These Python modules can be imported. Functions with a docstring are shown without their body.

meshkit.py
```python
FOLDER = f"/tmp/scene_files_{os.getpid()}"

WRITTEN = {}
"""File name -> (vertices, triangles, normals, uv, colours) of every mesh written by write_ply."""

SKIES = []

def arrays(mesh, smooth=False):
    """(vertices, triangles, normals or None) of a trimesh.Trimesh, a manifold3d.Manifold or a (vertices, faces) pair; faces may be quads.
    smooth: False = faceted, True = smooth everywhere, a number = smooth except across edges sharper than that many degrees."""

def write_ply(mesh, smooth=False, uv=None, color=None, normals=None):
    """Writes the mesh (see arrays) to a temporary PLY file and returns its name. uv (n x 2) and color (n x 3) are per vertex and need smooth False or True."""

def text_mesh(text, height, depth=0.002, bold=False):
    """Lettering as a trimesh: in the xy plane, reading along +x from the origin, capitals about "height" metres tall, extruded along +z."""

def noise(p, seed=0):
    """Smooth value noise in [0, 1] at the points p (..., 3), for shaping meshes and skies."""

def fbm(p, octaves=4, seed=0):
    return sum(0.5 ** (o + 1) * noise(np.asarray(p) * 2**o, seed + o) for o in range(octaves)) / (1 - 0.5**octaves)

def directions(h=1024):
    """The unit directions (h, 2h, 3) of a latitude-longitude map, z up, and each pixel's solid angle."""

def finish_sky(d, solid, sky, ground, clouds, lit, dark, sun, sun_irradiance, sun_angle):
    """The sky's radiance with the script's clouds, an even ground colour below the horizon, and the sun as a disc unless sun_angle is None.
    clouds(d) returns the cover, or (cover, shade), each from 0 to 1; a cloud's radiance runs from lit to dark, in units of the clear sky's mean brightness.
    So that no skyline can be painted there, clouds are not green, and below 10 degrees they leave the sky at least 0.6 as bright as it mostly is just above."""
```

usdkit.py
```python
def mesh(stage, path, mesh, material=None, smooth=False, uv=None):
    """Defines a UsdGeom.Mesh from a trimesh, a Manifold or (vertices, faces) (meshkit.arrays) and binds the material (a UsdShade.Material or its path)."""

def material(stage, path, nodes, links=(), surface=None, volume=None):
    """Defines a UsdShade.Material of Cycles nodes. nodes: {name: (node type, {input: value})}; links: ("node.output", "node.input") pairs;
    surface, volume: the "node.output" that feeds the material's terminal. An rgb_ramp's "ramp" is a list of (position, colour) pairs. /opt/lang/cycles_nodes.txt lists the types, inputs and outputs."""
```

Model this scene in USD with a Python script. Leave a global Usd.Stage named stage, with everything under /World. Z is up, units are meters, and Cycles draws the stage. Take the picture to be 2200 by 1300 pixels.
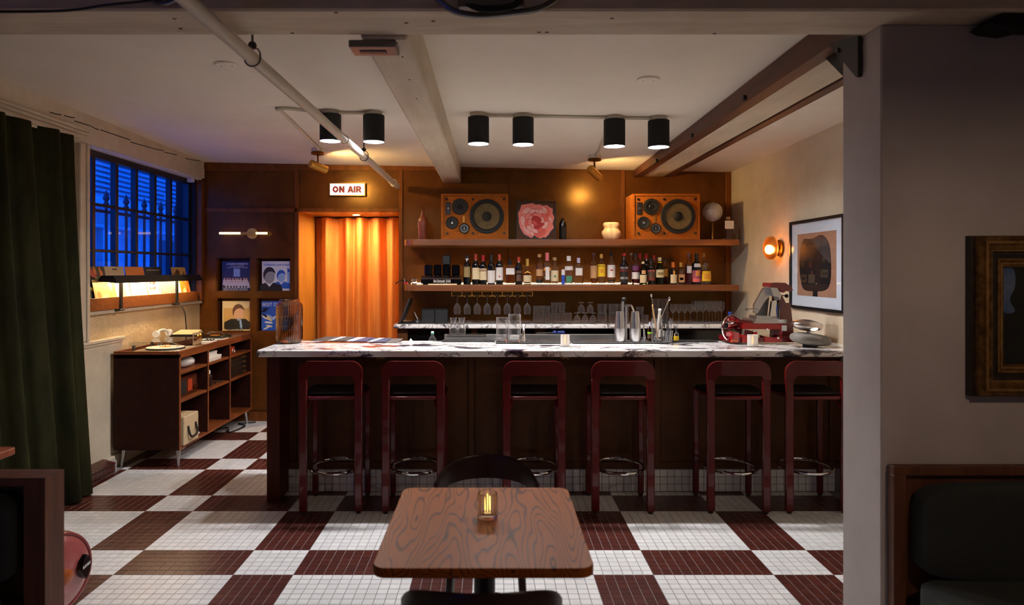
import math, random
import numpy as np
import trimesh
from shapely.geometry import Polygon, box as rect, LineString, Point
from shapely import affinity
from shapely.ops import unary_union
from pxr import Usd, UsdGeom, UsdLux, UsdShade, Gf, Sdf, Vt
import usdkit, meshkit

stage = Usd.Stage.CreateInMemory()
UsdGeom.SetStageUpAxis(stage, 'Z')
UsdGeom.SetStageMetersPerUnit(stage, 1.0)
UsdGeom.Xform.Define(stage, '/World')
UsdGeom.Scope.Define(stage, '/World/Looks')
rng = random.Random(7)

# ---------------------------------------------------------------- camera, sky, exposure
FP = 1460.0                      # focal length in pixels of the 2200 px wide picture
CX, CY, EYE = 1060.0, 582.0, 1.6 # vanishing point of the depth lines, height of the lens
cam = UsdGeom.Camera.Define(stage, '/World/camera')
cam.CreateProjectionAttr('perspective')
cam.CreateHorizontalApertureAttr(36.0)
cam.CreateVerticalApertureAttr(36.0 * 1300 / 2200)
cam.CreateFocalLengthAttr(FP / 2200 * 36.0)
cam.CreateHorizontalApertureOffsetAttr((1100 - CX) / 2200 * 36.0)
cam.CreateVerticalApertureOffsetAttr(-(650 - CY) / 2200 * 36.0)
cam.CreateFStopAttr(2.4)
cam.CreateFocusDistanceAttr(4.9)
cam.CreateClippingRangeAttr(Gf.Vec2f(0.05, 200))
cam.CreateExposureAttr(0.0)
cam.AddTranslateOp().Set(Gf.Vec3d(0, 0, EYE))
cam.AddRotateXOp().Set(90.0)

SKY = 0.78                       # dusk sky
CAN, SPOT, DOORLAMP, RECLAMP, LEDSTRIP = 1080.0, 1000.0, 1450.0, 85.0, 16.0
dome = UsdLux.DomeLight.Define(stage, '/World/sky')
dome.CreateIntensityAttr(SKY)
dome.CreateColorAttr(Gf.Vec3f(0.005, 0.15, 1.25))
NEUTRAL, WARM, AMBER = (1.0, 0.97, 0.98), (1.0, 0.64, 0.24), (1.0, 0.55, 0.2)

def at(px, py, y):
    """The point of the room at depth y that the photograph shows at pixel px, py."""
    return np.array([(px - CX) * y / FP, y, EYE + (CY - py) * y / FP])


def S(r, g, b):
    return tuple((c / 255 / 12.92) if c / 255 <= 0.04045 else ((c / 255 + 0.055) / 1.055) ** 2.4 for c in (r, g, b))


# ---------------------------------------------------------------- prims
taken, origin = set(), {}


def uniq(parent, name):
    p, k = f'{parent}/{name}', 0
    while p in taken:
        k += 1
        p = f'{parent}/{name}_{k:03d}'
    taken.add(p)
    return p


def tag(path, label=None, cat=None, group=None, kind=None):
    q = stage.GetPrimAtPath(path)
    for k, v in (('label', label), ('category', cat), ('group', group), ('kind', kind)):
        if v:
            q.SetCustomDataByKey(k, v)
    return path


def thing(name, label, cat, loc=(0, 0, 0), rz=0.0, group=None):
    p = uniq('/World', name)
    x = UsdGeom.Xform.Define(stage, p)
    x.AddTranslateOp().Set(Gf.Vec3d(*map(float, loc)))
    x.AddRotateZOp().Set(float(rz))
    origin[p] = np.array(loc, float)
    return tag(p, label, cat, group)


def place(p, loc, rz=0.0):
    ops = UsdGeom.Xformable(stage.GetPrimAtPath(p)).GetOrderedXformOps()
    ops[0].Set(Gf.Vec3d(*map(float, loc)))
    ops[1].Set(float(rz))


def mesh(path, m, mat, smooth):
    usdkit.mesh(stage, path, m, '/World/Looks/' + mat, smooth=smooth)


def part(par, name, m, mat, smooth=30, label=None, kind=None, local=True):
    """A part of a thing; local: the mesh is given in the thing's own frame, else in the room's."""
    if not local:
        root = '/World/' + par.split('/')[2]
        m = (np.asarray(m[0]) - origin.get(root, np.zeros(3)), m[1])
    p = uniq(par, name)
    mesh(p, m, mat, smooth)
    return tag(p, label, None, None, kind)


def solo(name, label, cat, m, mat, smooth=30, group=None, kind=None):
    p = uniq('/World', name)
    mesh(p, m, mat, smooth)
    return tag(p, label, cat, group, kind)


def struct(name, m, mat, label=None, cat=None, smooth=False):
    p = uniq('/World', name)
    mesh(p, m, mat, smooth)
    return tag(p, label, cat, None, 'structure')


def dup(src, loc, rz=0.0, label=None, group=None):
    was = stage.GetPrimAtPath(src).GetCustomData()
    name = src.split('/')[-1]
    if len(name) > 4 and name[-4] == '_' and name[-3:].isdigit():
        name = name[:-4]
    p = uniq('/World', name)
    x = UsdGeom.Xform.Define(stage, p)
    q = x.GetPrim()
    q.GetReferences().AddInternalReference(src)
    x.ClearXformOpOrder()
    x.AddTranslateOp().Set(Gf.Vec3d(*map(float, loc)))
    x.AddRotateZOp().Set(float(rz))
    q.SetInstanceable(True)
    return tag(p, label or was['label'], was['category'], group or was.get('group'))


# ---------------------------------------------------------------- shapes: (vertices, triangles)
def cat(ms):
    vs, fs, n = [], [], 0
    for v, f in ms:
        vs.append(np.asarray(v, float)); fs.append(np.asarray(f, int) + n); n += len(v)
    return np.vstack(vs), np.vstack(fs)


def tm(m):
    return np.array(m.vertices), np.array(m.faces)


def mv(m, t=(0, 0, 0), rz=0, rx=0, ry=0, s=(1, 1, 1)):
    v = np.asarray(m[0], float) * np.asarray(s, float)
    for ang, ax in ((rx, 0), (ry, 1), (rz, 2)):
        if ang:
            a = math.radians(ang); c, si = math.cos(a), math.sin(a)
            R = np.eye(3); i, j = [(1, 2), (2, 0), (0, 1)][ax]
            R[i, i] = R[j, j] = c; R[i, j] = -si; R[j, i] = si
            v = v @ R.T
    return v + np.asarray(t, float), m[1]


_sg = np.array([[i, j, k] for i in (-1, 1) for j in (-1, 1) for k in (-1, 1)], float)
_cv = np.vstack([np.array([s * np.where(np.arange(3) == a, 1.0, 0.8) for a in range(3)]) for s in _sg])
_ch = trimesh.Trimesh(_cv, trimesh.convex.convex_hull(_cv).faces, process=False) if False else None


def _chamfer_topology():
    h = trimesh.convex.convex_hull(_cv)
    idx = [int(np.argmin(((_cv - p) ** 2).sum(1))) for p in h.vertices]
    return np.array([[idx[a] for a in f] for f in h.faces])


_cf = _chamfer_topology()
_bf = np.array([[0, 1, 3], [0, 3, 2], [4, 6, 7], [4, 7, 5], [0, 4, 5], [0, 5, 1], [2, 3, 7], [2, 7, 6], [0, 2, 6], [0, 6, 4], [1, 5, 7], [1, 7, 3]])


def box(x0, x1, y0, y1, z0, z1, b=0.0):
    c, h = np.array([(x0 + x1) / 2, (y0 + y1) / 2, (z0 + z1) / 2]), np.array([abs(x1 - x0) / 2, abs(y1 - y0) / 2, abs(z1 - z0) / 2])
    if b <= 0:
        return c + _sg * h, _bf
    b = min(b, h.min() * 0.9)
    v = np.vstack([np.array([s * np.where(np.arange(3) == a, h, h - b) for a in range(3)]) for s in _sg])
    return c + v, _cf


def cbox(c, s, b=0.0):
    return box(c[0] - s[0] / 2, c[0] + s[0] / 2, c[1] - s[1] / 2, c[1] + s[1] / 2, c[2] - s[2] / 2, c[2] + s[2] / 2, b)


def lathe(prof, n=24, c=(0, 0, 0)):
    """Revolves (r, z) about the z axis."""
    a = np.arange(n) * 2 * math.pi / n
    cs, sn = np.cos(a), np.sin(a)
    v = np.vstack([np.stack([r * cs, r * sn, np.full(n, z)], 1) for r, z in prof])
    f = []
    for i in range(len(prof) - 1):
        for j in range(n):
            p, q = i * n + j, i * n + (j + 1) % n
            if prof[i][0] > 1e-9:
                f.append((p, q, p + n))
            if prof[i + 1][0] > 1e-9:
                f.append((q, q + n, p + n))
    return v + np.asarray(c, float), np.array(f)


def cyl(p0, p1, r0, r1=None, n=16):
    p0, p1 = np.asarray(p0, float), np.asarray(p1, float)
    r1 = r0 if r1 is None else r1
    L = np.linalg.norm(p1 - p0)
    m = lathe([(0, 0), (r0, 0), (r1, L), (0, L)], n)
    return orient(m, p0, p1 - p0)


def orient(m, p, d):
    """Turns the mesh so that its z axis runs along d, and moves its origin to p."""
    d = np.asarray(d, float) / np.linalg.norm(d)
    a = np.cross(d, [0, 0, 1.0] if abs(d[2]) < 0.95 else [0, 1.0, 0]); a /= np.linalg.norm(a)
    b = np.cross(d, a)
    return np.asarray(m[0]) @ np.stack([a, b, d]) + np.asarray(p, float), m[1]


def tube(pts, r, n=8, closed=False, flat=1.0):
    p = np.asarray(pts, float); N = len(p)
    t = (np.roll(p, -1, 0) - np.roll(p, 1, 0)) if closed else np.gradient(p, axis=0)
    t /= np.linalg.norm(t, axis=1, keepdims=True) + 1e-12
    a = np.cross(t[0], [0, 0, 1.0] if abs(t[0][2]) < 0.9 else [1.0, 0, 0]); a /= np.linalg.norm(a)
    A = []
    for i in range(N):
        a = a - t[i] * (a @ t[i]); a /= np.linalg.norm(a) + 1e-12
        A.append(a)
    A = np.array(A); B = np.cross(t, A)
    ang = np.arange(n) * 2 * math.pi / n
    r = np.broadcast_to(r, (N,))
    v = p[:, None] + r[:, None, None] * (np.cos(ang)[None, :, None] * A[:, None] + flat * np.sin(ang)[None, :, None] * B[:, None])
    f = []
    for i in range(N if closed else N - 1):
        k = (i + 1) % N
        for j in range(n):
            l = (j + 1) % n
            f += [(i * n + j, i * n + l, k * n + l), (i * n + j, k * n + l, k * n + j)]
    v = v.reshape(-1, 3)
    if not closed:
        v = np.vstack([v, p[0], p[-1]])
        for j in range(n):
            l = (j + 1) % n
            f += [(N * n, l, j), (N * n + 1, (N - 1) * n + j, (N - 1) * n + l)]
    f = np.array(f)
    # outward faces
    m = trimesh.Trimesh(v, f, process=False)
    if m.volume < 0:
        f = f[:, ::-1]
    return v, f


def smoothline(pts, n=8):
    """Catmull-Rom through the points."""
    p = np.asarray(pts, float)
    p = np.vstack([2 * p[0] - p[1], p, 2 * p[-1] - p[-2]])
    out = []
    for i in range(1, len(p) - 2):
        for t in np.linspace(0, 1, n, endpoint=False):
            a, b, c, d = p[i - 1:i + 3]
            out.append(0.5 * (2 * b + (c - a) * t + (2 * a - 5 * b + 4 * c - d) * t * t + (3 * b - a - 3 * c + d) * t ** 3))
    return np.array(out + [p[-2]])


def prism(poly, h):
    if not isinstance(poly, Polygon) and not hasattr(poly, 'geoms'):
        poly = Polygon(poly)
    return cat([tm(trimesh.creation.extrude_polygon(g, h, engine='earcut')) for g in getattr(poly, 'geoms', [poly])])


def face(poly, y0, y1):
    """Polygon in (x, z) made solid from y0 (the side seen) to y1."""
    v, f = prism(poly, 1.0)
    return np.stack([v[:, 0], y1 - v[:, 2] * (y1 - y0), v[:, 1]], 1), f


def side(poly, x0, x1):
    """Polygon in (y, z) made solid from x0 to x1."""
    v, f = prism(poly, 1.0)
    return np.stack([x0 + v[:, 2] * (x1 - x0), v[:, 0], v[:, 1]], 1), f


def plan(poly, z0, z1):
    v, f = prism(poly, 1.0)
    return np.stack([v[:, 0], v[:, 1], z0 + v[:, 2] * (z1 - z0)], 1), f


def rrect(x0, y0, x1, y1, r, q=6):
    return rect(x0 + r, y0 + r, x1 - r, y1 - r).buffer(r, quad_segs=q)


def ball(c, r, s=(1, 1, 1), sub=2):
    v, f = tm(trimesh.creation.icosphere(sub, 1.0))
    return v * r * np.asarray(s) + np.asarray(c, float), f


def soft(poly, h, b, q=3):
    """A slab in the xy plane from z 0 to h with rounded rims of radius b."""
    if not isinstance(poly, Polygon):
        poly = Polygon(poly)
    ms, zs = [], []
    for k in range(q + 1):
        a = math.pi / 2 * k / q
        zs.append((b * (1 - math.cos(a)), b * (1 - math.sin(a))))
    ring = np.array(poly.exterior.coords)[:-1]
    if Polygon(ring).exterior.is_ccw is False:
        ring = ring[::-1]
    n = len(ring)
    nx = np.roll(ring, -1, 0) - np.roll(ring, 1, 0)
    nrm = np.stack([nx[:, 1], -nx[:, 0]], 1); nrm /= np.linalg.norm(nrm, axis=1, keepdims=True) + 1e-12
    prof = [(b * (1 - math.sin(math.pi / 2 * k / q)), b * (1 - math.cos(math.pi / 2 * k / q))) for k in range(q + 1)]
    prof += [(i, h - z) for i, z in prof[::-1]]
    v = [np.column_stack([ring - nrm * i, np.full(n, z)]) for i, z in prof]
    f = []
    for k in range(len(prof) - 1):
        for j in range(n):
            l = (j + 1) % n
            f += [(k * n + j, k * n + l, (k + 1) * n + l), (k * n + j, (k + 1) * n + l, (k + 1) * n + j)]
    tv, tf = trimesh.creation.triangulate_polygon(Polygon(v[0][:, :2]), engine='earcut')
    # caps share the rings
    ids = [int(np.argmin(((v[0][:, :2] - p) ** 2).sum(1))) for p in tv]
    tf = np.array([[ids[i] for i in t] for t in tf])
    a2 = np.cross(v[0][tf[:, 1], :2] - v[0][tf[:, 0], :2], v[0][tf[:, 2], :2] - v[0][tf[:, 0], :2])
    tf = np.where(a2[:, None] < 0, tf[:, ::-1], tf)
    f = np.vstack([np.array(f), tf[:, ::-1], tf + (len(prof) - 1) * n])
    return np.vstack(v), f


def stand(m):
    """From the xy plane (x right, y up, z towards the viewer) to a front that faces -y."""
    v, f = m
    return np.stack([v[:, 0], -v[:, 2], v[:, 1]], 1), f


def words(txt, height, depth=0.002, bold=True, width=None, center=True):
    """Lettering that faces -y, its back on y = 0."""
    v, f = tm(meshkit.text_mesh(txt, height, depth, bold))
    if width:
        v[:, 0] *= width / (v[:, 0].max() - v[:, 0].min())
    if center:
        v[:, 0] -= (v[:, 0].max() + v[:, 0].min()) / 2
    return stand((v, f))


def pillow(x0, x1, y0, y1, z0, z1, k=4, n=9):
    """A rounded cushion."""
    v, f = tm(trimesh.creation.box((2, 2, 2)))
    m = trimesh.Trimesh(v, f)
    for _ in range(4):
        m = m.subdivide()
    v = np.array(m.vertices)
    v = v / ((np.abs(v) ** k).sum(1, keepdims=True) ** (1.0 / k))
    c = np.array([(x0 + x1) / 2, (y0 + y1) / 2, (z0 + z1) / 2]); h = np.array([x1 - x0, y1 - y0, z1 - z0]) / 2
    return c + v * h, np.array(m.faces)


# ---------------------------------------------------------------- materials
def M(name, color, color2=None, scale=4.0, stretch=(1, 1, 1), ramp=(0.35, 0.65), detail=4.0, distortion=0.0,
      rough=0.5, bump=None, coord='position', **k):
    """Principled material; color2: a second colour mixed in by noise; bump: (strength, scale, stretch)."""
    nodes = {'p': ('principled_bsdf', {'base_color': color, 'roughness': rough, **k})}
    links = []
    src = ('geometry', {}) if coord == 'position' else ('texture_coordinate', {})
    out = 'g.position' if coord == 'position' else 'g.object'
    if color2 is not None or bump:
        nodes['g'] = src
    if color2 is not None:
        nodes['m'] = ('mapping', {'scale': stretch})
        nodes['n'] = ('noise_texture', {'scale': scale, 'detail': detail, 'roughness': 0.6, 'distortion': distortion})
        nodes['r'] = ('rgb_ramp', {'ramp': [(0, color), (ramp[0], color), (ramp[1], color2), (1, color2)]})
        links += [(out, 'm.vector'), ('m.vector', 'n.vector'), ('n.fac', 'r.fac'), ('r.color', 'p.base_color')]
    if bump:
        nodes['bm'] = ('mapping', {'scale': bump[2] if len(bump) > 2 else (1, 1, 1)})
        nodes['bn'] = ('noise_texture', {'scale': bump[1], 'detail': 5.0, 'roughness': 0.6})
        nodes['b'] = ('bump', {'strength': bump[0], 'distance': 0.01})
        links += [(out, 'bm.vector'), ('bm.vector', 'bn.vector'), ('bn.fac', 'b.height'), ('b.normal', 'p.normal')]
    usdkit.material(stage, '/World/Looks/' + name, nodes, links, surface='p.BSDF')


def glow(name, color, strength):
    usdkit.material(stage, '/World/Looks/' + name, {'e': ('emission', {'color': color, 'strength': strength})}, surface='e.emission')


def glass(name, color=(1, 1, 1), rough=0.0, ior=1.45):
    usdkit.material(stage, '/World/Looks/' + name, {'p': ('principled_bsdf', {'base_color': color, 'roughness': rough, 'ior': ior, 'transmission_weight': 1.0})}, surface='p.BSDF')


def pane(name, tint=(1, 1, 1)):
    usdkit.material(stage, '/World/Looks/' + name, {'t': ('transparent_bsdf', {'color': tint}), 'g': ('glossy_bsdf', {'roughness': 0.02, 'color': (1, 1, 1)}),
                    'f': ('fresnel', {'IOR': 1.45}), 'o': ('geometry', {}), 'k': ('math', {'math_type': 'subtract', 'value1': 1.0}), 'x': ('math', {'math_type': 'multiply'}), 'm': ('mix_closure', {})},
                    [('o.backfacing', 'k.value2'), ('f.fac', 'x.value1'), ('k.value', 'x.value2'), ('x.value', 'm.fac'), ('t.BSDF', 'm.closure1'), ('g.BSDF', 'm.closure2')], surface='m.closure')


M('plaster_ceiling', S(240, 229, 212), S(232, 220, 202), 1.2, rough=0.85, bump=(0.08, 30))
M('plaster_cream', S(222, 205, 178), S(204, 186, 158), 2.2, detail=6, rough=0.75, bump=(0.25, 22))
M('plaster_rough', S(214, 190, 150), S(196, 170, 126), 3.0, detail=6, rough=0.5, bump=(1.0, 18))
M('plaster_grey', S(186, 176, 170), S(168, 158, 152), 1.6, detail=6, rough=0.8, bump=(0.15, 12))
M('trim_paint', S(210, 196, 172), S(196, 182, 158), 5, rough=0.5, bump=(0.05, 40))
M('beam_paint', S(222, 204, 180), S(200, 180, 154), 2.0, (1, 5, 5), rough=0.6, bump=(0.35, 6, (0.6, 7, 7)), detail=6)
M('beam_paint_long', S(214, 200, 176), S(196, 180, 156), 2.0, (5, 1, 5), rough=0.6, bump=(0.3, 6, (7, 0.6, 7)), detail=6)
WOOD = S(128, 66, 26)
M('panel_wood', S(104, 60, 25), S(72, 38, 14), 3.0, (1.3, 1.3, 0.9), (0.3, 0.72), 8, 0.6, rough=0.27, specular_tint=(1.0, 0.62, 0.22), specular_ior_level=0.6, bump=(0.06, 90, (1, 1, 0.1)))
M('panel_wood_trim', S(122, 70, 30), S(98, 52, 22), 4, (4, 4, 0.6), rough=0.35, specular_tint=(1.0, 0.66, 0.3))
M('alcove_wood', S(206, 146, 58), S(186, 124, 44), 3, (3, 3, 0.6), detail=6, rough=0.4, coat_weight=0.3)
M('shelf_wood', S(136, 78, 30), S(106, 56, 20), 5, (0.5, 6, 9), (0.3, 0.7), 6, rough=0.38, coat_weight=0.3, coat_roughness=0.2)
M('bar_wood', S(96, 56, 24), S(68, 38, 16), 4, (1, 4, 0.5), (0.3, 0.7), 8, rough=0.5, specular_ior_level=0.2, bump=(0.08, 80, (1, 1, 0.08)))
M('bar_wood_red', S(84, 34, 18), S(62, 24, 13), 4, (3, 3, 0.4), rough=0.5, specular_ior_level=0.2)
M('cabinet_wood', S(50, 20, 13), S(38, 14, 9), 4, (4, 0.5, 4), detail=6, rough=0.55, specular_ior_level=0.15)
M('cabinet_face', S(136, 72, 30), S(104, 52, 22), 6, (4, 0.6, 4), rough=0.45)
M('dark_beam', S(96, 50, 24), S(70, 34, 16), 3, (6, 0.6, 6), detail=6, rough=0.5, bump=(0.2, 8, (8, 0.6, 8)))
M('booth_wood', S(104, 60, 34), S(74, 40, 22), 4, (6, 6, 0.6), detail=6, rough=0.5)
M('stool_red', S(96, 14, 13), S(78, 10, 10), 2.0, coord='object', rough=0.4, specular_ior_level=0.2, coat_weight=0.5, coat_roughness=0.06)
M('chair_dark', S(44, 16, 14), rough=0.35, specular_ior_level=0.4)
M('seat_black', S(20, 16, 16), rough=0.5, bump=(0.1, 200))
M('steel', S(200, 200, 200), rough=0.28, metallic=1.0)
M('brass_satin', S(226, 180, 90), rough=0.5, metallic=0.2, specular_tint=(1.0, 0.8, 0.5))
M('steel_bright', S(225, 225, 225), rough=0.12, metallic=1.0)
M('steel_dark', S(110, 108, 106), rough=0.35, metallic=1.0)
M('chrome', S(235, 235, 235), rough=0.05, metallic=1.0)
M('mirror_facet', S(236, 234, 228), rough=0.35, metallic=0.35)
M('brass', S(206, 154, 72), rough=0.38, metallic=1.0)
M('brass_dark', S(120, 82, 34), rough=0.35, metallic=1.0)
M('black_metal', S(16, 15, 15), rough=0.45)
M('black_matte', S(12, 12, 12), rough=0.75)
M('black_gloss', S(10, 10, 11), rough=0.12)
M('black_leather', S(20, 20, 22), rough=0.55, bump=(0.2, 160))
M('rubber', S(24, 24, 24), rough=0.6)
M('white_paint', S(226, 220, 208), rough=0.5)
M('white_plastic', S(232, 230, 224), rough=0.35)
M('pipe_paint', S(206, 194, 174), rough=0.45)
M('reflector', S(238, 240, 245), rough=0.3)
M('paper_white', S(236, 232, 224), rough=0.7)
M('paper_cream', S(232, 214, 176), rough=0.7)
M('card_beige', S(196, 172, 134), rough=0.75)
M('grout', S(124, 119, 119), rough=0.9)
M('velvet_green', S(42, 41, 19), S(27, 27, 12), 9, (1, 1, 0.3), rough=0.85, sheen_weight=0.3, sheen_roughness=0.25, sheen_tint=S(150, 150, 70), specular_ior_level=0.1, bump=(0.15, 120))
M('velvet_booth', S(40, 44, 40), S(32, 35, 33), 6, rough=0.9, sheen_weight=0.4, sheen_tint=S(110, 116, 110), bump=(0.1, 120))
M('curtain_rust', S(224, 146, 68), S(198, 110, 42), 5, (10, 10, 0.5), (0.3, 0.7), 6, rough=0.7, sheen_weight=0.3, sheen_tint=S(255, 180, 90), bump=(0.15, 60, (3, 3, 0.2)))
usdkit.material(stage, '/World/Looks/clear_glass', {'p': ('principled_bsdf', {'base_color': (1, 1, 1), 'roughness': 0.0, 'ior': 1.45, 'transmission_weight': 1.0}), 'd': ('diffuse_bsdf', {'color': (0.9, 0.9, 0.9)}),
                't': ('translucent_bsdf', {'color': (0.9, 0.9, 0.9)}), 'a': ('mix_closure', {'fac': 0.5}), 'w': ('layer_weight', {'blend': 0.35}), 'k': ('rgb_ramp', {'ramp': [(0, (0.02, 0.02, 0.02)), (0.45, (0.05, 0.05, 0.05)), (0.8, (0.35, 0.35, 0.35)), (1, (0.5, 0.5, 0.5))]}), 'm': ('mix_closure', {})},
                [('w.facing', 'k.fac'), ('k.color', 'm.fac'), ('d.BSDF', 'a.closure1'), ('t.BSDF', 'a.closure2'), ('p.BSDF', 'm.closure1'), ('a.closure', 'm.closure2')], surface='m.closure')  # pale diffuse haze, stronger at grazing edges, paints bright rims into the glass
glass('bottle_clear', (0.97, 0.98, 0.97))
glass('smoke_glass', (0.74, 0.63, 0.46))
glass('green_glass', (0.25, 0.42, 0.18))
pane('window_glass', (0.92, 0.95, 1.0))
pane('acrylic', (0.93, 0.93, 0.92))
glow('can_light', NEUTRAL, CAN)
glow('spot_light', WARM, SPOT)
glow('door_light', (1.0, 0.72, 0.40), DOORLAMP)
glow('record_light', (1.0, 0.68, 0.33), RECLAMP)
glow('led_strip', (1.0, 0.72, 0.40), LEDSTRIP)
glow('added_fill_light', (1.0, 0.72, 0.52), 420.0)
glow('sign_light', (1.0, 0.96, 0.93), 1.1)
glow('flame', (1.0, 0.56, 0.10), 5.0)
glow('flame_core', (1.0, 0.58, 0.10), 7.0)
# ---------------------------------------------------------------- tiles, marble, oak
PITCH = 0.0527


def tile_mat(name, c1, c2, rough):
    usdkit.material(stage, '/World/Looks/' + name, {
        'g': ('geometry', {}), 'd': ('vector_math', {'math_type': 'scale', 'scale': 1 / PITCH}), 'fl': ('vector_math', {'math_type': 'floor'}),
        'w': ('white_noise_texture', {'dimensions': '3D'}), 'x': ('mix', {'color1': c1, 'color2': c2}),
        'n': ('noise_texture', {'scale': 2.2, 'detail': 5}), 'nr': ('rgb_ramp', {'ramp': [(0, (0.86, 0.86, 0.86)), (0.4, (0.95, 0.95, 0.95)), (0.6, (1, 1, 1)), (1, (1, 1, 1))]}),
        'mu': ('mix', {'mix_type': 'multiply', 'fac': 1.0}),
        'bn': ('noise_texture', {'scale': 60, 'detail': 2}), 'b': ('bump', {'strength': 0.05, 'distance': 0.01}),
        'p': ('principled_bsdf', {'roughness': rough})},
        [('g.position', 'd.vector1'), ('d.vector', 'fl.vector1'), ('fl.vector', 'w.vector'), ('w.value', 'x.fac'), ('g.position', 'n.vector'), ('n.fac', 'nr.fac'),
         ('x.color', 'mu.color1'), ('nr.color', 'mu.color2'), ('mu.color', 'p.base_color'), ('bn.fac', 'b.height'), ('g.position', 'bn.vector'), ('b.normal', 'p.normal')], surface='p.BSDF')


tile_mat('tile_white', S(230, 230, 229), S(218, 218, 218), 0.32)
tile_mat('tile_brown', S(86, 40, 32), S(70, 32, 26), 0.30)


def marble_mat(name, stretch, seed):
    usdkit.material(stage, '/World/Looks/' + name, {
        'g': ('geometry', {}), 'm': ('mapping', {'scale': stretch, 'location': (seed, seed * 0.7, 0), 'rotation': (0, 0, 0.5)}),
        'wn': ('noise_texture', {'scale': 1.6, 'detail': 4}), 'ws': ('vector_math', {'math_type': 'multiply_add', 'vector2': (0.9, 0.9, 0.9)}),
        'n1': ('noise_texture', {'scale': 2.0, 'detail': 7, 'roughness': 0.58}),
        'r1': ('rgb_ramp', {'ramp': [(0, (0, 0, 0)), (0.485, (0, 0, 0)), (0.499, (0.9, 0.9, 0.9)), (0.511, (0, 0, 0)), (1, (0, 0, 0))]}),
        'n2': ('noise_texture', {'scale': 3.4, 'detail': 8, 'roughness': 0.62}),
        'r2': ('rgb_ramp', {'ramp': [(0, (0, 0, 0)), (0.545, (0, 0, 0)), (0.58, (0.8, 0.8, 0.8)), (0.635, (1, 1, 1)), (1, (1, 1, 1))]}),
        'mx': ('math', {'math_type': 'maximum'}),
        'c': ('mix', {'color1': S(240, 236, 232), 'color2': S(50, 38, 56)}),
        'p': ('principled_bsdf', {'roughness': 0.16, 'coat_weight': 0.3, 'coat_roughness': 0.05})},
        [('g.position', 'm.vector'), ('m.vector', 'wn.vector'), ('wn.color', 'ws.vector1'), ('m.vector', 'ws.vector3'), ('ws.vector', 'n1.vector'), ('n1.fac', 'r1.fac'),
         ('ws.vector', 'n2.vector'), ('n2.fac', 'r2.fac'), ('r1.color', 'mx.value1'), ('r2.color', 'mx.value2'), ('mx.value', 'c.fac'), ('c.color', 'p.base_color')], surface='p.BSDF')


marble_mat('marble', (1.15, 2.3, 2.0), 3.1)
marble_mat('marble_rear', (1.6, 1.8, 2.0), 8.4)


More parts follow.
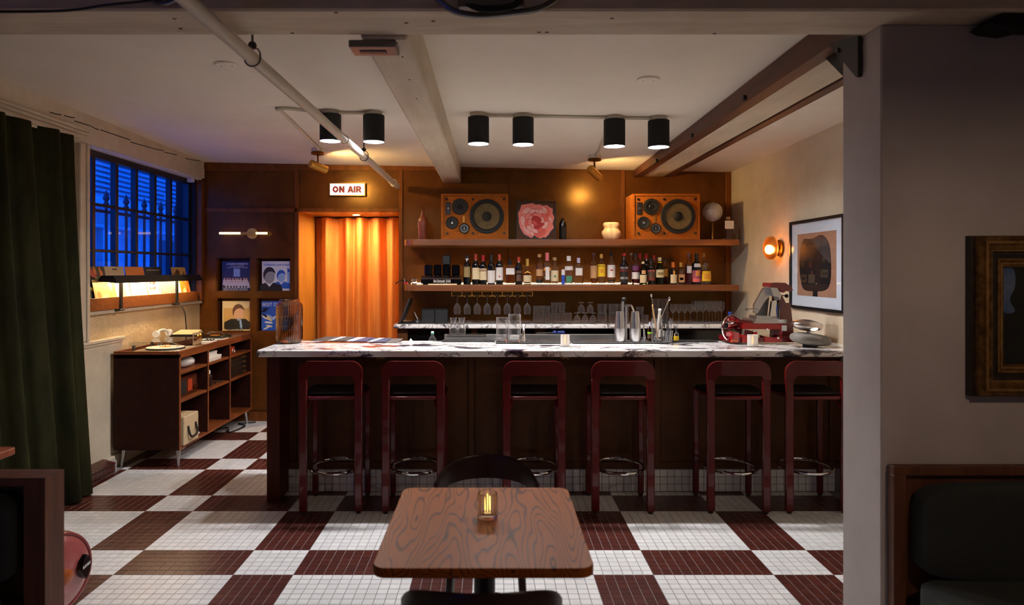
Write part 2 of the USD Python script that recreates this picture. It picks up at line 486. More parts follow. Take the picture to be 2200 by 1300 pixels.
def oak_mat(name, light, dark, scale=1.0, rough=0.35):
    usdkit.material(stage, '/World/Looks/' + name, {
        'g': ('texture_coordinate', {}), 'm': ('mapping', {'scale': (5.5 * scale, 0.9 * scale, 5.5 * scale), 'location': (0.35, 0.2, 0)}),
        'wn': ('noise_texture', {'scale': 0.9, 'detail': 2.5}), 'n': ('math', {'math_type': 'multiply', 'value2': 32.0}), 'fr': ('math', {'math_type': 'fraction'}),
        'r': ('rgb_ramp', {'ramp': [(0, dark), (0.16, light), (0.8, light), (1.0, dark)]}),
        'm2': ('mapping', {'scale': (90, 3, 90)}), 'n2': ('noise_texture', {'scale': 3.0, 'detail': 4}),
        'r2': ('rgb_ramp', {'ramp': [(0, (0.62, 0.62, 0.62)), (0.45, (0.95, 0.95, 0.95)), (1, (1, 1, 1))]}), 'mu': ('mix', {'mix_type': 'multiply', 'fac': 1.0}),
        'p': ('principled_bsdf', {'roughness': rough, 'specular_ior_level': 0.10, 'specular_tint': (1.0, 0.6, 0.3)})},
        [('g.object', 'm.vector'), ('m.vector', 'wn.vector'), ('wn.fac', 'n.value1'), ('n.value', 'fr.value1'), ('fr.value', 'r.fac'), ('g.object', 'm2.vector'), ('m2.vector', 'n2.vector'),
         ('n2.fac', 'r2.fac'), ('r.color', 'mu.color1'), ('r2.color', 'mu.color2'), ('mu.color', 'p.base_color')], surface='p.BSDF')


oak_mat('table_oak', S(156, 84, 29), S(60, 27, 8), 1.0, 0.42)
oak_mat('speaker_oak', S(176, 100, 38), S(136, 70, 24), 1.0, 0.4)

# ---------------------------------------------------------------- the room shell
XL, XR, YB = -3.14, 2.53, 7.25          # left wall, right wall, rear wood wall
STUB_X, STUB_Y0, STUB_Y1 = 1.495, 2.62, 2.91


def ceil_z(x, y=4.88):
    return 2.786 - (x - XL) * 0.0186 - (y - 4.88) * 0.0125


# floor: grout bed and mosaic tiles in a check of wide and narrow bands
floor = struct('floor', box(-3.4, 3.7, -2.3, 8.3, -0.12, -0.0016), 'grout', 'mosaic tile floor in a large brown and white gingham check', 'floor')
X0, Y0 = 0.843, 3.577 - 6 * PITCH * 0      # first wide column, first narrow row
t = PITCH
g = 0.0016                                # half joint


def tile_top(x, y, s, z=0.0, b=0.0009, h=0.003):
    a = s - g
    v = np.array([[x + g, y + g, z - h], [x + a, y + g, z - h], [x + a, y + a, z - h], [x + g, y + a, z - h],
                  [x + g, y + g, z - b], [x + a, y + g, z - b], [x + a, y + a, z - b], [x + g, y + a, z - b],
                  [x + g + b, y + g + b, z], [x + a - b, y + g + b, z], [x + a - b, y + a - b, z], [x + g + b, y + a - b, z]])
    f = [(8, 9, 10), (8, 10, 11)]
    for k in (0, 4):
        for j in range(4):
            l = (j + 1) % 4
            f += [(k + j, k + l, k + 4 + l), (k + j, k + 4 + l, k + 4 + j)]
    return v, np.array(f)


cells = []
for i in range(-76, 52):
    x = X0 + i * t
    if x < XL + 0.13 or x > 3.55:
        continue
    wide_c = (i % 18) < 12
    for j in range(-62, 71):
        y = Y0 + j * t
        narrow_r = (j % 18) < 6
        if y > YB - 0.03 or y < 0.3 or (x > 2.42 and y > 2.9):
            continue
        white = wide_c != narrow_r
        px, py = CX + x * FP / max(y, 0.1), CY + EYE * FP / max(y, 0.1)
        hidden = py > 1310 or px < 195 or px > 1800 or (790 < px < 1295 and py > 1035) or (px < 1250 and 860 < px and py > 1235)
        cells.append((hidden, y, x, white))
near = sorted(c for c in cells if not c[0])[:150], sorted(c for c in cells if not c[0] and c[3])
shown = set()
count = {True: 0, False: 0}
for c in sorted(c for c in cells if not c[0]):
    if count[c[3]] < 150:
        count[c[3]] += 1
        shown.add((c[2], c[1]))
        part(floor, 'white_tile' if c[3] else 'brown_tile', tile_top(c[2], c[1], t), 'tile_white' if c[3] else 'tile_brown', smooth=False)
for white in (True, False):
    part(floor, 'white_tile_field' if white else 'brown_tile_field', cat([tile_top(x, y, t) for h, y, x, w in cells if w == white and (x, y) not in shown]),
         'tile_white' if white else 'tile_brown', smooth=False, kind='stuff')

# ceilings and beams
def slab(x0, x1, y0, y1, th=0.15):
    v = np.array([[x, y, ceil_z(x, y) + d] for d in (0, th) for x, y in ((x0, y0), (x1, y0), (x1, y1), (x0, y1))])
    return v, np.array([[0, 1, 2], [0, 2, 3], [4, 6, 5], [4, 7, 6], [0, 5, 1], [0, 4, 5], [1, 6, 2], [1, 5, 6], [2, 7, 3], [2, 6, 7], [3, 4, 0], [3, 7, 4]])


struct('ceiling', slab(-3.4, 2.75, 2.74, 8.2), 'plaster_ceiling', 'smooth cream plaster ceiling over the bar', 'ceiling')
struct('ceiling', box(-3.4, 3.75, -2.3, 2.48, 2.84, 2.95), 'plaster_grey', 'dark ceiling of the front room above the tables', 'ceiling')
cb = solo('ceiling_beam', 'long cream painted timber crossbeam along the top of the picture', 'beam', box(-3.3, 3.6, 2.48, 2.74, 2.55, 2.95, 0.008), 'beam_paint')
for px, py in ((375, 40), (388, 61), (722, 27), (873, 49), (931, 45), (1012, 33), (1158, 69), (1315, 39), (1535, 72), (1175, 69), (628, 71)):
    y = (2.55 - EYE) * FP / (CY - py)
    part(cb, 'knot_hole', mv(ball((0, 0, 0), 1, (0.009, 0.004, 0.003), 1), ((px - CX) * y / FP, y, 2.55)), 'black_matte')
lb = solo('ceiling_beam', 'cream painted ceiling beam running back to the wood wall above the bar', 'beam',
          cat([box(-0.535, -0.345, 2.74, YB - 0.01, 2.535, 2.80, 0.01)]), 'beam_paint_long')
for px, py in ((865, 122), (880, 171), (895, 212), (852, 92)):
    y = (2.535 - EYE) * FP / (CY - py)
    part(lb, 'knot_hole', mv(ball((0, 0, 0), 1, (0.004, 0.008, 0.003), 1), ((px - CX) * y / FP, y, 2.535)), 'black_matte')
wb = solo('ceiling_beam', 'pale plastered beam sandwiched between two brown planks at the right of the ceiling', 'beam', box(1.575, 1.815, 2.92, YB - 0.01, 2.605, 2.80, 0.006), 'beam_paint_long')
for x0, x1, z0, lab in ((1.49, 1.572, 2.595, 'dark brown bolted timber plank on the left side of the pale beam'), (1.824, 1.89, 2.6, 'thin dark brown timber plank on the right side of the pale beam')):
    pk = solo('timber_plank', lab, 'beam', side([(2.75, z0), (YB - 0.01, z0), (YB - 0.01, ceil_z(x1, YB) - 0.002), (2.75, ceil_z(x1, 2.75) - 0.002)], x0, x1), 'dark_beam', smooth=False)
    if x0 < 1.6:
        for px, py in ((1602, 210), (1489, 292), (1413, 345)):
            y = 1.49 * FP / (px - CX)
            part(pk, 'bolt', cyl((1.492, y, EYE + (CY - py) * y / FP), (1.472, y, EYE + (CY - py) * y / FP), 0.017, n=8), 'black_metal')
br = thing('beam_bracket', 'black steel bracket plates under the crossbeam at the pillar', 'bracket', (1.53, 2.8, 2.5))
part(br, 'gusset_plate', side([(2.745, 2.55), (2.985, 2.60), (2.975, 2.585), (2.757, 2.385), (2.745, 2.385)], 1.472, 1.488), 'black_metal', local=False)
part(br, 'gusset_plate', side([(3.185, 2.598), (3.11, 2.598), (2.966, 2.508), (2.966, 2.429), (2.978, 2.429)], 1.555, 1.568), 'black_metal', local=False)
part(br, 'bolt', cyl((1.472, 2.90, 2.54), (1.464, 2.90, 2.54), 0.012, n=8), 'black_metal', local=False)
pl = thing('beam_plate', 'grey slotted metal plate under the joint of crossbeam and ceiling beam', 'plate', (-0.5, 2.86, 2.51))
part(pl, 'plate', box(-0.585, -0.395, 2.745, 2.86, 2.505, 2.534, 0.003), 'steel_dark', local=False)
part(pl, 'slot', box(-0.55, -0.44, 2.785, 2.825, 2.5035, 2.51), 'black_matte', local=False)
part(pl, 'slot_bar', box(-0.545, -0.445, 2.80, 2.808, 2.502, 2.506), 'steel_dark', local=False)

# left wall with its window
wy0, wy1, wz0, wz1 = 5.19, 7.17, 1.285, 2.575
lw = Polygon([(-2.3, 0), (8.2, 0), (8.2, 2.95), (-2.3, 2.95)], [[(wy0, wz0), (wy0, wz1), (wy1, wz1), (wy1, wz0)]])
LW = struct('wall_left', side(lw, XL - 0.2, XL), 'plaster_cream', 'cream plaster wall with the steel window', 'wall')
part(LW, 'rough_plaster', side(rect(5.19, 0.09, 7.24, wz0 - 0.004), XL - 0.01, XL + 0.012), 'plaster_rough', label='rough trowelled plaster under the window')
sill = part(LW, 'window_sill', box(XL - 0.2, XL + 0.042, wy0 + 0.005, 7.235, wz0 - 0.03, wz0 + 0.002, 0.004), 'trim_paint', label='white painted window sill')
part(LW, 'window_lintel', box(XL - 0.2, XL + 0.05, wy0, 7.2, wz1 - 0.012, wz1 + 0.004), 'white_paint')
# window 1: black steel grid
W1 = struct('window_1', cat([box(XL - 0.11, XL - 0.05, wy0, wy0 + 0.05, wz0, wz1), box(XL - 0.11, XL - 0.05, 7.115, wy1, wz0, wz1),
                             box(XL - 0.11, XL - 0.05, wy0, wy1, wz0, wz0 + 0.04), box(XL - 0.11, XL - 0.05, wy0, wy1, 2.51, wz1)]), 'black_metal', 'black steel grid window looking out on the blue dusk', 'window')
GX = XL - 0.08
ys = [wy0 + 0.05, 5.447, 5.782, 6.105, 6.44, 6.754, 7.115]
zs = [wz0 + 0.04, 1.765, 2.138, 2.51]
for y in ys[1:-1]:
    part(W1, 'mullion', box(GX - 0.03, GX + 0.02, y - 0.02, y + 0.02, wz0 + 0.03, 2.52, 0.003), 'black_metal')
for z in zs[1:-1]:
    part(W1, 'glazing_bar', box(GX - 0.025, GX + 0.015, wy0 + 0.04, 7.12, z - 0.011, z + 0.011, 0.003), 'black_metal')
for a in range(6):
    for b in range(3):
        part(W1, 'window_pane', box(GX - 0.004, GX, ys[a] + 0.018, ys[a + 1] - 0.018, zs[b] + 0.01, zs[b + 1] - 0.01), 'window_glass', smooth=False)
part(W1, 'jamb_lining', box(XL - 0.2, XL + 0.003, 7.150, 7.1705, wz0 + 0.002, wz1 - 0.012), 'black_matte')
part(W1, 'wooden_jamb', box(XL - 0.12, XL + 0.06, 7.172, YB - 0.012, 1.29, wz1 - 0.02), 'panel_wood_trim', label='dark wooden jamb at the far end of the window')
struct('trim_1', side([(2.75, 2.545), (7.2, 2.577), (7.2, 2.80), (2.75, 2.80)], XL - 0.02, XL + 0.075), 'trim_paint', 'cream painted cracked beam above the window', 'trim')
for k, (a, b) in enumerate([((107, 241), (131, 247)), ((138, 248), (160, 253)), ((160, 260), (192, 270)), ((194, 270), (212, 279)), ((216, 279), (280, 301)), ((280, 305), (312, 314)), ((312, 314), (352, 324)), ((353, 327), (380, 333)), ((398, 340), (430, 346))]):
    Xc = XL + 0.0755
    q = [np.array([Xc, Xc * FP / (p[0] - CX), EYE + (CY - p[1]) * (Xc * FP / (p[0] - CX)) / FP]) for p in (a, b)]
    mid = (q[0] + q[1]) / 2 + np.array([0, 0, rng.uniform(-0.004, 0.004)])
    part('/World/trim_1', 'crack', tube([q[0], mid, q[1]], 0.0035, 4), 'black_matte')
struct('trim_2', cat([box(XL, XL + 0.085, 2.75, 5.13, 2.615, 2.64, 0.004), box(XL, XL + 0.105, 2.75, 5.12, 2.64, 2.66, 0.004), box(XL, XL + 0.07, 2.75, 5.12, 2.56, 2.615)]), 'trim_paint', 'cream stepped moulding above the green curtain', 'trim')
struct('trim_3', cat([box(XL, XL + 0.05, 5.085, 5.185, 1.06, 2.615, 0.006), box(XL, XL + 0.062, 5.155, 5.19, 1.06, 2.64, 0.004)]), 'trim_paint', 'cream vertical casing beside the window', 'trim')
struct('trim_4', cat([box(XL, XL + 0.036, 2.75, 5.68, 0.09, 1.03), box(XL, XL + 0.055, 2.75, 5.70, 1.03, 1.058, 0.005), box(XL, XL + 0.045, 2.75, 5.69, 1.012, 1.03)]), 'trim_paint', 'cream wainscot with a ledge left of the record cabinet', 'trim')
tb = struct('baseboard_left', cat([box(XL, XL + 0.13, 2.75, 5.42, -0.003, 0.075), box(XL, XL + 0.06, 2.75, 5.42, 0.0, 0.10, 0.01)]), 'grout', 'brown tiled base along the foot of the left wall', 'baseboard')
for k in range(14):
    y = 5.40 - k * t
    part(tb, 'brown_tile', box(XL + 0.128, XL + 0.134, y - t + 0.002, y - 0.001, 0.003, 0.066, 0.0015), 'tile_brown', smooth=False)
    part(tb, 'cap_tile', mv(box(-0.06, 0.06, -t / 2 + 0.001, t / 2 - 0.001, -0.004, 0.004, 0.0015), (XL + 0.083, y - t / 2, 0.088), ry=14), 'tile_brown', smooth=False)
part(tb, 'end_tile', box(XL, XL + 0.13, 5.42, 5.427, 0.0, 0.085), 'tile_white', label='white end tile')
bx2 = struct('baseboard_left', box(XL, XL + 0.07, 5.43, 7.2, 0.0, 0.10, 0.008), 'trim_paint', 'cream base block under the record cabinet', 'baseboard')

# rear wood wall, with record niches and the curtained opening
dx0, dx1, dz = -2.076, -1.003, 2.23
niches = []
for px0, px1, py0, py1 in ((467, 537, 555, 625), (553, 623, 555, 625), (467, 537, 641, 711), (553, 623, 641, 711)):
    a, b = at(px0, py1, YB), at(px1, py0, YB)
    niches.append((a[0], a[2], b[0], b[2]))
hole = [(dx0, -1), (dx0, dz), (dx1, dz), (dx1, -1)]
shell = rect(-3.34, 0, 2.7, 2.95).difference(Polygon(hole)).difference(unary_union([rect(*n) for n in niches]))
WBK = struct('wall_back', face(shell, YB, YB + 0.12), 'panel_wood', 'dark stained wood panelled wall behind the bar', 'wall')
for n in niches:
    part(WBK, 'niche_back', box(n[0] - 0.02, n[2] + 0.02, YB + 0.12, YB + 0.14, n[1] - 0.02, n[3] + 0.02), 'panel_wood_trim')
def X(px): return (px - CX) * YB / FP
def Z(py): return EYE + (CY - py) * YB / FP
vs = [X(436), X(640), X(860), X(1092), X(1340), X(1562)]
zt = 2.62
FY = YB - 0.012
zmid = Z(452)
panels = [rect(vs[0], zmid, vs[1], 2.72), rect(vs[0], 0.1, vs[1], zmid).difference(unary_union([rect(*n) for n in niches])), rect(vs[1], dz, vs[2], 2.72)]
panels += [rect(vs[k], 0.1, vs[k + 1], 2.72) for k in (2, 3, 4)]
for p in panels:
    part(WBK, 'panel', face(p.buffer(-0.012, join_style=2), YB - 0.008, YB + 0.001), 'panel_wood', smooth=False)
def strip(x0, x1, z0, z1, d=0.026):
    part(WBK, 'trim_strip', box(x0, x1, YB - d, YB + 0.002, z0, z1, 0.003), 'panel_wood_trim')
strip(XL, XR, 2.668, 2.76, 0.022)
strip(vs[0] - 0.02, vs[1], zmid - 0.022, zmid + 0.022)
strip(vs[1] - 0.03, vs[1] + 0.012, 0.1, 2.68)
strip(vs[2] - 0.012, vs[2] + 0.028, 0.1, 2.68)
strip(vs[4] - 0.03, vs[4] + 0.01, 1.9, 2.68)
strip(XR - 0.06, XR - 0.002, 0.1, 2.68)
strip(dx0 - 0.01, dx1 + 0.012, dz, dz + 0.035)
strip(XL, vs[1], 0.0, 0.1, 0.02)
# the alcove behind the opening
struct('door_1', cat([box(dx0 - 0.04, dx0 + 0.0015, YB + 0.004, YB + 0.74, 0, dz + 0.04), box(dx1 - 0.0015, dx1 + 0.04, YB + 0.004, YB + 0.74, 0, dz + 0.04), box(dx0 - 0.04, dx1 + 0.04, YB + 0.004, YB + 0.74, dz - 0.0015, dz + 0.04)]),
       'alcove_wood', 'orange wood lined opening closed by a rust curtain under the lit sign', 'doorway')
struct('wall_alcove', box(dx0 - 0.3, dx1 + 0.3, YB + 0.76, YB + 0.84, 0, 2.6), 'panel_wood', 'wood wall behind the rust curtain', 'wall')

# right wall, pillar wall, front room walls
struct('wall_right', box(XR, XR + 0.15, 2.9, 8.2, 0, 2.95), 'plaster_cream', 'cream mottled plaster wall at the right end of the bar', 'wall')
struct('wall_front', box(STUB_X, 3.75, STUB_Y0, STUB_Y1, 0, 2.552, 0.006), 'plaster_grey', 'grey plaster pillar wall at the right edge', 'wall')
struct('wall_side', box(3.6, 3.75, -2.3, 2.62, 0, 2.95), 'plaster_grey')
rear = Polygon([(-3.34, 0), (3.75, 0), (3.75, 2.95), (-3.34, 2.95)], [[(-2.9, 1.0), (-2.9, 2.1), (-2.3, 2.1), (-2.3, 1.0)]])
struct('wall_rear', face(rear, -2.3, -2.15), 'plaster_grey')
a, b = -2.9, -2.3
w = struct('window_2', face(rect(a, 1.0, b, 2.1).difference(rect(a + 0.04, 1.04, b - 0.04, 2.06)).union(rect((a + b) / 2 - 0.02, 1.0, (a + b) / 2 + 0.02, 2.1)), -2.26, -2.2), 'black_metal')
part(w, 'window_pane', box(a + 0.05, b - 0.05, -2.232, -2.228, 1.02, 2.08), 'window_glass', smooth=False)
M('wax', S(240, 228, 205), rough=0.4, subsurface_weight=0.3, subsurface_radius=(0.02, 0.012, 0.006))
usdkit.material(stage, '/World/Looks/frosted_glass', {'p': ('principled_bsdf', {'base_color': (0.93, 0.91, 0.88), 'roughness': 0.45, 'transmission_weight': 0.55, 'ior': 1.3})}, surface='p.BSDF')
M('table_red', S(150, 82, 52), S(122, 62, 38), 5, (0.6, 6, 6), coord='object', rough=0.4)
# ---------------------------------------------------------------- outside the window: grille, neighbouring building
M('outside_wall', S(176, 178, 182), S(140, 142, 148), 2.0, detail=6, rough=0.8)
M('outside_pale', S(196, 198, 202), S(170, 172, 178), 1.5, detail=6, rough=0.8)
M('outside_dark', S(70, 72, 78), rough=0.7)
gr = thing('window_grille', 'dark iron bars with spear finials outside the window', 'grille', (-3.55, 6.8, 0))
for k in range(8):
    y = 5.55 + 0.34 * k
    part(gr, 'bar', cyl((-3.55, y, 0.0), (-3.55, y, 2.19), 0.013, n=8), 'outside_dark', local=False)
    part(gr, 'finial', lathe([(0, 0), (0.02, 0.005), (0.026, 0.03), (0.014, 0.05), (0.03, 0.075), (0.022, 0.1), (0, 0.16)], 10, (-3.55, y, 2.185)), 'outside_dark', local=False)
for z in (0.5, 2.14):
    part(gr, 'rail', box(-3.56, -3.54, 5.3, 8.2, z - 0.012, z + 0.012), 'outside_dark', local=False)
nb = thing('neighbour_building', 'louvred building across the alley in blue dusk light', 'building', (-6.5, 12, 0))
part(nb, 'wall', box(-6.9, -6.5, 5, 24, 0, 4.4), 'outside_wall', local=False)
for k in range(16):
    z = 2.86 + 0.085 * k
    part(nb, 'louvre_slat', mv(box(-0.06, 0.06, -7.0, 7.0, -0.008, 0.008), (-6.45, 15.0, z), ry=38), 'outside_pale', local=False)
for y in (8.1, 11.4, 13.9, 17.2):
    part(nb, 'louvre_post', box(-6.5, -6.36, y, y + 0.12, 2.75, 4.3), 'outside_pale', local=False)
part(nb, 'ledge', box(-6.5, -6.30, 6, 23, 2.62, 2.80, 0.02), 'outside_pale', local=False)
part(nb, 'moulding', box(-6.5, -6.36, 6, 23, 2.30, 2.36, 0.01), 'outside_wall', local=False)
for y in (9.6, 13.2, 16.8):
    part(nb, 'doorway', box(-6.52, -6.47, y, y + 1.3, 0, 2.2), 'outside_dark', local=False)
    part(nb, 'pilaster', box(-6.5, -6.40, y + 1.55, y + 2.0, 0, 2.3), 'outside_pale', local=False)
v, f = words('2', 0.34, 0.02)
part(nb, 'house_number', (np.stack([-6.30 - v[:, 1], 13.1 + v[:, 0], 2.72 + v[:, 2]], 1), f), 'outside_pale', local=False)
solo('alley_ground', 'grey pavement of the alley outside the window', 'pavement', box(-12, -3.36, 2, 26, -0.2, -0.02), 'outside_pale')

# ---------------------------------------------------------------- the bar
CY0, CY1, CZ = 4.54, 5.16, 1.071
CXL = -1.586
counter = solo('bar_counter', 'white marble bar top with dark purple veins', 'counter', mv(soft(Polygon([(CXL, CY0), (XR - 0.004, CY0), (XR - 0.004, CY1), (CXL, CY1)]).buffer(-0.02).buffer(0.02, quad_segs=5), 0.049, 0.012), (0, 0, CZ - 0.049)), 'marble')
bar = thing('bar', 'dark panelled front of the bar on a white tiled base', 'bar', (0, 4.94, 0))
FYB = 4.94
part(bar, 'body', box(-1.49, XR - 0.006, FYB + 0.012, 5.08, 0.0, 1.02), 'bar_wood', local=False)
part(bar, 'end_post', box(-1.575, -1.486, 4.72, 5.12, 0.0, 1.02, 0.004), 'bar_wood_red', local=False, label='reddish end panel of the bar')
bats = [-1.40, -0.16, 1.19, 2.46]
for k in range(3):
    part(bar, 'panel', box(bats[k] + 0.025, bats[k + 1] - 0.025, FYB, FYB + 0.013, 0.21, 1.0, 0.002), 'bar_wood', local=False)
for b in bats:
    part(bar, 'batten', box(b - 0.022, b + 0.022, FYB - 0.014, FYB + 0.013, 0.19, 1.02, 0.003), 'bar_wood', local=False)
part(bar, 'top_rail', box(-1.486, XR - 0.006, FYB - 0.012, FYB + 0.013, 0.96, 1.02, 0.003), 'bar_wood', local=False)
part(bar, 'bottom_rail', box(-1.486, XR - 0.006, FYB - 0.012, FYB + 0.013, 0.165, 0.215, 0.003), 'bar_wood', local=False)
part(bar, 'base', box(-1.486, XR - 0.006, FYB - 0.02, FYB + 0.013, 0.0, 0.166), 'grout', local=False)
for i in range(75):
    x = -1.482 + i * t
    if x + t > XR - 0.01:
        break
    for j in range(3):
        v, f = box(x + g, x + t - g, FYB - 0.025, FYB - 0.018, 0.004 + j * t + g, 0.004 + (j + 1) * t - g, 0.0015)
        part(bar, 'base_tile', (v, f), 'tile_white', smooth=False, local=False)
for px, lab in ((815, 'brass double bag hook under the counter between the first two stools'), (1217, 'brass double bag hook under the counter between the third and fourth stools'), (1614, 'brass double bag hook under the counter between the last two stools')):
    x = (px - CX) * 4.85 / FP
    hk = thing('bag_hook', lab, 'hook', (x, 4.926, 0.985))
    part(hk, 'backplate', box(-0.018, 0.018, -0.001, 0.002, -0.02, 0.02), 'brass', )
    for s in (-1, 1):
        a = np.linspace(0, math.pi, 9)
        part(hk, 'hook', tube(np.stack([s * (0.018 + 0.016 * np.cos(a)), np.full(9, -0.012), -0.004 - 0.018 * np.sin(a)], 1), 0.0028, 6), 'brass')
    part(hk, 'stem', cyl((0, 0, 0), (0, -0.014, 0), 0.004, n=8), 'brass')

# bar stools
def make_stool(label):
    s = thing('bar_stool', label, 'bar stool', group=None)
    bend = lambda v: np.stack([v[:, 0], v[:, 1] - 0.55 * (0.2 ** 2 - v[:, 0] ** 2) , v[:, 2]], 1)
    W, T = 0.207, 1.006
    outer = rrect(-W, T - 0.30, W, T, 0.075, 8)
    outer = outer.intersection(rect(-W, T - 0.122, W, T))
    inner = rrect(-W + 0.054, T - 0.40, W - 0.054, T - 0.094, 0.028, 6)
    u = outer.difference(inner)
    pts = []
    # cut into strips so that the bend is smooth
    m = cat([face(u.intersection(rect(a, 0, a + 0.0181, 2)), -0.014, 0.014) for a in np.arange(-W, W, 0.018) if not u.intersection(rect(a, 0, a + 0.0181, 2)).is_empty])
    m = tm(trimesh.Trimesh(*m, process=True))
    part(s, 'backrest', (bend(np.asarray(m[0])) + np.array([0, 0.012, 0]), m[1]), 'stool_red', smooth=35)
    for sx in (-1, 1):
        leg = cat([cbox((sx * (W - 0.026), 0.014, 0.45), (0.052, 0.030, 0.876), 0.006)])
        part(s, 'leg', leg, 'stool_red')
        fl = box(-0.02, 0.02, -0.016, 0.016, 0.012, 0.765, 0.006)
        part(s, 'leg', mv(fl, (sx * 0.185, 0.375, 0)), 'stool_red')
        part(s, 'seat_bracket', tube(smoothline([(sx * 0.155, 0.02, 0.70), (sx * 0.15, 0.045, 0.735), (sx * 0.125, 0.09, 0.757)], 4), 0.012, 6), 'stool_red')
        for y in (0.014, 0.375):
            part(s, 'foot_glide', cyl((sx * (W - 0.026 if y < 0.1 else 0.185), y, 0), (sx * (W - 0.026 if y < 0.1 else 0.185), y, 0.013), 0.015, n=10), 'rubber')
    sp = Polygon([(-0.155, 0.012), (0.155, 0.012), (0.205, 0.16), (0.2, 0.36), (-0.2, 0.36), (-0.205, 0.16)]).buffer(-0.03).buffer(0.04, quad_segs=5)
    v, f = mv(soft(sp, 0.022, 0.009), (0, 0, 0.758))
    v[:, 2] += -0.25 * np.clip(0.14 - v[:, 1], 0, 1) * (1 - (v[:, 0] / 0.19) ** 2) * 0.5
    part(s, 'seat', (v, f), 'stool_red')
    v, f = mv(soft(sp.buffer(-0.018), 0.016, 0.007), (0, 0.012, 0.778))
    part(s, 'seat_pad', (v, f), 'seat_black')
    a = np.arange(40) * 2 * math.pi / 40
    part(s, 'foot_ring', tube(np.stack([0.172 * np.cos(a), 0.195 + 0.19 * np.sin(a), np.full(40, 0.262)], 1), 0.0115, 10, True), 'chrome')
    return s


stool_labels = ['first dark red bar stool from the left, nearest the end post of the bar', 'second dark red bar stool from the left',
                'third dark red bar stool, right behind the dining table chair', 'fourth dark red bar stool from the left, just right of the dining table',
                'fifth dark red bar stool from the left, under the red slicer', 'rightmost dark red bar stool, half hidden by the grey pillar']
proto = None
for k, (px, rz) in enumerate(((710, 1.5), (887, 0), (1148, 0), (1339, -1.5), (1588, -2), (1757, -1))):
    x = (px - CX) * 4.47 / FP
    if proto is None:
        proto = make_stool(stool_labels[0]); tag(proto, group='bar stools along the counter')
        place(proto, (x, 4.47, 0), rz)
    else:
        dup(proto, (x, 4.47, 0), rz, stool_labels[k])

# dining table, chairs, candle
tb = thing('dining_table', 'square oak dining table with rounded corners in the foreground', 'table', (-0.03, 2.305, 0))
part(tb, 'table_top', mv(soft(rrect(-0.322, -0.365, 0.322, 0.365, 0.045, 6), 0.030, 0.006), (0, 0, 0.720)), 'table_oak')
part(tb, 'pedestal', lathe([(0, 0.03), (0.05, 0.03), (0.036, 0.06), (0.036, 0.70), (0.12, 0.708), (0.12, 0.72), (0, 0.72)], 20), 'black_metal')
part(tb, 'base_disc', lathe([(0, 0.001), (0.135, 0.001), (0.135, 0.012), (0.05, 0.034), (0, 0.034)], 32), 'black_metal')


def make_chair(label):
    c = thing('dining_chair', label, 'chair', group='dark bentwood chairs at the table')
    part(c, 'seat', mv(soft(Point(0, 0.2).buffer(0.2, quad_segs=8), 0.035, 0.012), (0, 0, 0.425)), 'chair_dark')
    a = np.linspace(-1.28, 1.28, 19)
    R = 0.218
    path = np.stack([R * np.sin(a), 0.2 - R * np.cos(a) - 0.03, np.full(19, 0.0)], 1)
    z0, z1 = 0.665, 0.772
    v, f = [], []
    n = len(path)
    th = 0.018
    for i, p in enumerate(path):
        rad = np.array([math.sin(a[i]), -math.cos(a[i]), 0])
        drop = 0.085 * (abs(a[i]) / 1.28) ** 2.6
        zt_, zb_ = z1 - drop * 0.9, z0 - drop * 0.25
        for q, (o, z) in enumerate(((0, zb_), (th, zb_), (th, zt_ - 0.012), (th * 0.5, zt_), (0, zt_ - 0.012))):
            v.append(p + rad * o + np.array([0, 0, z]))
    for i in range(n - 1):
        for q in range(5):
            r = (q + 1) % 5
            f += [(i * 5 + q, (i + 1) * 5 + q, (i + 1) * 5 + r), (i * 5 + q, (i + 1) * 5 + r, i * 5 + r)]
    f += [(0, 1, 2), (0, 2, 3), (0, 3, 4)] + [((n - 1) * 5, (n - 1) * 5 + b, (n - 1) * 5 + a_) for a_, b in ((1, 2), (2, 3), (3, 4))]
    m = trimesh.Trimesh(np.array(v), np.array(f), process=False)
    trimesh.repair.fix_normals(m)
    part(c, 'backrest', tm(m), 'chair_dark', smooth=40)
    for sx in (-1, 1):
        part(c, 'back_post', tube(smoothline([(sx * 0.165, 0.05, 0.43), (sx * 0.178, 0.01, 0.55), (sx * 0.192, 0.005, 0.69)], 5), 0.012, 8), 'chair_dark')
        part(c, 'leg', tube([(sx * 0.14, 0.07, 0.43), (sx * 0.17, 0.02, 0.0)], (0.016, 0.012), 8), 'chair_dark')
        part(c, 'leg', tube([(sx * 0.14, 0.33, 0.43), (sx * 0.165, 0.37, 0.0)], (0.016, 0.012), 8), 'chair_dark')
    b = np.arange(28) * 2 * math.pi / 28
    part(c, 'stretcher_ring', tube(np.stack([0.13 * np.cos(b), 0.2 + 0.13 * np.sin(b), np.full(28, 0.2)], 1), 0.008, 6, True), 'chair_dark')
    return c


ch = make_chair('dark bentwood chair at the near side of the oak table, at the bottom edge')
place(ch, (-0.033, 1.80, 0), 0)
dup(ch, (-0.03, 3.02, 0), 180, 'dark bentwood chair at the far side of the oak table, facing the viewer')


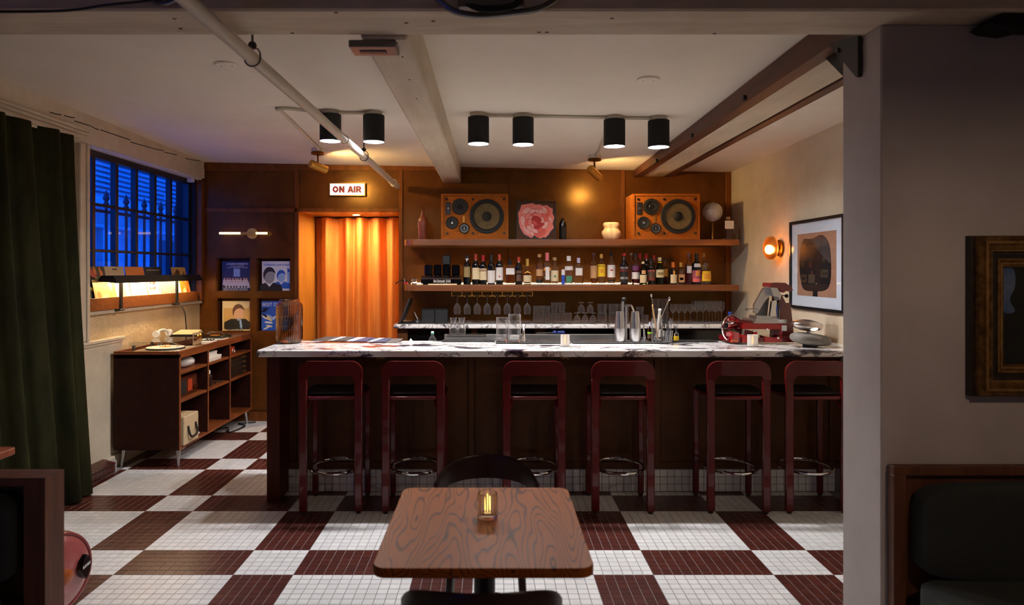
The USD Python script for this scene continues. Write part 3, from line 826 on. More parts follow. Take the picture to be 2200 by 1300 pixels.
def candle(x, y, z, r, h, label, kind):
    c = thing('candle_holder', label, 'candle', (x, y, z))
    n = 72
    if kind == 'ribbed':
        m = lathe([(0, 0), (r * 0.92, 0), (r, 0.006), (r, h - 0.006), (r * 0.97, h), (r * 0.88, h), (r * 0.86, 0.014), (0, 0.012)], n)
        ang = np.arctan2(m[0][:, 1], m[0][:, 0]); rad = np.hypot(m[0][:, 0], m[0][:, 1])
        k = np.where(rad > r * 0.95, 1 + 0.035 * np.cos(ang * 18), 1)
        part(c, 'glass_cup', (m[0] * np.stack([k, k, np.ones(len(k))], 1), m[1]), 'bottle_clear', smooth=50)
    else:
        part(c, 'glass_cup', lathe([(0, 0), (r * 0.9, 0), (r, 0.004), (r, h), (r * 0.93, h), (r * 0.88, 0.01), (0, 0.009)], 32), 'clear_glass' if kind == 'clear' else 'frosted_glass', smooth=40)
    part(c, 'candle_body', lathe([(0, 0.015), (r * 0.42, 0.015), (r * 0.42, h * 0.19), (r * 0.3, h * 0.21), (0, h * 0.2)], 20), 'wax')
    part(c, 'flame', lathe([(0, h * 0.22), (r * 0.10, h * 0.30), (r * 0.12, h * 0.5), (r * 0.10, h * 0.8), (0, h * 0.98)], 12), 'flame_core' if kind == 'ribbed' else 'flame')
    return c


candle(-0.02, 2.345, 0.7505, 0.034, 0.083, 'ribbed clear glass with a lit amber candle on the oak table', 'ribbed')
q = at(1617, 743, 4.74); candle(q[0], 4.74, CZ + 0.0005, 0.036, 0.083, 'small frosted glass with a lit candle in front of the red slicer', 'frosted')
q = at(1214, 743, 4.75); candle(q[0], 4.75, CZ + 0.0005, 0.031, 0.083, 'white votive glass alone on the front of the bar top', 'frosted')

# booths at the left and right edges, table at the left edge
bs = thing('booth_bench', 'dark upholstered booth with a wooden frame at the lower left corner', 'booth', (-2.3, 2.5, 0))
part(bs, 'back_frame', cat([box(-3.1, -1.623, 2.46, 2.57, 0.82, 0.85), box(-1.70, -1.623, 2.46, 2.57, 0, 0.82), box(-3.1, -1.70, 2.54, 2.57, 0.0, 0.82)]), 'booth_wood', local=False)
part(bs, 'back_cushion', pillow(-3.08, -1.735, 2.42, 2.545, 0.46, 0.79, 8), 'velvet_booth', local=False)
part(bs, 'seat_cushion', pillow(-3.08, -1.71, 1.93, 2.45, 0.33, 0.46, 7), 'velvet_booth', local=False)
part(bs, 'seat_base', box(-3.08, -1.72, 1.98, 2.54, 0.0, 0.335), 'booth_wood', local=False)
bq = thing('booth_bench', 'dark upholstered banquette with a wooden frame against the grey pillar wall', 'booth', (2.5, 2.55, 0))
part(bq, 'back_frame', cat([box(1.515, 3.58, 2.57, 2.612, 0.825, 0.858, 0.002), box(1.515, 1.562, 2.57, 2.612, 0, 0.825, 0.002), box(1.562, 3.58, 2.60, 2.612, 0.0, 0.825)]), 'booth_wood', local=False)
part(bq, 'back_cushion', pillow(1.59, 3.55, 2.49, 2.605, 0.45, 0.80, 9), 'velvet_booth', local=False)
part(bq, 'seat_cushion', pillow(1.555, 3.55, 2.0, 2.56, 0.33, 0.46, 9), 'velvet_booth', local=False)
part(bq, 'seat_base', box(1.57, 3.55, 2.03, 2.59, 0.0, 0.335), 'booth_wood', local=False)
tl = thing('dining_table', 'corner of a reddish wooden table at the left edge by the curtain', 'table', (-2.65, 3.0, 0))
part(tl, 'table_top', mv(soft(rrect(-0.12, -0.33, 0.32, 0.33, 0.03, 5), 0.035, 0.006), (0, 0, 0.705)), 'table_red')
part(tl, 'pedestal', lathe([(0, 0.0), (0.12, 0.0), (0.12, 0.012), (0.036, 0.03), (0.036, 0.70), (0.1, 0.705), (0, 0.705)], 20), 'black_metal')

# pink round case by the booth
M('pink_gloss', S(170, 92, 88), S(156, 78, 76), 14, detail=6, rough=0.22, coat_weight=0.6, coat_roughness=0.1, bump=(0.12, 70))
M('pink_rim', S(140, 58, 56), rough=0.2, coat_weight=0.5)
M('amber_plastic', S(170, 84, 30), rough=0.3)
pk = thing('round_case', 'glossy pink round drum-like case with a black diamond badge behind the booth', 'case', (-2.047, 3.14, 0))
D = np.array([0.95, -0.31, 0.0]); C0 = np.array([0, 0, 0.197])
def od(m): return orient(m, C0, D)
part(pk, 'shell', od(lathe([(0, -0.13), (0.08, -0.12), (0.15, -0.08), (0.185, -0.03), (0.193, 0), (0.185, 0.03), (0, 0.03)], 48)), 'pink_rim', smooth=60)
part(pk, 'dome', od(lathe([(0.180, 0.03), (0.165, 0.045), (0.12, 0.066), (0.06, 0.078), (0.0, 0.082)], 48)), 'pink_gloss', smooth=60)
part(pk, 'rim', od((lambda a: tube(np.stack([0.181 * np.cos(a), 0.181 * np.sin(a), np.full(48, 0.034)], 1), 0.008, 8, True))(np.arange(48) * 2 * math.pi / 48)), 'pink_rim', smooth=60)
part(pk, 'knob', od(lathe([(0.035, 0.075), (0.035, 0.098), (0.02, 0.106), (0, 0.106)], 24)), 'amber_plastic')
side_v = np.cross([0, 0, 1.0], D); side_v /= np.linalg.norm(side_v)
def badge(m, d, off):
    """Lays a front (facing -y) on the dome, off metres towards the viewer's right."""
    v, f = m
    nrm = D * 0.90 + side_v * 0.40; nrm /= np.linalg.norm(nrm)
    rt = np.cross([0, 0, 1.0], nrm)
    c = C0 + D * 0.066 + side_v * 0.112
    return c + v[:, :1] * rt + v[:, 2:] * np.array([0, 0, 1.0]) + (-v[:, 1:2] + d) * nrm, f
b1 = part(pk, 'badge', badge(face(Polygon([(-0.045, 0), (-0.03, 0.035), (0, 0.058), (0.03, 0.035), (0.045, 0), (0.03, -0.035), (0, -0.058), (-0.03, -0.035)]), -0.006, 0.02), 0.012, 0), 'black_gloss', label='black diamond badge')
part(b1, 'lettering', badge(words('BLUE HEAT', 0.012, 0.001, width=0.072), 0.0185, 0), 'white_plastic')
# ---------------------------------------------------------------- lamps on the ceiling
def make_can(label):
    c = thing('ceiling_lamp', label, 'lamp', group='black cylinder lamps in a row over the bar')
    part(c, 'canopy', lathe([(0, -0.001), (0.058, -0.001), (0.058, -0.033), (0, -0.033)][::-1], 28), 'pipe_paint')
    R, H = 0.076, 0.19
    z0 = -0.033 - H
    part(c, 'shade', lathe([(R - 0.004, z0 + 0.003), (R - 0.002, z0), (R, z0 + 0.002), (R, -0.035), (R - 0.003, -0.032), (0, -0.032)], 40), 'black_matte', smooth=40)
    part(c, 'reflector', lathe([(0, z0 + 0.068), (0.052, z0 + 0.067), (0.066, z0 + 0.03), (R - 0.005, z0 + 0.004), (R - 0.004, z0 + 0.004), (R - 0.004, z0 + 0.074), (0, z0 + 0.074)][::-1], 32), 'reflector', smooth=40)
    part(c, 'bulb', ball((0, 0, z0 + 0.034), 0.04, (1, 1, 0.68), 2), 'can_light', smooth=True)
    return c


CANY = 4.88
canx = [(px - CX) * CANY / FP for px in (710, 803, 1028, 1124, 1320, 1415)]
nth = ['leftmost black cylinder ceiling lamp, behind the diagonal pipe', 'second black cylinder ceiling lamp from the left', 'third black cylinder ceiling lamp, first right of the ceiling beam',
       'fourth black cylinder ceiling lamp from the left', 'fifth black cylinder ceiling lamp from the left', 'rightmost black cylinder ceiling lamp, nearest the brown plank']
p0 = None
for x, lab in zip(canx, nth):
    loc = (x, CANY, ceil_z(x) + 0.004)
    if p0 is None:
        p0 = make_can(lab); place(p0, loc)
    else:
        dup(p0, loc, 0, lab)


def conduit(pts, r, label, bend=6):
    return solo('conduit', label, 'pipe', tube(smoothline(pts, bend), r, 8), 'pipe_paint')


zc = lambda x, y=4.88: ceil_z(x, y) - 0.014
a = at(587, 245, 4.8)[0]
conduit([(canx[0] - 0.06, CANY, zc(-1.2)), (a + 0.10, 4.79, zc(a)), (a + 0.02, 4.82, zc(a)), (a + 0.03, 4.92, zc(a)), (-1.60, 6.15, zc(-1.6, 6.15)), (-1.63, 6.28, zc(-1.63, 6.28))], 0.011, 'thin cream conduit bent from the left lamps to the left brass spotlight')
conduit([(canx[0] + 0.06, CANY, zc(-1)), (canx[1] - 0.06, CANY, zc(-1))], 0.011, 'short cream conduit between the two left black lamps', 2)
conduit([(canx[2] + 0.06, CANY, zc(0)), (canx[3] - 0.06, CANY, zc(0.2))], 0.011, 'short cream conduit between the third and fourth black lamps', 2)
conduit([(canx[3] + 0.06, CANY, zc(0.2)), (canx[4] - 0.06, CANY, zc(0.8))], 0.011, 'long cream conduit between the fourth and fifth black lamps', 2)
conduit([(canx[4] + 0.06, CANY, zc(0.9)), (canx[5] - 0.06, CANY, zc(1.1))], 0.011, 'short cream conduit between the fifth and rightmost black lamps', 2)
conduit([(canx[4] + 0.0, CANY + 0.07, zc(0.9)), (0.955, 6.2, zc(0.95, 6.2)), (0.96, 6.36, zc(0.95, 6.36))], 0.011, 'thin cream conduit running back to the right brass spotlight', 2)

# added pendant, an unseen fill light for the front room behind the lens
pd = thing('pendant_lamp', 'added black pendant lamp as fill light for the front room, outside the picture', 'lamp', (1.7, 0.8, 2.2))
part(pd, 'shade', lathe([(0.178, 0.0), (0.18, 0.0), (0.18, 0.004), (0.06, 0.13), (0.02, 0.15), (0, 0.15), (0, 0.146), (0.02, 0.146), (0.058, 0.126), (0.177, 0.003), (0.178, 0.0)], 36), 'black_metal')
part(pd, 'bulb', ball((0, 0, 0.022), 0.04), 'added_fill_light', smooth=True)
part(pd, 'cord', cyl((0, 0, 0.15), (0, 0, 0.64), 0.004, n=8), 'black_metal')

# brass spotlights
def make_spot(label, loc, aim):
    s = thing('spotlight', label, 'spotlight', loc, group=None)
    part(s, 'canopy', lathe([(0, 0), (0.062, 0), (0.062, -0.02), (0.05, -0.024), (0, -0.024)][::-1], 28), 'brass_dark')
    part(s, 'junction_box', cyl((0, -0.01, 0.0), (0, -0.01, 0.03), 0.055, n=20), 'pipe_paint')
    part(s, 'stem', cyl((0, 0, -0.02), (0, 0, -0.10), 0.009, n=10), 'brass_dark')
    d = np.asarray(aim, float); d /= np.linalg.norm(d)
    c = np.array([0, 0, -0.135])
    o = lambda m: orient(m, c, d)
    part(s, 'barrel', o(lathe([(0, -0.085), (0.030, -0.085), (0.036, -0.08), (0.036, 0.092), (0.033, 0.092), (0.033, 0.03), (0, 0.03)], 28)), 'brass', smooth=40)
    part(s, 'bulb', o(lathe([(0, 0.084), (0.029, 0.084), (0.029, 0.078), (0, 0.078)][::-1], 20)), 'spot_light')
    return s


make_spot('brass spotlight at the left, aimed at the wood wall beside the lit sign', (-1.64, 6.35, ceil_z(-1.64, 6.35) - 0.03), (0.66, 0.62, -0.24))
make_spot('brass spotlight at the right, aimed at the wood wall above the flower picture', (0.955, 6.42, ceil_z(0.95, 6.42) - 0.03), (0.62, 0.66, -0.42))

# sprinkler pipe
pipe = thing('sprinkler_pipe', 'white sprinkler pipe running diagonally under the ceiling to the wood wall', 'pipe', (-1.0, 4.5, 2.483))
part(pipe, 'pipe', cyl((-1.0, 0.5, 2.483), (-1.0, 7.10, 2.483), 0.027, n=20), 'pipe_paint', local=False, smooth=40)
part(pipe, 'coupling', cyl((-1.0, 4.56, 2.483), (-1.0, 4.61, 2.483), 0.031, n=20), 'pipe_paint', local=False, smooth=40)
part(pipe, 'end_fitting', cat([cyl((-1.0, 6.78, 2.483), (-1.0, 6.88, 2.483), 0.033, n=20), cyl((-1.0, 6.83, 2.483), (-1.04, 6.80, 2.50), 0.022, n=14)]), 'pipe_paint', local=False, smooth=40)
part(pipe, 'end_cap', ball((-1.0, 6.83, 2.483), 0.04), 'pipe_paint', local=False, smooth=True)
def hanger(y, ztop, lab):
    h = thing('pipe_hanger', lab, 'hanger', (-1.0, y, 2.483))
    a = np.linspace(-2.6, 2.6, 25)
    part(h, 'loop', tube(np.stack([0.033 * np.sin(a), np.zeros(25), -0.034 * np.cos(a) + np.where(np.abs(a) > 1.57, 0.012, 0.0)], 1), 0.0035, 6), 'steel_dark')
    part(h, 'swivel_nut', lathe([(0, 0.04), (0.014, 0.04), (0.018, 0.055), (0.012, 0.066), (0, 0.066)], 10), 'black_metal')
    part(h, 'rod', cyl((0, 0, 0.06), (0, 0, ztop - 2.483), 0.005, n=8), 'steel_dark')
hanger(2.82, ceil_z(-1.0, 2.82) + 0.002, 'loop hanger holding the pipe just behind the crossbeam')
hanger(5.25, ceil_z(-1.0, 5.25) + 0.002, 'thin rod hanger holding the pipe between the two left lamps')

for px, py, lab in ((487, 153, 'round flush ceiling disc at the left of the diagonal pipe'), (1393, 167, 'round flush ceiling disc above the right lamps')):
    x = (px - CX) / (CY - py) * 1.13
    y = FP * 1.13 / (CY - py)
    d = thing('ceiling_disc', lab, 'ceiling disc', (x, y, ceil_z(x, y)))
    part(d, 'cover', lathe([(0, 0.004), (0.066, 0.004), (0.066, -0.006), (0.060, -0.010), (0, -0.010)][::-1], 36), 'plaster_ceiling')
    for k in (-0.03, 0.03):
        part(d, 'screw', cyl((k, 0, -0.009), (k, 0, -0.012), 0.003, n=8), 'steel_dark')

# wires and a junction box on the dark face of the crossbeam
def wire(px_pts, y, r, label, mat='black_metal'):
    return solo('cable', label, 'cable', tube(smoothline([at(a, b, y) for a, b in px_pts], 6), r, 8), mat)


wire([(-60, 23), (0, 25), (110, 24), (170, 20), (230, 11), (330, 1), (420, -8)], 2.465, 0.005, 'black cable sagging along the left end of the crossbeam')
wire([(930, -12), (952, 8), (975, 23), (1005, 31), (1040, 33), (1085, 29), (1150, 20), (1185, 4), (1200, -10)], 2.455, 0.012, 'grey flexible conduit looping under the crossbeam at the top centre', 'steel_dark')
jb = thing('junction_box', 'dark electrical box above the looping conduit at the top centre', 'junction box', (at(1055, 5, 2.46)))
q0, q1 = at(985, 18, 2.46), at(1125, -25, 2.46)
part(jb, 'cover', box(q0[0], q1[0], 2.44, 2.478, q0[2], q1[2], 0.004), 'steel_dark', local=False)
for k in range(3):
    part(jb, 'cable_loop', tube(smoothline([at(1000 + 6 * k, 10, 2.43), at(1040, 24 - 5 * k, 2.43), at(1105 - 5 * k, 16 - 3 * k, 2.43), at(1120, -8, 2.43)], 6), 0.005, 6), 'black_metal', local=False)
wire([(325, -6), (335, 4), (355, 7), (375, 0), (392, -12)], 2.46, 0.008, 'grey flexible conduit beside the top of the diagonal pipe', 'steel_dark')
sp = thing('wall_speaker', 'black object hanging at the top of the pillar wall in the upper right corner', 'speaker', (1.86, 2.55, 2.5))
part(sp, 'housing', face(Polygon([at(2105, 58, 2.56)[[0, 2]], at(2140, 33, 2.56)[[0, 2]], at(2290, 32, 2.56)[[0, 2]], at(2290, 66, 2.56)[[0, 2]], at(2200, 64, 2.56)[[0, 2]], at(2165, 72, 2.56)[[0, 2]], at(2120, 66, 2.56)[[0, 2]]]), 2.50, 2.615), 'black_matte', local=False)

# small white devices in the corner
sd = thing('motion_sensor', 'small white box sensor in the corner above the window', 'sensor', (XL + 0.09, 7.19, 2.6))
q = at(431, 372, 7.185)
part(sd, 'housing', box(q[0] - 0.028, q[0] + 0.03, 7.15, 7.215, q[2] - 0.05, q[2] + 0.05, 0.006), 'white_plastic', local=False)
sd = thing('window_sensor', 'tiny white sensor under the window lintel', 'sensor', (XL + 0.02, 7.05, 2.56))
part(sd, 'housing', box(XL - 0.03, XL + 0.03, 7.02, 7.08, 2.52, 2.562, 0.006), 'white_plastic', local=False)

# ---------------------------------------------------------------- curtains
def curtain(name, label, along, top, bot, mat, depth_top, depth_bot, folds, seed, normal, t=0.006, rows=24, cols=240, spread=None, lean=0.0):
    """along: (p0, p1) of the rail; hangs from height top to bot; the folds swing along normal."""
    r = random.Random(seed)
    p0, p1 = np.asarray(along[0], float), np.asarray(along[1], float)
    L = np.linalg.norm(p1 - p0)
    ph = [(r.uniform(0, 6.28), f * r.uniform(0.85, 1.15), a) for f, a in ((folds, 1.0), (folds * 0.53, 0.55), (folds * 1.9, 0.22))]
    u = np.linspace(0, 1, cols)
    w = np.linspace(0, 1, rows)
    pts = np.zeros((2, rows, cols, 3))
    for i, q in enumerate(w):
        warp = u + 0.018 * np.sin(6.28 * u * 2 + q * 1.5)
        wave = sum(a * np.sin(6.283 * f * warp + p + 0.5 * q * math.sin(p)) for p, f, a in ph) / 1.3
        wave = np.sign(wave) * np.abs(wave) ** 0.8
        d = depth_top * (1 - q) + depth_bot * q
        uu = u if spread is None else u * (1 + spread * q ** 1.5) 
        base = p0 + (p1 - p0) * uu[:, None]
        P = base + np.asarray(normal) * (d * wave + lean * q ** 1.2)[:, None]
        P[:, 2] = top + (bot - top) * q
        pts[0, i], pts[1, i] = P, P - np.asarray(normal) * t
    v = pts.reshape(-1, 3)
    N = rows * cols
    f = []
    i, j = np.meshgrid(np.arange(rows - 1), np.arange(cols - 1), indexing='ij')
    a = (i * cols + j).ravel()
    quads = np.vstack([np.stack([a, a + cols, a + cols + 1, a + 1], 1), np.stack([a + N, a + 1 + N, a + cols + 1 + N, a + cols + N], 1)])
    for j in range(cols - 1):
        f.append((j, j + 1, j + 1 + N, j + N)); b = (rows - 1) * cols + j
        f.append((b, b + N, b + 1 + N, b + 1))
    for i in range(rows - 1):
        f.append((i * cols, i * cols + N, (i + 1) * cols + N, (i + 1) * cols)); b = i * cols + cols - 1
        f.append((b, b + cols, b + cols + N, b + N))
    q = np.vstack([quads, np.array(f)])
    return v, np.vstack([q[:, [0, 1, 2]], q[:, [0, 2, 3]]])


gc = thing('curtain', 'dark green velvet curtain hanging at the left edge', 'curtain', (XL + 0.12, 4.2, 0.03))
part(gc, 'cloth', curtain('', '', ((XL + 0.105, 2.95, 0), (XL + 0.105, 4.96, 0)), 2.575, 0.012, '', 0.035, 0.075, 8.5, 5, (1, 0, 0), lean=0.13), 'velvet_green', smooth=True, local=False)
part(gc, 'curtain_track', box(XL + 0.07, XL + 0.10, 2.9, 5.0, 2.575, 2.60), 'trim_paint', local=False)
rc = thing('curtain', 'rust orange pleated curtain lit from above in the doorway', 'curtain', ((dx0 + dx1) / 2, YB + 0.66, 0))
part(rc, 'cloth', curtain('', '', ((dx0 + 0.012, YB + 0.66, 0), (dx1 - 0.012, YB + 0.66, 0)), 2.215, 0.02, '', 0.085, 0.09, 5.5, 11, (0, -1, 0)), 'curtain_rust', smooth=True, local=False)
part(rc, 'curtain_rod', cyl((dx0 + 0.002, YB + 0.66, 2.222), (dx1 - 0.002, YB + 0.66, 2.222), 0.007, n=10), 'black_metal', local=False)
dl = thing('downlight', 'small round downlight above the rust curtain', 'downlight', (at(765, 461, 7.6)[0], YB + 0.36, dz))
part(dl, 'trim_ring', lathe([(0.036, 0.001), (0.048, 0.001), (0.048, -0.006), (0.036, -0.006), (0.036, 0.001)][::-1], 28), 'white_plastic')
part(dl, 'bulb', lathe([(0, -0.001), (0.036, -0.001), (0.036, -0.004), (0, -0.004)][::-1], 24), 'door_light')

# ---------------------------------------------------------------- things on the wood wall
M('sign_red', S(150, 8, 14), rough=0.5)
sg = thing('lit_sign', 'lit white sign with red letters above the doorway', 'sign', (X(748), YB - 0.04, Z(408)))
sw, sh = (X(787) - X(710)) / 2, (Z(394) - Z(422)) / 2
part(sg, 'frame', cat([face(rect(-sw, -sh, sw, sh).difference(rect(-sw + 0.008, -sh + 0.008, sw - 0.008, sh - 0.008)), -0.012, 0.024), box(-sw + 0.004, sw - 0.004, 0.012, 0.024, -sh + 0.004, sh - 0.004)]), 'brass_dark')
pnl = part(sg, 'light_panel', box(-sw + 0.008, sw - 0.008, -0.004, 0.012, -sh + 0.008, sh - 0.008), 'sign_light')
def stroke(pts, w=0.0135): return LineString(pts).buffer(w / 2, cap_style=2, join_style=2)
hh = 0.062
glyph = {'O': affinity.scale(Point(0.024, hh / 2).buffer(0.031), 0.86, 1).difference(affinity.scale(Point(0.024, hh / 2).buffer(0.0175), 0.84, 1)),
         'N': unary_union([rect(0, 0, 0.014, hh), rect(0.036, 0, 0.05, hh), Polygon([(0, hh), (0.015, hh), (0.05, 0), (0.035, 0)])]),
         'A': Polygon([(0, 0), (0.02, hh), (0.036, hh), (0.056, 0), (0.041, 0), (0.0375, 0.012), (0.0185, 0.012), (0.015, 0)]).difference(Polygon([(0.022, 0.023), (0.034, 0.023), (0.028, 0.045)])),
         'I': rect(0, 0, 0.014, hh),
         'R': unary_union([rect(0, 0, 0.014, hh), rect(0, 0.024, 0.028, hh), Point(0.028, 0.043).buffer(0.019), Polygon([(0.018, 0.028), (0.033, 0.028), (0.05, 0), (0.034, 0)])]).difference(rect(0.014, 0.036, 0.027, 0.050).union(Point(0.027, 0.043).buffer(0.007)))}
pen = -0.15
for ch_, adv in (('O', 0.062), ('N', 0.086), ('A', 0.062), ('I', 0.024), ('R', 0.05)):
    part(pnl, 'letter', mv(face(affinity.scale(glyph[ch_], 1.05, 1, origin=(0, 0)).buffer(0.0022), -0.003, 0), (pen, -0.0041, -0.031)), 'sign_red')
    pen += adv * 1.05
st = at(543, 502, YB)
sc = thing('wall_sconce', 'slim brass bar sconce on a round disc above the record niches', 'wall lamp', (st[0], YB - 0.012, st[2]))
part(sc, 'disc', lathe([(0, 0), (0.058, 0), (0.056, 0.012), (0, 0.014)], 36)if False else orient(lathe([(0, 0), (0.058, 0), (0.056, 0.012), (0, 0.014)], 36), (0, 0, 0), (0, -1, 0)), 'brass_satin')
part(sc, 'arm', cyl((0, -0.01, 0), (0, -0.06, 0), 0.008, n=12), 'brass')
part(sc, 'collar', cyl((-0.10, -0.06, 0), (0.06, -0.06, 0), 0.0125, n=16), 'brass_satin')
part(sc, 'light_tube', cyl((-0.325, -0.06, 0), (-0.10, -0.06, 0), 0.012, n=16), 'tube_cream')if False else None
M('tube_cream', S(240, 222, 180), rough=0.35, emission_color=(1.0, 0.70, 0.36), emission_strength=2.2)
for x0, x1 in ((-0.325, -0.10), (0.06, 0.185)):
    part(sc, 'light_tube', cyl((x0, -0.06, 0), (x1, -0.06, 0), 0.012, n=16), 'tube_cream')
for x0 in (-0.335, 0.185):
    part(sc, 'end_cap', cyl((x0, -0.06, 0), (x0 + 0.01, -0.06, 0), 0.013, n=16), 'brass')

# record sleeves standing in the four niches
def portrait(par, x, z, s, skin, hair, suit, y, lab=None):
    """A plain generic head-and-shoulders print: hair, face, shoulders."""
    part(par, 'print', face(affinity.scale(Point(0, 0).buffer(0.055 * s), 0.82, 1.12).union(Point(0, 0)).buffer(0), 0, 0.0006) if False else mv(face(affinity.scale(Point(0, 0).buffer(0.060 * s), 0.82, 1.15), 0, 0.0004), (x, y - 0.0004, z)), skin)
    cap_ = affinity.scale(Point(0, 0.012 * s).buffer(0.067 * s), 0.86, 1.1).difference(affinity.scale(Point(0.012 * s, -0.022 * s).buffer(0.066 * s), 0.86, 1.0))
    part(par, 'print', mv(face(cap_, 0, 0.0004), (x, y - 0.0006, z)), hair)
    part(par, 'print', mv(face(Polygon([(-0.13 * s, -0.15 * s), (-0.11 * s, -0.085 * s), (-0.035 * s, -0.06 * s), (0, -0.1 * s), (0.035 * s, -0.06 * s), (0.11 * s, -0.085 * s), (0.13 * s, -0.15 * s)]), 0, 0.0004), (x, y - 0.0006, z)), suit)


for nm, c in (('print_navy', (26, 44, 92)), ('print_blue', (40, 92, 190)), ('print_sky', (150, 180, 222)), ('print_white', (226, 226, 226)), ('print_grey', (150, 150, 152)), ('print_black', (22, 22, 24)), ('print_skin', (222, 176, 138)),
              ('print_cream', (236, 214, 160)), ('print_tan', (214, 170, 100)), ('print_orange', (220, 120, 40)), ('print_red', (176, 50, 44)), ('print_brown', (110, 72, 44)), ('print_green', (112, 128, 50)), ('print_yellow', (236, 196, 60)), ('print_pink', (232, 132, 120))):
    M(nm, S(*c), rough=0.45)


def sleeve(label, mat, loc, w=0.305, h=0.315, tilt=0, rz=0, group='record sleeves in the wall niches'):
    a = thing('record_sleeve', label, 'record', loc, rz, group=group)
    part(a, 'cover', mv(box(-w / 2, w / 2, 0, 0.005, 0, h, 0.001), rx=tilt), mat)
    return a


def nloc(k, dx=0.015):
    n = niches[k]
    return ((n[0] + n[2]) / 2 + dx, YB + 0.035, n[1] + 0.001)


r = random.Random(3)
a = sleeve('record sleeve with a white robed choir on navy in the upper left niche', 'print_navy', nloc(0))
for txt, z, hh, w in (('LUCIANO PAVAROTTI', 0.278, 0.018, 0.23), ('O HOLY NIGHT', 0.258, 0.010, 0.15), ('KURT HERBERT ADLER', 0.243, 0.008, 0.22)):
    part(a, 'lettering', mv(words(txt, hh, 0.0005, width=w), (0.01, -0.0002, z)), 'print_white')
for row, (n, z) in enumerate(((9, 0.105), (8, 0.075), (8, 0.02))):
    for k in range(n):
        x = -0.125 + 0.25 * (k + (0.5 if row == 1 else 0)) / (n - 0.5) + r.uniform(-0.004, 0.004)
        part(a, 'print', mv(face(Polygon([(-0.02, -0.045), (-0.013, 0.012), (0.013, 0.012), (0.02, -0.045)]), 0, 0.0004), (x, -0.0004 - 0.0002 * row, z)), 'print_white' if row < 2 else 'print_grey')
        part(a, 'print', mv(face(Point(0, 0.022).buffer(0.0095, quad_segs=3), 0, 0.0004), (x, -0.0004 - 0.0002 * row, z)), 'print_skin' if row < 2 else 'print_black')
part(a, 'print', face(rect(-0.03, 0.15, 0.04, 0.235), -0.0004, 0), 'print_sky')
a = sleeve('white record sleeve with black and blue portraits in the upper right niche', 'print_white', nloc(1))
part(a, 'lettering', mv(words('Al Martino Love is Blue', 0.02, 0.0005, width=0.275), (0.006, -0.0002, 0.268)), 'print_blue')
portrait(a, -0.072, 0.155, 1.15, 'print_grey', 'print_black', 'print_black', -0.0006)
portrait(a, 0.055, 0.15, 0.85, 'print_sky', 'print_blue', 'print_blue', -0.0003)
part(a, 'print', face(Polygon([(0.118, 0.04), (0.118, 0.24), (0.152, 0.21), (0.152, 0.04)]), -0.0005, 0), 'print_sky')
part(a, 'print', face(Polygon([(0.122, 0.2), (0.122, 0.248), (0.152, 0.22), (0.152, 0.2)]), -0.0009, 0), 'print_blue')
a = sleeve('cream record sleeve with a man in a dark suit in the lower left niche', 'print_cream', nloc(2, 0.018))
part(a, 'print', face(rect(-0.14, 0.015, 0.14, 0.30), -0.0003, 0), 'print_tan')
part(a, 'print', face(rect(-0.14, 0.24, 0.14, 0.30), -0.0005, 0), 'print_cream')
portrait(a, 0.02, 0.19, 1.1, 'print_skin', 'print_brown', 'print_black', -0.0006)
part(a, 'print', face(Polygon([(-0.135, 0.012), (-0.13, 0.09), (-0.06, 0.125), (0.10, 0.125), (0.135, 0.09), (0.14, 0.012)]), -0.0011, 0), 'print_black')
part(a, 'print', face(Polygon([(0.0, 0.125), (0.03, 0.08), (0.045, 0.012), (0.065, 0.012), (0.05, 0.12)]), -0.0014, 0), 'print_sky')
part(a, 'print', face(Polygon([(0.018, 0.11), (0.03, 0.11), (0.04, 0.012), (0.022, 0.012)]), -0.0018, 0), 'print_black')
a = sleeve('blue record sleeve with an abstract print, half hidden by the smoked jar', 'print_blue', nloc(3, 0.01))
part(a, 'lettering', mv(words('BEST OF P', 0.034, 0.0005, width=0.22), (-0.035, -0.0002, 0.262)), 'print_white')
for k in range(22):
    x, z = r.uniform(-0.13, 0.10), r.uniform(0.02, 0.24)
    e = affinity.rotate(affinity.scale(Point(0, 0).buffer(0.035, quad_segs=4), r.uniform(0.7, 1.3), r.uniform(0.15, 0.4)), r.uniform(-50, 30))
    e = affinity.translate(e, x, z).intersection(rect(-0.15, 0.004, 0.15, 0.25))
    if not e.is_empty:
        part(a, 'print', face(e, -0.0004 - 0.00012 * k, 0), r.choice(['print_white', 'print_black', 'print_cream', 'print_orange', 'print_sky', 'print_black', 'print_white']))

# right wall: picture and sconce
pc = thing('framed_print', 'black framed print with a dark rounded shape on tan, on the right wall', 'picture', (XR - 0.012, 5.33, 1.65))
py0, py1, pz0, pz1 = 4.86, 5.745, 1.292, 2.01
part(pc, 'frame', side(rect(py0, pz0, py1, pz1).difference(rect(py0 + 0.022, pz0 + 0.022, py1 - 0.022, pz1 - 0.022)), XR - 0.03, XR - 0.001), 'black_metal', local=False)
part(pc, 'mat', box(XR - 0.014, XR - 0.006, py0 + 0.02, py1 - 0.02, pz0 + 0.02, pz1 - 0.02), 'paper_white', local=False)
M('print_clay', S(196, 142, 104), S(184, 128, 92), 8, rough=0.6)
M('print_umber', S(88, 74, 64), S(70, 58, 50), 12, rough=0.6)
part(pc, 'print', box(XR - 0.0155, XR - 0.013, 4.985, 5.62, 1.40, 1.90), 'print_clay', local=False)
blob = smoothline([(5.50, 1.86), (5.36, 1.855), (5.20, 1.875), (5.09, 1.80), (5.06, 1.65), (5.07, 1.52), (5.14, 1.455), (5.33, 1.44), (5.50, 1.45), (5.56, 1.53), (5.58, 1.66), (5.56, 1.79), (5.50, 1.86)], 6)
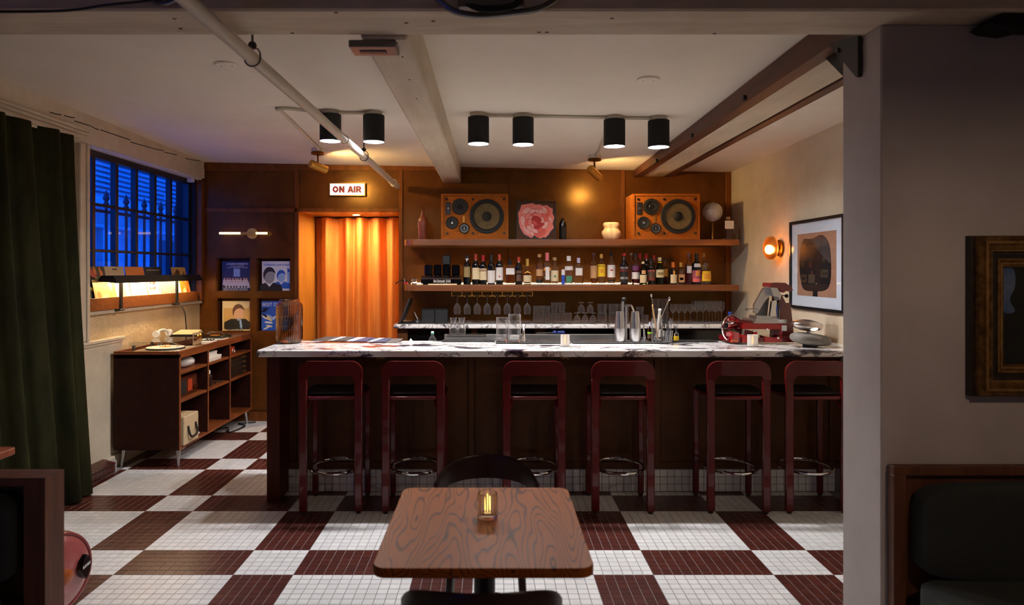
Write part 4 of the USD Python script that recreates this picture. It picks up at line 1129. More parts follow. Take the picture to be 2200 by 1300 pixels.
part(pc, 'print', side(Polygon(blob[:, :2] if blob.shape[1] == 2 else blob).buffer(0), XR - 0.017, XR - 0.015), 'print_black', local=False)
part(pc, 'print', side(Polygon(smoothline([(5.36, 1.85), (5.20, 1.87), (5.09, 1.80), (5.065, 1.66), (5.16, 1.70), (5.26, 1.76), (5.36, 1.85)], 6)).buffer(0), XR - 0.018, XR - 0.0165), 'print_umber', local=False)
part(pc, 'print', side(rect(5.27, 1.40, 5.345, 1.46), XR - 0.018, XR - 0.0165), 'print_black', local=False)
part(pc, 'glazing', box(XR - 0.024, XR - 0.022, py0 + 0.02, py1 - 0.02, pz0 + 0.02, pz1 - 0.02), 'window_glass', local=False, smooth=False)
sq = at(1657, 533, 5.98)
ws = thing('wall_sconce', 'small glowing amber dome sconce on the right wall', 'wall lamp', (XR, 5.98, sq[2]))
part(ws, 'backplate', orient(lathe([(0, 0), (0.072, 0), (0.072, 0.02), (0, 0.022)], 32), (0, 0, 0), (-1, 0, 0)), 'brass_dark', smooth=40)
part(ws, 'stem', cyl((-0.02, 0, 0), (-0.05, 0, 0), 0.02, n=16), 'brass_dark')
usdkit.material(stage, '/World/Looks/amber_dome', {'p': ('principled_bsdf', {'base_color': (0.9, 0.27, 0.04), 'roughness': 0.3, 'transmission_weight': 1.0, 'ior': 1.25})}, surface='p.BSDF')
part(ws, 'shade', orient(lathe([(0.0, 0.048), (0.066, 0.050), (0.097, 0.062), (0.108, 0.085), (0.097, 0.115), (0.06, 0.138), (0, 0.147)], 36), (0, 0, 0), (-1, 0, 0)), 'amber_dome', smooth=50)
glow('sconce_bulb', (1.0, 0.50, 0.16), 55.0)
part(ws, 'bulb', ball((-0.095, 0, -0.012), 0.034, sub=2), 'sconce_bulb')

# gilt picture on the pillar wall
gp = thing('framed_painting', 'dark landscape painting in a heavy gilt frame on the pillar wall', 'painting', (2.3, 2.6, 1.55))
gx0, gz0, gz1 = at(2080, 848, STUB_Y0)[0], at(2080, 846, STUB_Y0 - 0.02)[2], at(2080, 509, STUB_Y0 - 0.02)[2]
gx1 = gx0 + 0.78
steps = [(0.0, 0.018, 0.050, 'gilt'), (0.018, 0.028, 0.060, 'gilt_bright'), (0.028, 0.048, 0.048, 'gilt'), (0.048, 0.056, 0.040, 'gilt_bright'), (0.056, 0.072, 0.028, 'gilt_dark'), (0.072, 0.084, 0.022, 'gilt_dark'), (0.084, 0.090, 0.030, 'gilt_bright'), (0.090, 0.098, 0.022, 'gilt'), (0.098, 0.106, 0.024, 'gilt_bright'), (0.106, 0.115, 0.016, 'gilt')]
M('gilt', S(140, 104, 58), S(84, 58, 30), 30, rough=0.4, metallic=0.8)
M('gilt_bright', S(184, 146, 90), S(140, 104, 60), 30, rough=0.35, metallic=0.8)
M('gilt_dark', S(40, 28, 18), S(24, 18, 14), 30, rough=0.5)
part(gp, 'back_frame', face(rect(gx0 - 0.012, gz0 - 0.008, gx1 + 0.012, gz1 + 0.004).difference(rect(gx0 + 0.1, gz0 + 0.1, gx1 - 0.1, gz1 - 0.1)), STUB_Y0 - 0.03, STUB_Y0 - 0.001), 'gilt_dark', local=False)
for a, b, d, m in steps:
    part(gp, 'frame_moulding', face(rect(gx0 + a, gz0 + a, gx1 - a, gz1 - a).difference(rect(gx0 + b, gz0 + b, gx1 - b, gz1 - b)), STUB_Y0 - 0.012 - d, STUB_Y0 - 0.004), m, local=False)
usdkit.material(stage, '/World/Looks/painting', {'g': ('texture_coordinate', {}), 'n': ('noise_texture', {'scale': 7.0, 'detail': 6}), 'r': ('rgb_ramp', {'ramp': [(0, S(14, 14, 12)), (0.48, S(24, 26, 20)), (0.56, S(30, 46, 74)), (0.7, S(70, 90, 120)), (1, S(110, 116, 120))]}),
                'p': ('principled_bsdf', {'roughness': 0.35})}, [('g.object', 'n.vector'), ('n.fac', 'r.fac'), ('r.color', 'p.base_color')], surface='p.BSDF')
M('paint_dark', S(26, 27, 22), S(18, 18, 15), 18, rough=0.35)
cv = part(gp, 'canvas', box(gx0 + 0.11, gx1 - 0.11, STUB_Y0 - 0.02, STUB_Y0 - 0.008, gz0 + 0.11, gz1 - 0.11), 'paint_dark', local=False)
M('paint_sky', S(52, 78, 120), S(96, 108, 124), 10, rough=0.35)
cl = smoothline([(gx0 + 0.118, gz1 - 0.12), (gx0 + 0.16, gz1 - 0.125), (gx0 + 0.165, gz1 - 0.19), (gx0 + 0.145, gz1 - 0.24), (gx0 + 0.165, gz1 - 0.285), (gx0 + 0.12, gz1 - 0.285), (gx0 + 0.118, gz1 - 0.2), (gx0 + 0.118, gz1 - 0.12)], 4)
part(cv, 'painted_sky', face(Polygon(cl).buffer(0), STUB_Y0 - 0.0206, STUB_Y0 - 0.0195), 'paint_sky', local=False)
# ---------------------------------------------------------------- shelves over the rear counter
SX0, SX1, SY0, SY1 = -0.893, 2.43, 6.72, 7.232
def shelf(z0, z1, label):
    poly = rect(SX0, SY0, SX1, SY1).difference(rect(SX0, SY0, SX0 + 0.12, SY0 + 0.12)).union(Point(SX0 + 0.12, SY0 + 0.12).buffer(0.12, quad_segs=10)).intersection(rect(SX0, SY0, SX1, SY1))
    return solo('wall_shelf', label, 'shelf', mv(soft(poly, z1 - z0, 0.004, 2), (0, 0, z0)), 'shelf_wood', smooth=40)
UZ, LZ = 1.913, 1.462
shelf(UZ - 0.062, UZ, 'upper long wooden shelf carrying the two loudspeakers')
shelf(LZ - 0.062, LZ, 'lower long wooden shelf carrying the row of bottles')
ls = thing('led_strip', 'thin glowing light strip lying along the back of the bottle shelf', 'light strip', (0.7, 7.02, LZ))
part(ls, 'channel', box(-0.86, 1.52, 7.10, 7.125, LZ + 0.0005, LZ + 0.006), 'white_plastic', local=False)
part(ls, 'light', box(-0.86, 1.52, 7.100, 7.123, LZ + 0.006, LZ + 0.012), 'led_strip', local=False)

# loudspeakers
M('cone_paper', S(112, 92, 56), S(92, 76, 46), 30, rough=0.8)
M('cone_dark', S(24, 22, 20), rough=0.7)
M('switch_plate', S(40, 34, 44), rough=0.4)
def make_speaker(label):
    s = thing('loudspeaker', label, 'loudspeaker', group='oak loudspeakers on the upper shelf')
    W, H, Dp = 0.668, 0.452, 0.36
    part(s, 'cabinet', cat([face(rect(-W / 2, 0, W / 2, H).difference(rect(-W / 2 + 0.02, 0.02, W / 2 - 0.02, H - 0.02)), 0, Dp), box(-W / 2 + 0.01, W / 2 - 0.01, 0.02, Dp, 0.01, H - 0.01)]), 'speaker_oak', smooth=False)
    part(s, 'baffle', box(-W / 2 + 0.021, W / 2 - 0.021, 0.012, 0.03, 0.021, H - 0.021), 'speaker_oak')
    k = W / 1560.0                               # from the close-up of the photograph
    pos = lambda a, b: (-W / 2 + (a - 178) * k, H - (b - 125) * (H / 1050.0))
    def driver(name, a, b, R, prof, mat, parts):
        x, z = pos(a, b)
        fr = part(s, name, orient(lathe([(R * 0.80, -0.006), (R * 0.80, 0.006), (R * 0.93, 0.009), (R, 0.004), (R, -0.006)][::-1], 44), (x, 0.003, z), (0, -1, 0)), 'cone_dark', smooth=50)
        for nm, pr, mt in parts:
            part(fr, nm, orient(lathe(pr, 44), (x, -0.001, z), (0, -1, 0)), mt, smooth=50)
    R = 0.172
    driver('woofer', 1235, 645, R, None, None, [('surround', [(R * 0.82, 0.004), (R * 0.80, 0.009), (R * 0.76, 0.003), (R * 0.74, 0.0)], 'cone_dark'),
           ('cone', [(R * 0.76, 0.001), (R * 0.5, -0.006), (R * 0.26, -0.009), (0, -0.009)], 'cone_paper'), ('dust_cap', [(R * 0.28, -0.008), (R * 0.22, 0.004), (R * 0.12, 0.010), (0, 0.012)], 'cone_dark')])
    R = 0.081
    driver('midrange', 612, 420, R, None, None, [('cone', [(R * 0.82, 0.002), (R * 0.64, 0.004), (R * 0.6, -0.003), (R * 0.25, -0.008), (0, -0.009)], 'black_leather'), ('dust_cap', [(R * 0.3, -0.007), (R * 0.2, 0.001), (0, 0.004)], 'black_gloss')])
    R = 0.062
    driver('tweeter', 432, 792, R, None, None, [('cone', [(R * 0.82, 0.002), (R * 0.5, -0.003), (0, -0.006)], 'black_leather'), ('dome', [(R * 0.26, -0.004), (R * 0.2, 0.007), (0, 0.011)], 'chrome')])
    R = 0.052
    driver('super_tweeter', 715, 925, R, None, None, [('ring', [(R * 0.75, 0.0), (R * 0.74, 0.006), (R * 0.62, 0.006), (R * 0.6, 0.0)][::-1], 'steel'), ('cone', [(R * 0.62, 0.001), (0, -0.004)], 'black_metal')])
    x, z = pos(715, 925)
    part(s, 'diffuser', box(x - 0.006, x + 0.006, 0.0, 0.012, z - 0.022, z + 0.022, 0.003), 'steel')
    x, z = pos(340, 462)
    pl = part(s, 'level_panel', box(x - 0.025, x + 0.025, 0.004, 0.013, z - 0.062, z + 0.062, 0.002), 'switch_plate')
    part(pl, 'knob', cyl((x + 0.002, 0.004, z), (x + 0.002, -0.008, z), 0.011, n=20), 'steel')
    for dz in (0.038, -0.038):
        part(pl, 'dial_ring', orient(lathe([(0.012, 0), (0.015, 0), (0.015, 0.002), (0.012, 0.002), (0.012, 0)], 20), (x, 0.004, z + dz), (0, -1, 0)), 'steel_dark')
    x, z = pos(700, 710)
    part(s, 'nameplate', box(x - 0.009, x + 0.009, 0.008, 0.013, z - 0.032, z + 0.032), 'brass')
    for a, b in ((310, 250), (912, 250), (1636, 246), (318, 1038), (918, 1038), (1640, 1035)):
        x, z = pos(a, b)
        part(s, 'grille_peg', cyl((x, 0.013, z), (x, 0.002, z), 0.012, n=12), 'black_metal')
    return s


s1 = make_speaker('oak loudspeaker standing left of the flower picture')
def sx(px, y): return (px - CX) * y / FP
place(s1, (sx(1020, 6.75), 6.75, UZ + 0.0005), 0)
dup(s1, (sx(1431.5, 6.75), 6.75, UZ + 0.0005), 0, 'oak loudspeaker at the right, beside the mirror ball')

# flower picture
fp = thing('flower_picture', 'square picture of a big pink blossom between the speakers', 'picture', (sx(1152, 6.82), 6.82, UZ + 0.0005))
W2 = 0.197
part(fp, 'frame', face(rect(-W2, 0, W2, 0.385).difference(rect(-W2 + 0.008, 0.008, W2 - 0.008, 0.377)), -0.004, 0.022), 'black_metal')
part(fp, 'backing', box(-W2 + 0.006, W2 - 0.006, 0.004, 0.02, 0.006, 0.379), 'bar_wood')
ol = [(385, 205), (500, 190), (700, 155), (790, 200), (900, 190), (990, 230), (1100, 210), (1170, 270), (1270, 310), (1260, 450), (1310, 560), (1260, 740), (1295, 850), (1190, 960), (1150, 1040), (1060, 1125), (1000, 1110), (920, 1150), (830, 1120), (740, 1060), (670, 1140), (560, 1080), (460, 1030), (350, 850), (310, 680), (310, 570), (290, 440), (350, 330)]
S2 = 0.394 / 1100.0
fx = lambda a, b: ((a - 800) * S2, 0.19 - (b - 650) * S2 + 0.0)
flower = Polygon([fx(*p) for p in ol]).buffer(0)
part(fp, 'outline', face(affinity.translate(flower.buffer(0.010), 0.003, -0.004), 0.002, 0.005), 'black_metal')
fl = part(fp, 'blossom', face(flower, 0.0, 0.004), 'petal_a') if False else None
for nm, c in (('petal_a', (250, 140, 126)), ('petal_b', (255, 190, 180)), ('petal_c', (242, 104, 84)), ('petal_d', (196, 26, 16))):
    M(nm, S(*c), rough=0.5)
fl = part(fp, 'blossom', face(flower, 0.0, 0.004), 'petal_a')
rr = random.Random(21)
lay = 0
for ring, n, rad, size, mats in ((0, 11, 0.125, 0.058, ('petal_b', 'petal_a', 'petal_c')), (1, 10, 0.088, 0.05, ('petal_c', 'petal_b', 'petal_a')), (2, 8, 0.055, 0.042, ('petal_c', 'petal_a', 'petal_d', 'petal_b')), (3, 6, 0.026, 0.034, ('petal_d', 'petal_c', 'petal_b'))):
    for k in range(n):
        a = 6.283 * k / n + rr.uniform(-0.2, 0.2) + ring
        c = (rad * math.cos(a), 0.19 + rad * math.sin(a))
        pet = affinity.rotate(affinity.scale(Point(0, 0).buffer(1, quad_segs=5), size * rr.uniform(0.85, 1.15), size * rr.uniform(0.5, 0.75)), math.degrees(a) + 90 + rr.uniform(-25, 25), origin=(0, 0))
        pet = affinity.translate(pet, *c).intersection(flower)
        if pet.is_empty:
            continue
        lay += 1
        y = -0.0002 * lay
        part(fl, 'petal', face(pet.buffer(0.0028).intersection(flower), y, 0.001), 'petal_d' if ring > 0 else 'petal_c')
        part(fl, 'petal', face(pet.buffer(-0.0005), y - 0.0001, 0.001), rr.choice(mats))
part(fl, 'heart', face(affinity.translate(affinity.scale(Point(0, 0).buffer(0.02), 1.3, 0.9), 0.005, 0.195), -0.0092, 0), 'petal_d')

# the small things of the upper shelf
M('terracotta', S(126, 58, 26), S(92, 40, 18), 12, rough=0.35)
M('ceramic_cream', S(232, 210, 174), S(216, 190, 150), 14, rough=0.35)
tv = thing('vase', 'tall terracotta bottle vase at the left end of the upper shelf', 'vase', (sx(908, 6.9), 6.9, UZ))
part(tv, 'body', mv(lathe([(0, 0.0), (0.040, 0.0), (0.044, 0.02), (0.046, 0.12), (0.050, 0.18), (0.046, 0.215), (0.026, 0.24), (0.018, 0.265), (0.02, 0.28), (0.015, 0.285), (0, 0.27)], 32), s=(1, 0.8, 1)), 'terracotta', smooth=50)
part(tv, 'stopper', cyl((0, 0, 0.272), (0, 0, 0.30), 0.012, n=14), 'shelf_wood')
bk = thing('bottle', 'small black bottle with sloping shoulders right of the flower picture', 'bottle', (sx(1209, 6.9), 6.9, UZ))
part(bk, 'body', lathe([(0, 0), (0.034, 0), (0.036, 0.005), (0.036, 0.165), (0.024, 0.195), (0.012, 0.215), (0.012, 0.222), (0, 0.222)], 28), 'black_gloss', smooth=40)
part(bk, 'label', lathe([(0.0364, 0.02), (0.0366, 0.02), (0.0366, 0.13), (0.0364, 0.13)], 28), 'black_matte')
bv = thing('vase', 'cream ceramic vase shaped like a torso left of the right speaker', 'vase', (sx(1313, 6.88), 6.88, UZ))
a = np.linspace(0, 2 * math.pi, 40, endpoint=False)
prof = [(0.0, 0.0), (0.055, 0.0), (0.075, 0.02), (0.088, 0.055), (0.086, 0.085), (0.068, 0.108), (0.066, 0.125), (0.076, 0.15), (0.070, 0.172), (0.062, 0.176), (0.058, 0.170), (0.0, 0.16)]
m = lathe(prof, 40)
v = m[0].copy()
ang = np.arctan2(v[:, 1], v[:, 0]); rad = np.hypot(v[:, 0], v[:, 1])
k = 1 + 0.10 * np.abs(np.cos(ang)) - 0.16 * np.exp(-((ang + math.pi / 2) / 0.22) ** 2) * (rad > 0.05) * np.where(v[:, 2] < 0.1, 1, 0.6)
v[:, :2] *= k[:, None]
part(bv, 'body', (v, m[1]), 'ceramic_cream', smooth=60)
mb = thing('mirror_ball', 'silver mirror ball on a dark cone stand beside the right speaker', 'mirror ball', (sx(1531, 6.9), 6.9, UZ))
part(mb, 'stand', lathe([(0, 0), (0.028, 0), (0.024, 0.02), (0.012, 0.175), (0, 0.178)], 20), 'brass_dark')
part(mb, 'core', ball((0, 0, 0.285), 0.094, sub=3), 'black_metal')
quads_v, quads_f = [], []
n = 0
for i in range(26):
    th0, th1 = math.pi * (i + 0.06) / 26, math.pi * (i + 0.94) / 26
    thm = (th0 + th1) / 2
    cnt = max(5, int(52 * math.sin(thm)))
    for j in range(cnt):
        p0_, p1_ = 6.283 * (j + 0.05) / cnt, 6.283 * (j + 0.95) / cnt
        pts = [np.array([math.sin(t_) * math.cos(p_), math.sin(t_) * math.sin(p_), math.cos(t_)]) for t_, p_ in ((th0, p0_), (th1, p0_), (th1, p1_), (th0, p1_))]
        nrm = sum(pts) / 4; nrm /= np.linalg.norm(nrm)
        jit = np.array([rr.uniform(-1, 1) for _ in range(3)]) * 0.012
        for p in pts:
            q = p * 0.0975 + nrm * 0.0 + jit * ((p - nrm) @ np.array([1, 1, 1])) * 0.3
            quads_v.append(q + np.array([0, 0, 0.285]))
        quads_f += [(n, n + 1, n + 2), (n, n + 2, n + 3)]; n += 4
part(mb, 'mirror_tiles', (np.array(quads_v), np.array(quads_f)), 'mirror_facet', smooth=False, kind='stuff')

# bottles
for nm, c, rg in (('wine_glass_dark', (14, 16, 12), 0.08), ('liquor_black', (18, 12, 12), 0.08)):
    M(nm, S(*c), rough=rg, coat_weight=0.5)
for nm, c in (('whisky', (0.85, 0.42, 0.10)), ('rum_amber', (0.80, 0.34, 0.07)), ('red_liquor', (0.75, 0.05, 0.06)), ('pink_liquor', (0.9, 0.28, 0.32)), ('yellow_liquor', (0.90, 0.78, 0.12)), ('pale_liquor', (0.95, 0.82, 0.5)), ('brown_liquor', (0.38, 0.14, 0.05))):
    usdkit.material(stage, '/World/Looks/' + nm, {'p': ('principled_bsdf', {'base_color': c, 'roughness': 0.0, 'ior': 1.36, 'transmission_weight': 1.0})}, surface='p.BSDF')
for nm, c in (('cap_red', (176, 30, 30)), ('cap_rust', (176, 62, 34)), ('cap_black', (20, 20, 22)), ('cap_white', (230, 228, 226)), ('cap_lavender', (196, 194, 220)), ('cap_pink', (228, 120, 128)), ('cap_cork', (196, 150, 96)), ('cap_gold', (210, 164, 70)), ('cap_cream', (236, 216, 170)), ('cap_yellow', (232, 190, 50)), ('cap_orange', (226, 116, 30))):
    M(nm, S(*c), rough=0.35)
for nm, c in (('label_white', (228, 222, 216)), ('label_cream', (226, 206, 164)), ('label_tan', (196, 150, 104)), ('label_yellow', (240, 200, 30)), ('label_black', (26, 24, 26)), ('label_red', (196, 40, 44)), ('label_brown', (96, 66, 48)), ('label_pink', (226, 110, 110)), ('label_orange', (226, 150, 50)), ('label_gold', (150, 130, 80)), ('label_blue', (40, 80, 190)), ('label_green', (70, 140, 110)), ('label_violet', (130, 60, 110))):
    M(nm, S(*c), rough=0.6)


def shape(kind, h, r):
    if kind == 'wine':
        return [(r, 0.0), (r, 0.62), (r * 0.82, 0.69), (r * 0.42, 0.76), (r * 0.38, 0.98)]
    if kind == 'slope':
        return [(r * 0.94, 0.0), (r, 0.45), (r * 0.9, 0.60), (r * 0.5, 0.74), (r * 0.36, 0.80), (r * 0.34, 0.98)]
    if kind == 'spirit':
        return [(r, 0.0), (r, 0.60), (r * 0.93, 0.66), (r * 0.45, 0.745), (r * 0.33, 0.79), (r * 0.33, 0.98)]
    if kind == 'stout':
        return [(r, 0.0), (r, 0.56), (r * 0.9, 0.63), (r * 0.4, 0.70), (r * 0.36, 0.97)]
    if kind == 'bell':
        return [(r * 0.86, 0.0), (r, 0.36), (r * 0.9, 0.43), (r * 0.42, 0.55), (r * 0.3, 0.66), (r * 0.3, 0.97)]
    return [(r, 0.0), (r, 0.68), (r * 0.88, 0.72), (r * 0.36, 0.745), (r * 0.33, 0.97)]           # 'square'


def bottle(px, top, w, y, label, kind='spirit', body='bottle_clear', liquid=None, level=0.55, cap='cap_black', cap_len=0.09, labels=(), base=LZ, sq=False, neck=None, name='bottle', group=None):
    """labels: (mat, z0, z1[, half angle]) as fractions of the height."""
    z = base + 0.0006
    h = (EYE + (CY - top) * y / FP) - z
    r = w * y / FP / 2
    b = thing(name, label, 'bottle', ((px - CX) * y / FP, y, z), group=group)
    n = 4 if sq else 24
    sh = [(a, q * h) for a, q in shape('square' if sq else kind, h, r)]
    def turn(prof):
        if not sq:
            return lathe(prof, 24)
        # square section below the shoulder, round above
        v, f = lathe(prof, 32)
        ang = np.arctan2(v[:, 1], v[:, 0]); rad = np.hypot(v[:, 0], v[:, 1])
        e = 1 / np.maximum(np.abs(np.cos(ang)), np.abs(np.sin(ang)))
        e = np.minimum(e, 1.30)
        kk = np.where(rad > r * 0.6, e, 1.0)
        v = v * np.stack([kk, kk * 0.8, np.ones(len(v))], 1)
        return v, f
    solid = body not in ('bottle_clear', 'clear_glass', 'green_glass', 'smoke_glass')
    if solid:
        prof = [(0, 0.001), (sh[0][0] * 0.9, 0.0), (sh[0][0], 0.004)] + sh[1:] + [(0, 0.98 * h)]
        part(b, 'glass', turn(prof), body, smooth=50)
    else:
        t_ = 0.0028
        prof = [(0, 0.001), (sh[0][0] * 0.9, 0.0), (sh[0][0], 0.004)] + sh[1:] + [(max(a - t_, 0.004), q) for a, q in sh[:0:-1]] + [(sh[0][0] - t_, 0.010), (0, 0.010)]
        part(b, 'glass', turn(prof), body, smooth=50)
        if liquid:
            top_ = level * h
            ins = [(0, 0.0112), (sh[0][0] - t_ - 0.0006, 0.0112)]
            for (a, q), (a2, q2) in zip(sh, sh[1:]):
                if q2 <= top_:
                    ins.append((a2 - t_ - 0.0006, q2))
                else:
                    f_ = (top_ - q) / max(q2 - q, 1e-6)
                    ins.append((a + (a2 - a) * f_ - t_ - 0.0006, top_)); break
            ins.append((0, ins[-1][1]))
            part(b, 'liquid', turn(ins), liquid, smooth=50)
    rn = neck * r if neck else sh[-1][0] + 0.0015
    if cap:
        part(b, 'cap', lathe([(rn * 0.95, h * (1 - cap_len)), (rn + 0.001, h * (1 - cap_len)), (rn + 0.001, h - 0.002), (rn * 0.9, h), (0, h)], 20), cap, smooth=40)
    for lab_ in labels:
        mt, z0, z1 = lab_[:3]
        half = lab_[3] if len(lab_) > 3 else 1.25
        if sq:
            wv = r * math.sin(min(half, 1.25))
            part(b, 'label', box(-wv, wv, -r * 0.80 - 0.0016, -r * 0.80 - 0.0006, z0 * h, z1 * h), mt)
        else:
            aa = np.linspace(-math.pi / 2 - half, -math.pi / 2 + half, 17)
            prof_r = lambda zz: np.interp(zz, [q for _, q in sh], [a for a, _ in sh])
            zz = np.linspace(z0 * h, z1 * h, 4)
            vv = []
            for off in (0.0007, 0.0014):
                for q in zz:
                    rad = prof_r(q) + off
                    vv.append(np.stack([rad * np.cos(aa), rad * np.sin(aa), np.full(17, q)], 1))
            vv = np.vstack(vv); ff = []
            for layer, flip in ((0, True), (1, False)):
                for i in range(3):
                    for j in range(16):
                        p = layer * 68 + i * 17 + j
                        qd = [(p, p + 1, p + 18), (p, p + 18, p + 17)]
                        ff += [q[::-1] for q in qd] if flip else qd
            part(b, 'label', (vv, np.array(ff)), mt, smooth=60)
    return b


Y1, Y2 = 6.86, 6.98
bottle(1003.5, 548, 16.5, Y1, 'dark green bottle with a white neck band at the left end of the bottle row', 'wine', 'wine_glass_dark', cap='cap_black', cap_len=0.12, labels=[('label_gold', 0.25, 0.6, 0.9), ('cap_white', 0.84, 0.9, 3.0)])
bottle(1022, 546, 16, Y1, 'first wine bottle with a rusty red capsule and cream label', 'wine', 'wine_glass_dark', cap='cap_rust', cap_len=0.2, labels=[('label_cream', 0.17, 0.55)])
bottle(1038, 548, 16, Y1, 'wine bottle with a bright red capsule and tan cream label', 'wine', 'wine_glass_dark', cap='cap_red', cap_len=0.2, labels=[('label_cream', 0.15, 0.54), ('label_tan', 0.44, 0.5)])
bottle(1055.5, 547, 16.5, Y1, 'wine bottle with a black capsule and a low white label', 'wine', 'wine_glass_dark', cap='cap_black', cap_len=0.22, labels=[('label_white', 0.05, 0.47)])
b = bottle(1073, 546, 16, Y1, 'wine bottle with a red capsule and a white label with red dot', 'wine', 'wine_glass_dark', cap='cap_rust', cap_len=0.2, labels=[('label_white', 0.14, 0.56), ('label_red', 0.235, 0.29, 0.2)])
bottle(1096, 558, 19, Y1, 'square shouldered amber whisky bottle with a white label', 'square', 'bottle_clear', 'whisky', 0.62, cap_len=0.2, labels=[('label_white', 0.40, 0.66)], sq=True, neck=0.36)
bottle(1114.5, 552, 16, Y1, 'dark bottle with an orange neck right of the whisky bottle', 'wine', 'wine_glass_dark', cap='cap_rust', cap_len=0.18, labels=[('label_brown', 0.4, 0.5), ('label_brown', 0.12, 0.36, 0.7)])
bottle(1133, 556, 18.5, Y1, 'squat brown cognac bottle with a gold neck and cream label', 'bell', 'bottle_clear', 'brown_liquor', 0.5, cap='cap_gold', cap_len=0.28, labels=[('label_cream', 0.10, 0.36)])
bottle(1159, 546, 15, Y1, 'clear bottle with a cork and tan label over a black band', 'spirit', 'bottle_clear', 'pale_liquor', 0.5, cap='cap_cork', cap_len=0.10, labels=[('label_tan', 0.28, 0.5), ('label_black', 0.06, 0.16)], neck=0.5)
bottle(1175.5, 543, 17, Y1, 'clear bottle with a long pink stopper', 'spirit', 'bottle_clear', 'pale_liquor', 0.2, cap='cap_pink', cap_len=0.25, labels=[('label_white', 0.15, 0.55, 0.5), ('label_orange', 0.44, 0.52, 1.1), ('label_green', 0.2, 0.24, 1.0)], neck=0.45)
bottle(1191.5, 553, 16.5, Y1, 'golden bottle with a cork and a cream label left of the blue tin', 'stout', 'bottle_clear', 'pale_liquor', 0.55, cap='cap_cork', cap_len=0.11, labels=[('label_cream', 0.12, 0.52), ('label_green', 0.26, 0.34, 0.25)], neck=0.5)
tin = thing('tin', 'small blue and white tin standing among the clear bottles', 'tin', (sx(1210, 6.84), 6.84, LZ + 0.0006))
part(tin, 'body', lathe([(0, 0), (0.017, 0), (0.017, 0.095), (0, 0.095)], 24), 'label_blue')
part(tin, 'lid', lathe([(0, 0.095), (0.018, 0.095), (0.018, 0.145), (0.015, 0.152), (0, 0.152)], 24), 'cap_white')
bottle(1222, 550, 18, Y1, 'clear greenish bottle with a white cap right of the blue tin', 'spirit', 'bottle_clear', None, cap='cap_white', cap_len=0.17, labels=[('label_white', 0.50, 0.64), ('label_green', 0.08, 0.30, 0.8)], neck=0.48)
bottle(1243, 554, 20, Y1, 'wide clear bottle with a lavender cap and a small square white label', 'square', 'bottle_clear', None, cap='cap_lavender', cap_len=0.19, labels=[('label_white', 0.34, 0.62, 0.8)], sq=True, neck=0.34)
bottle(1275.5, 543, 15, Y1, 'tall bottle with a glass stopper and a tan label', 'spirit', 'bottle_clear', 'rum_amber', 0.6, cap='clear_glass', cap_len=0.08, labels=[('label_tan', 0.20, 0.59)])
bottle(1292, 546, 16.5, Y1, 'clear rum bottle with a yellow cap and big yellow label', 'spirit', 'bottle_clear', None, cap='cap_gold', cap_len=0.13, labels=[('label_yellow', 0.26, 0.60), ('label_orange', 0.38, 0.5, 0.35), ('label_yellow', 0.62, 0.66, 2.5)])
bottle(1313, 541.5, 17, Y1, 'clear vodka bottle with a black cap and a large white label', 'spirit', 'bottle_clear', None, cap='cap_black', cap_len=0.13, labels=[('label_white', 0.22, 0.6), ('label_red', 0.42, 0.46, 0.35), ('label_black', 0.10, 0.15, 1.0)])
bottle(1340.5, 543.5, 17, Y1, 'dark vermouth bottle with a red cap and a black, white and red label', 'wine', 'liquor_black', cap='cap_red', cap_len=0.10, labels=[('label_black', 0.08, 0.56), ('label_white', 0.5, 0.56, 1.26), ('label_red', 0.41, 0.48, 1.27), ('label_white', 0.17, 0.24, 1.26)])
bottle(1356, 544, 12, Y2, 'narrow clear bottle with a wire clasp behind the vermouth', 'spirit', 'bottle_clear', 'pale_liquor', 0.6, cap='cap_white', cap_len=0.06)
bottle(1365, 545, 16, Y1, 'clear bottle of pink liqueur with a black cap and white label', 'spirit', 'bottle_clear', 'pink_liquor', 0.45, cap='cap_black', cap_len=0.1, labels=[('label_white', 0.18, 0.4), ('label_violet', 0.45, 0.6, 0.9)])
bottle(1374.5, 544, 14, Y2, 'red bottle with a red cap standing behind the pink liqueur', 'wine', 'bottle_clear', 'red_liquor', 0.7, cap='cap_red', cap_len=0.15)
bottle(1381.5, 562, 15, 6.80, 'short green bottle with a cream cap and cream label', 'slope', 'green_glass', 'brown_liquor', 0.5, cap='cap_cream', cap_len=0.1, labels=[('label_cream', 0.08, 0.42), ('label_tan', 0.46, 0.62, 0.6)])
bottle(1389, 545, 14, 7.0, 'dark bottle with a red capsule standing in the back row', 'wine', 'wine_glass_dark', cap='cap_red', cap_len=0.18)
bottle(1398.5, 554, 16.5, Y1, 'dark bottle with a brown label over a red band', 'wine', 'wine_glass_dark', cap='cap_black', cap_len=0.16, labels=[('label_brown', 0.15, 0.52), ('label_pink', 0.48, 0.54, 1.26), ('label_red', 0.15, 0.25, 1.26)])
bottle(1405.5, 548, 14, 7.0, 'bright yellow bottle with a red cap standing in the back row', 'spirit', 'bottle_clear', 'yellow_liquor', 0.75, cap='cap_red', cap_len=0.15)
bottle(1417.5, 553, 18, Y1, 'green herbal liqueur bottle with a yellow cap and cream label', 'slope', 'green_glass', 'brown_liquor', 0.45, cap='cap_cream', cap_len=0.13, labels=[('label_cream', 0.26, 0.55), ('label_gold', 0.34, 0.45, 0.7), ('label_yellow', 0.8, 0.84, 3.0)])
bottle(1428, 556, 14, 7.0, 'amber bottle with an orange label behind the green herbal bottle', 'stout', 'bottle_clear', 'rum_amber', 0.7, cap='cap_black', cap_len=0.1, labels=[('label_orange', 0.3, 0.6)])
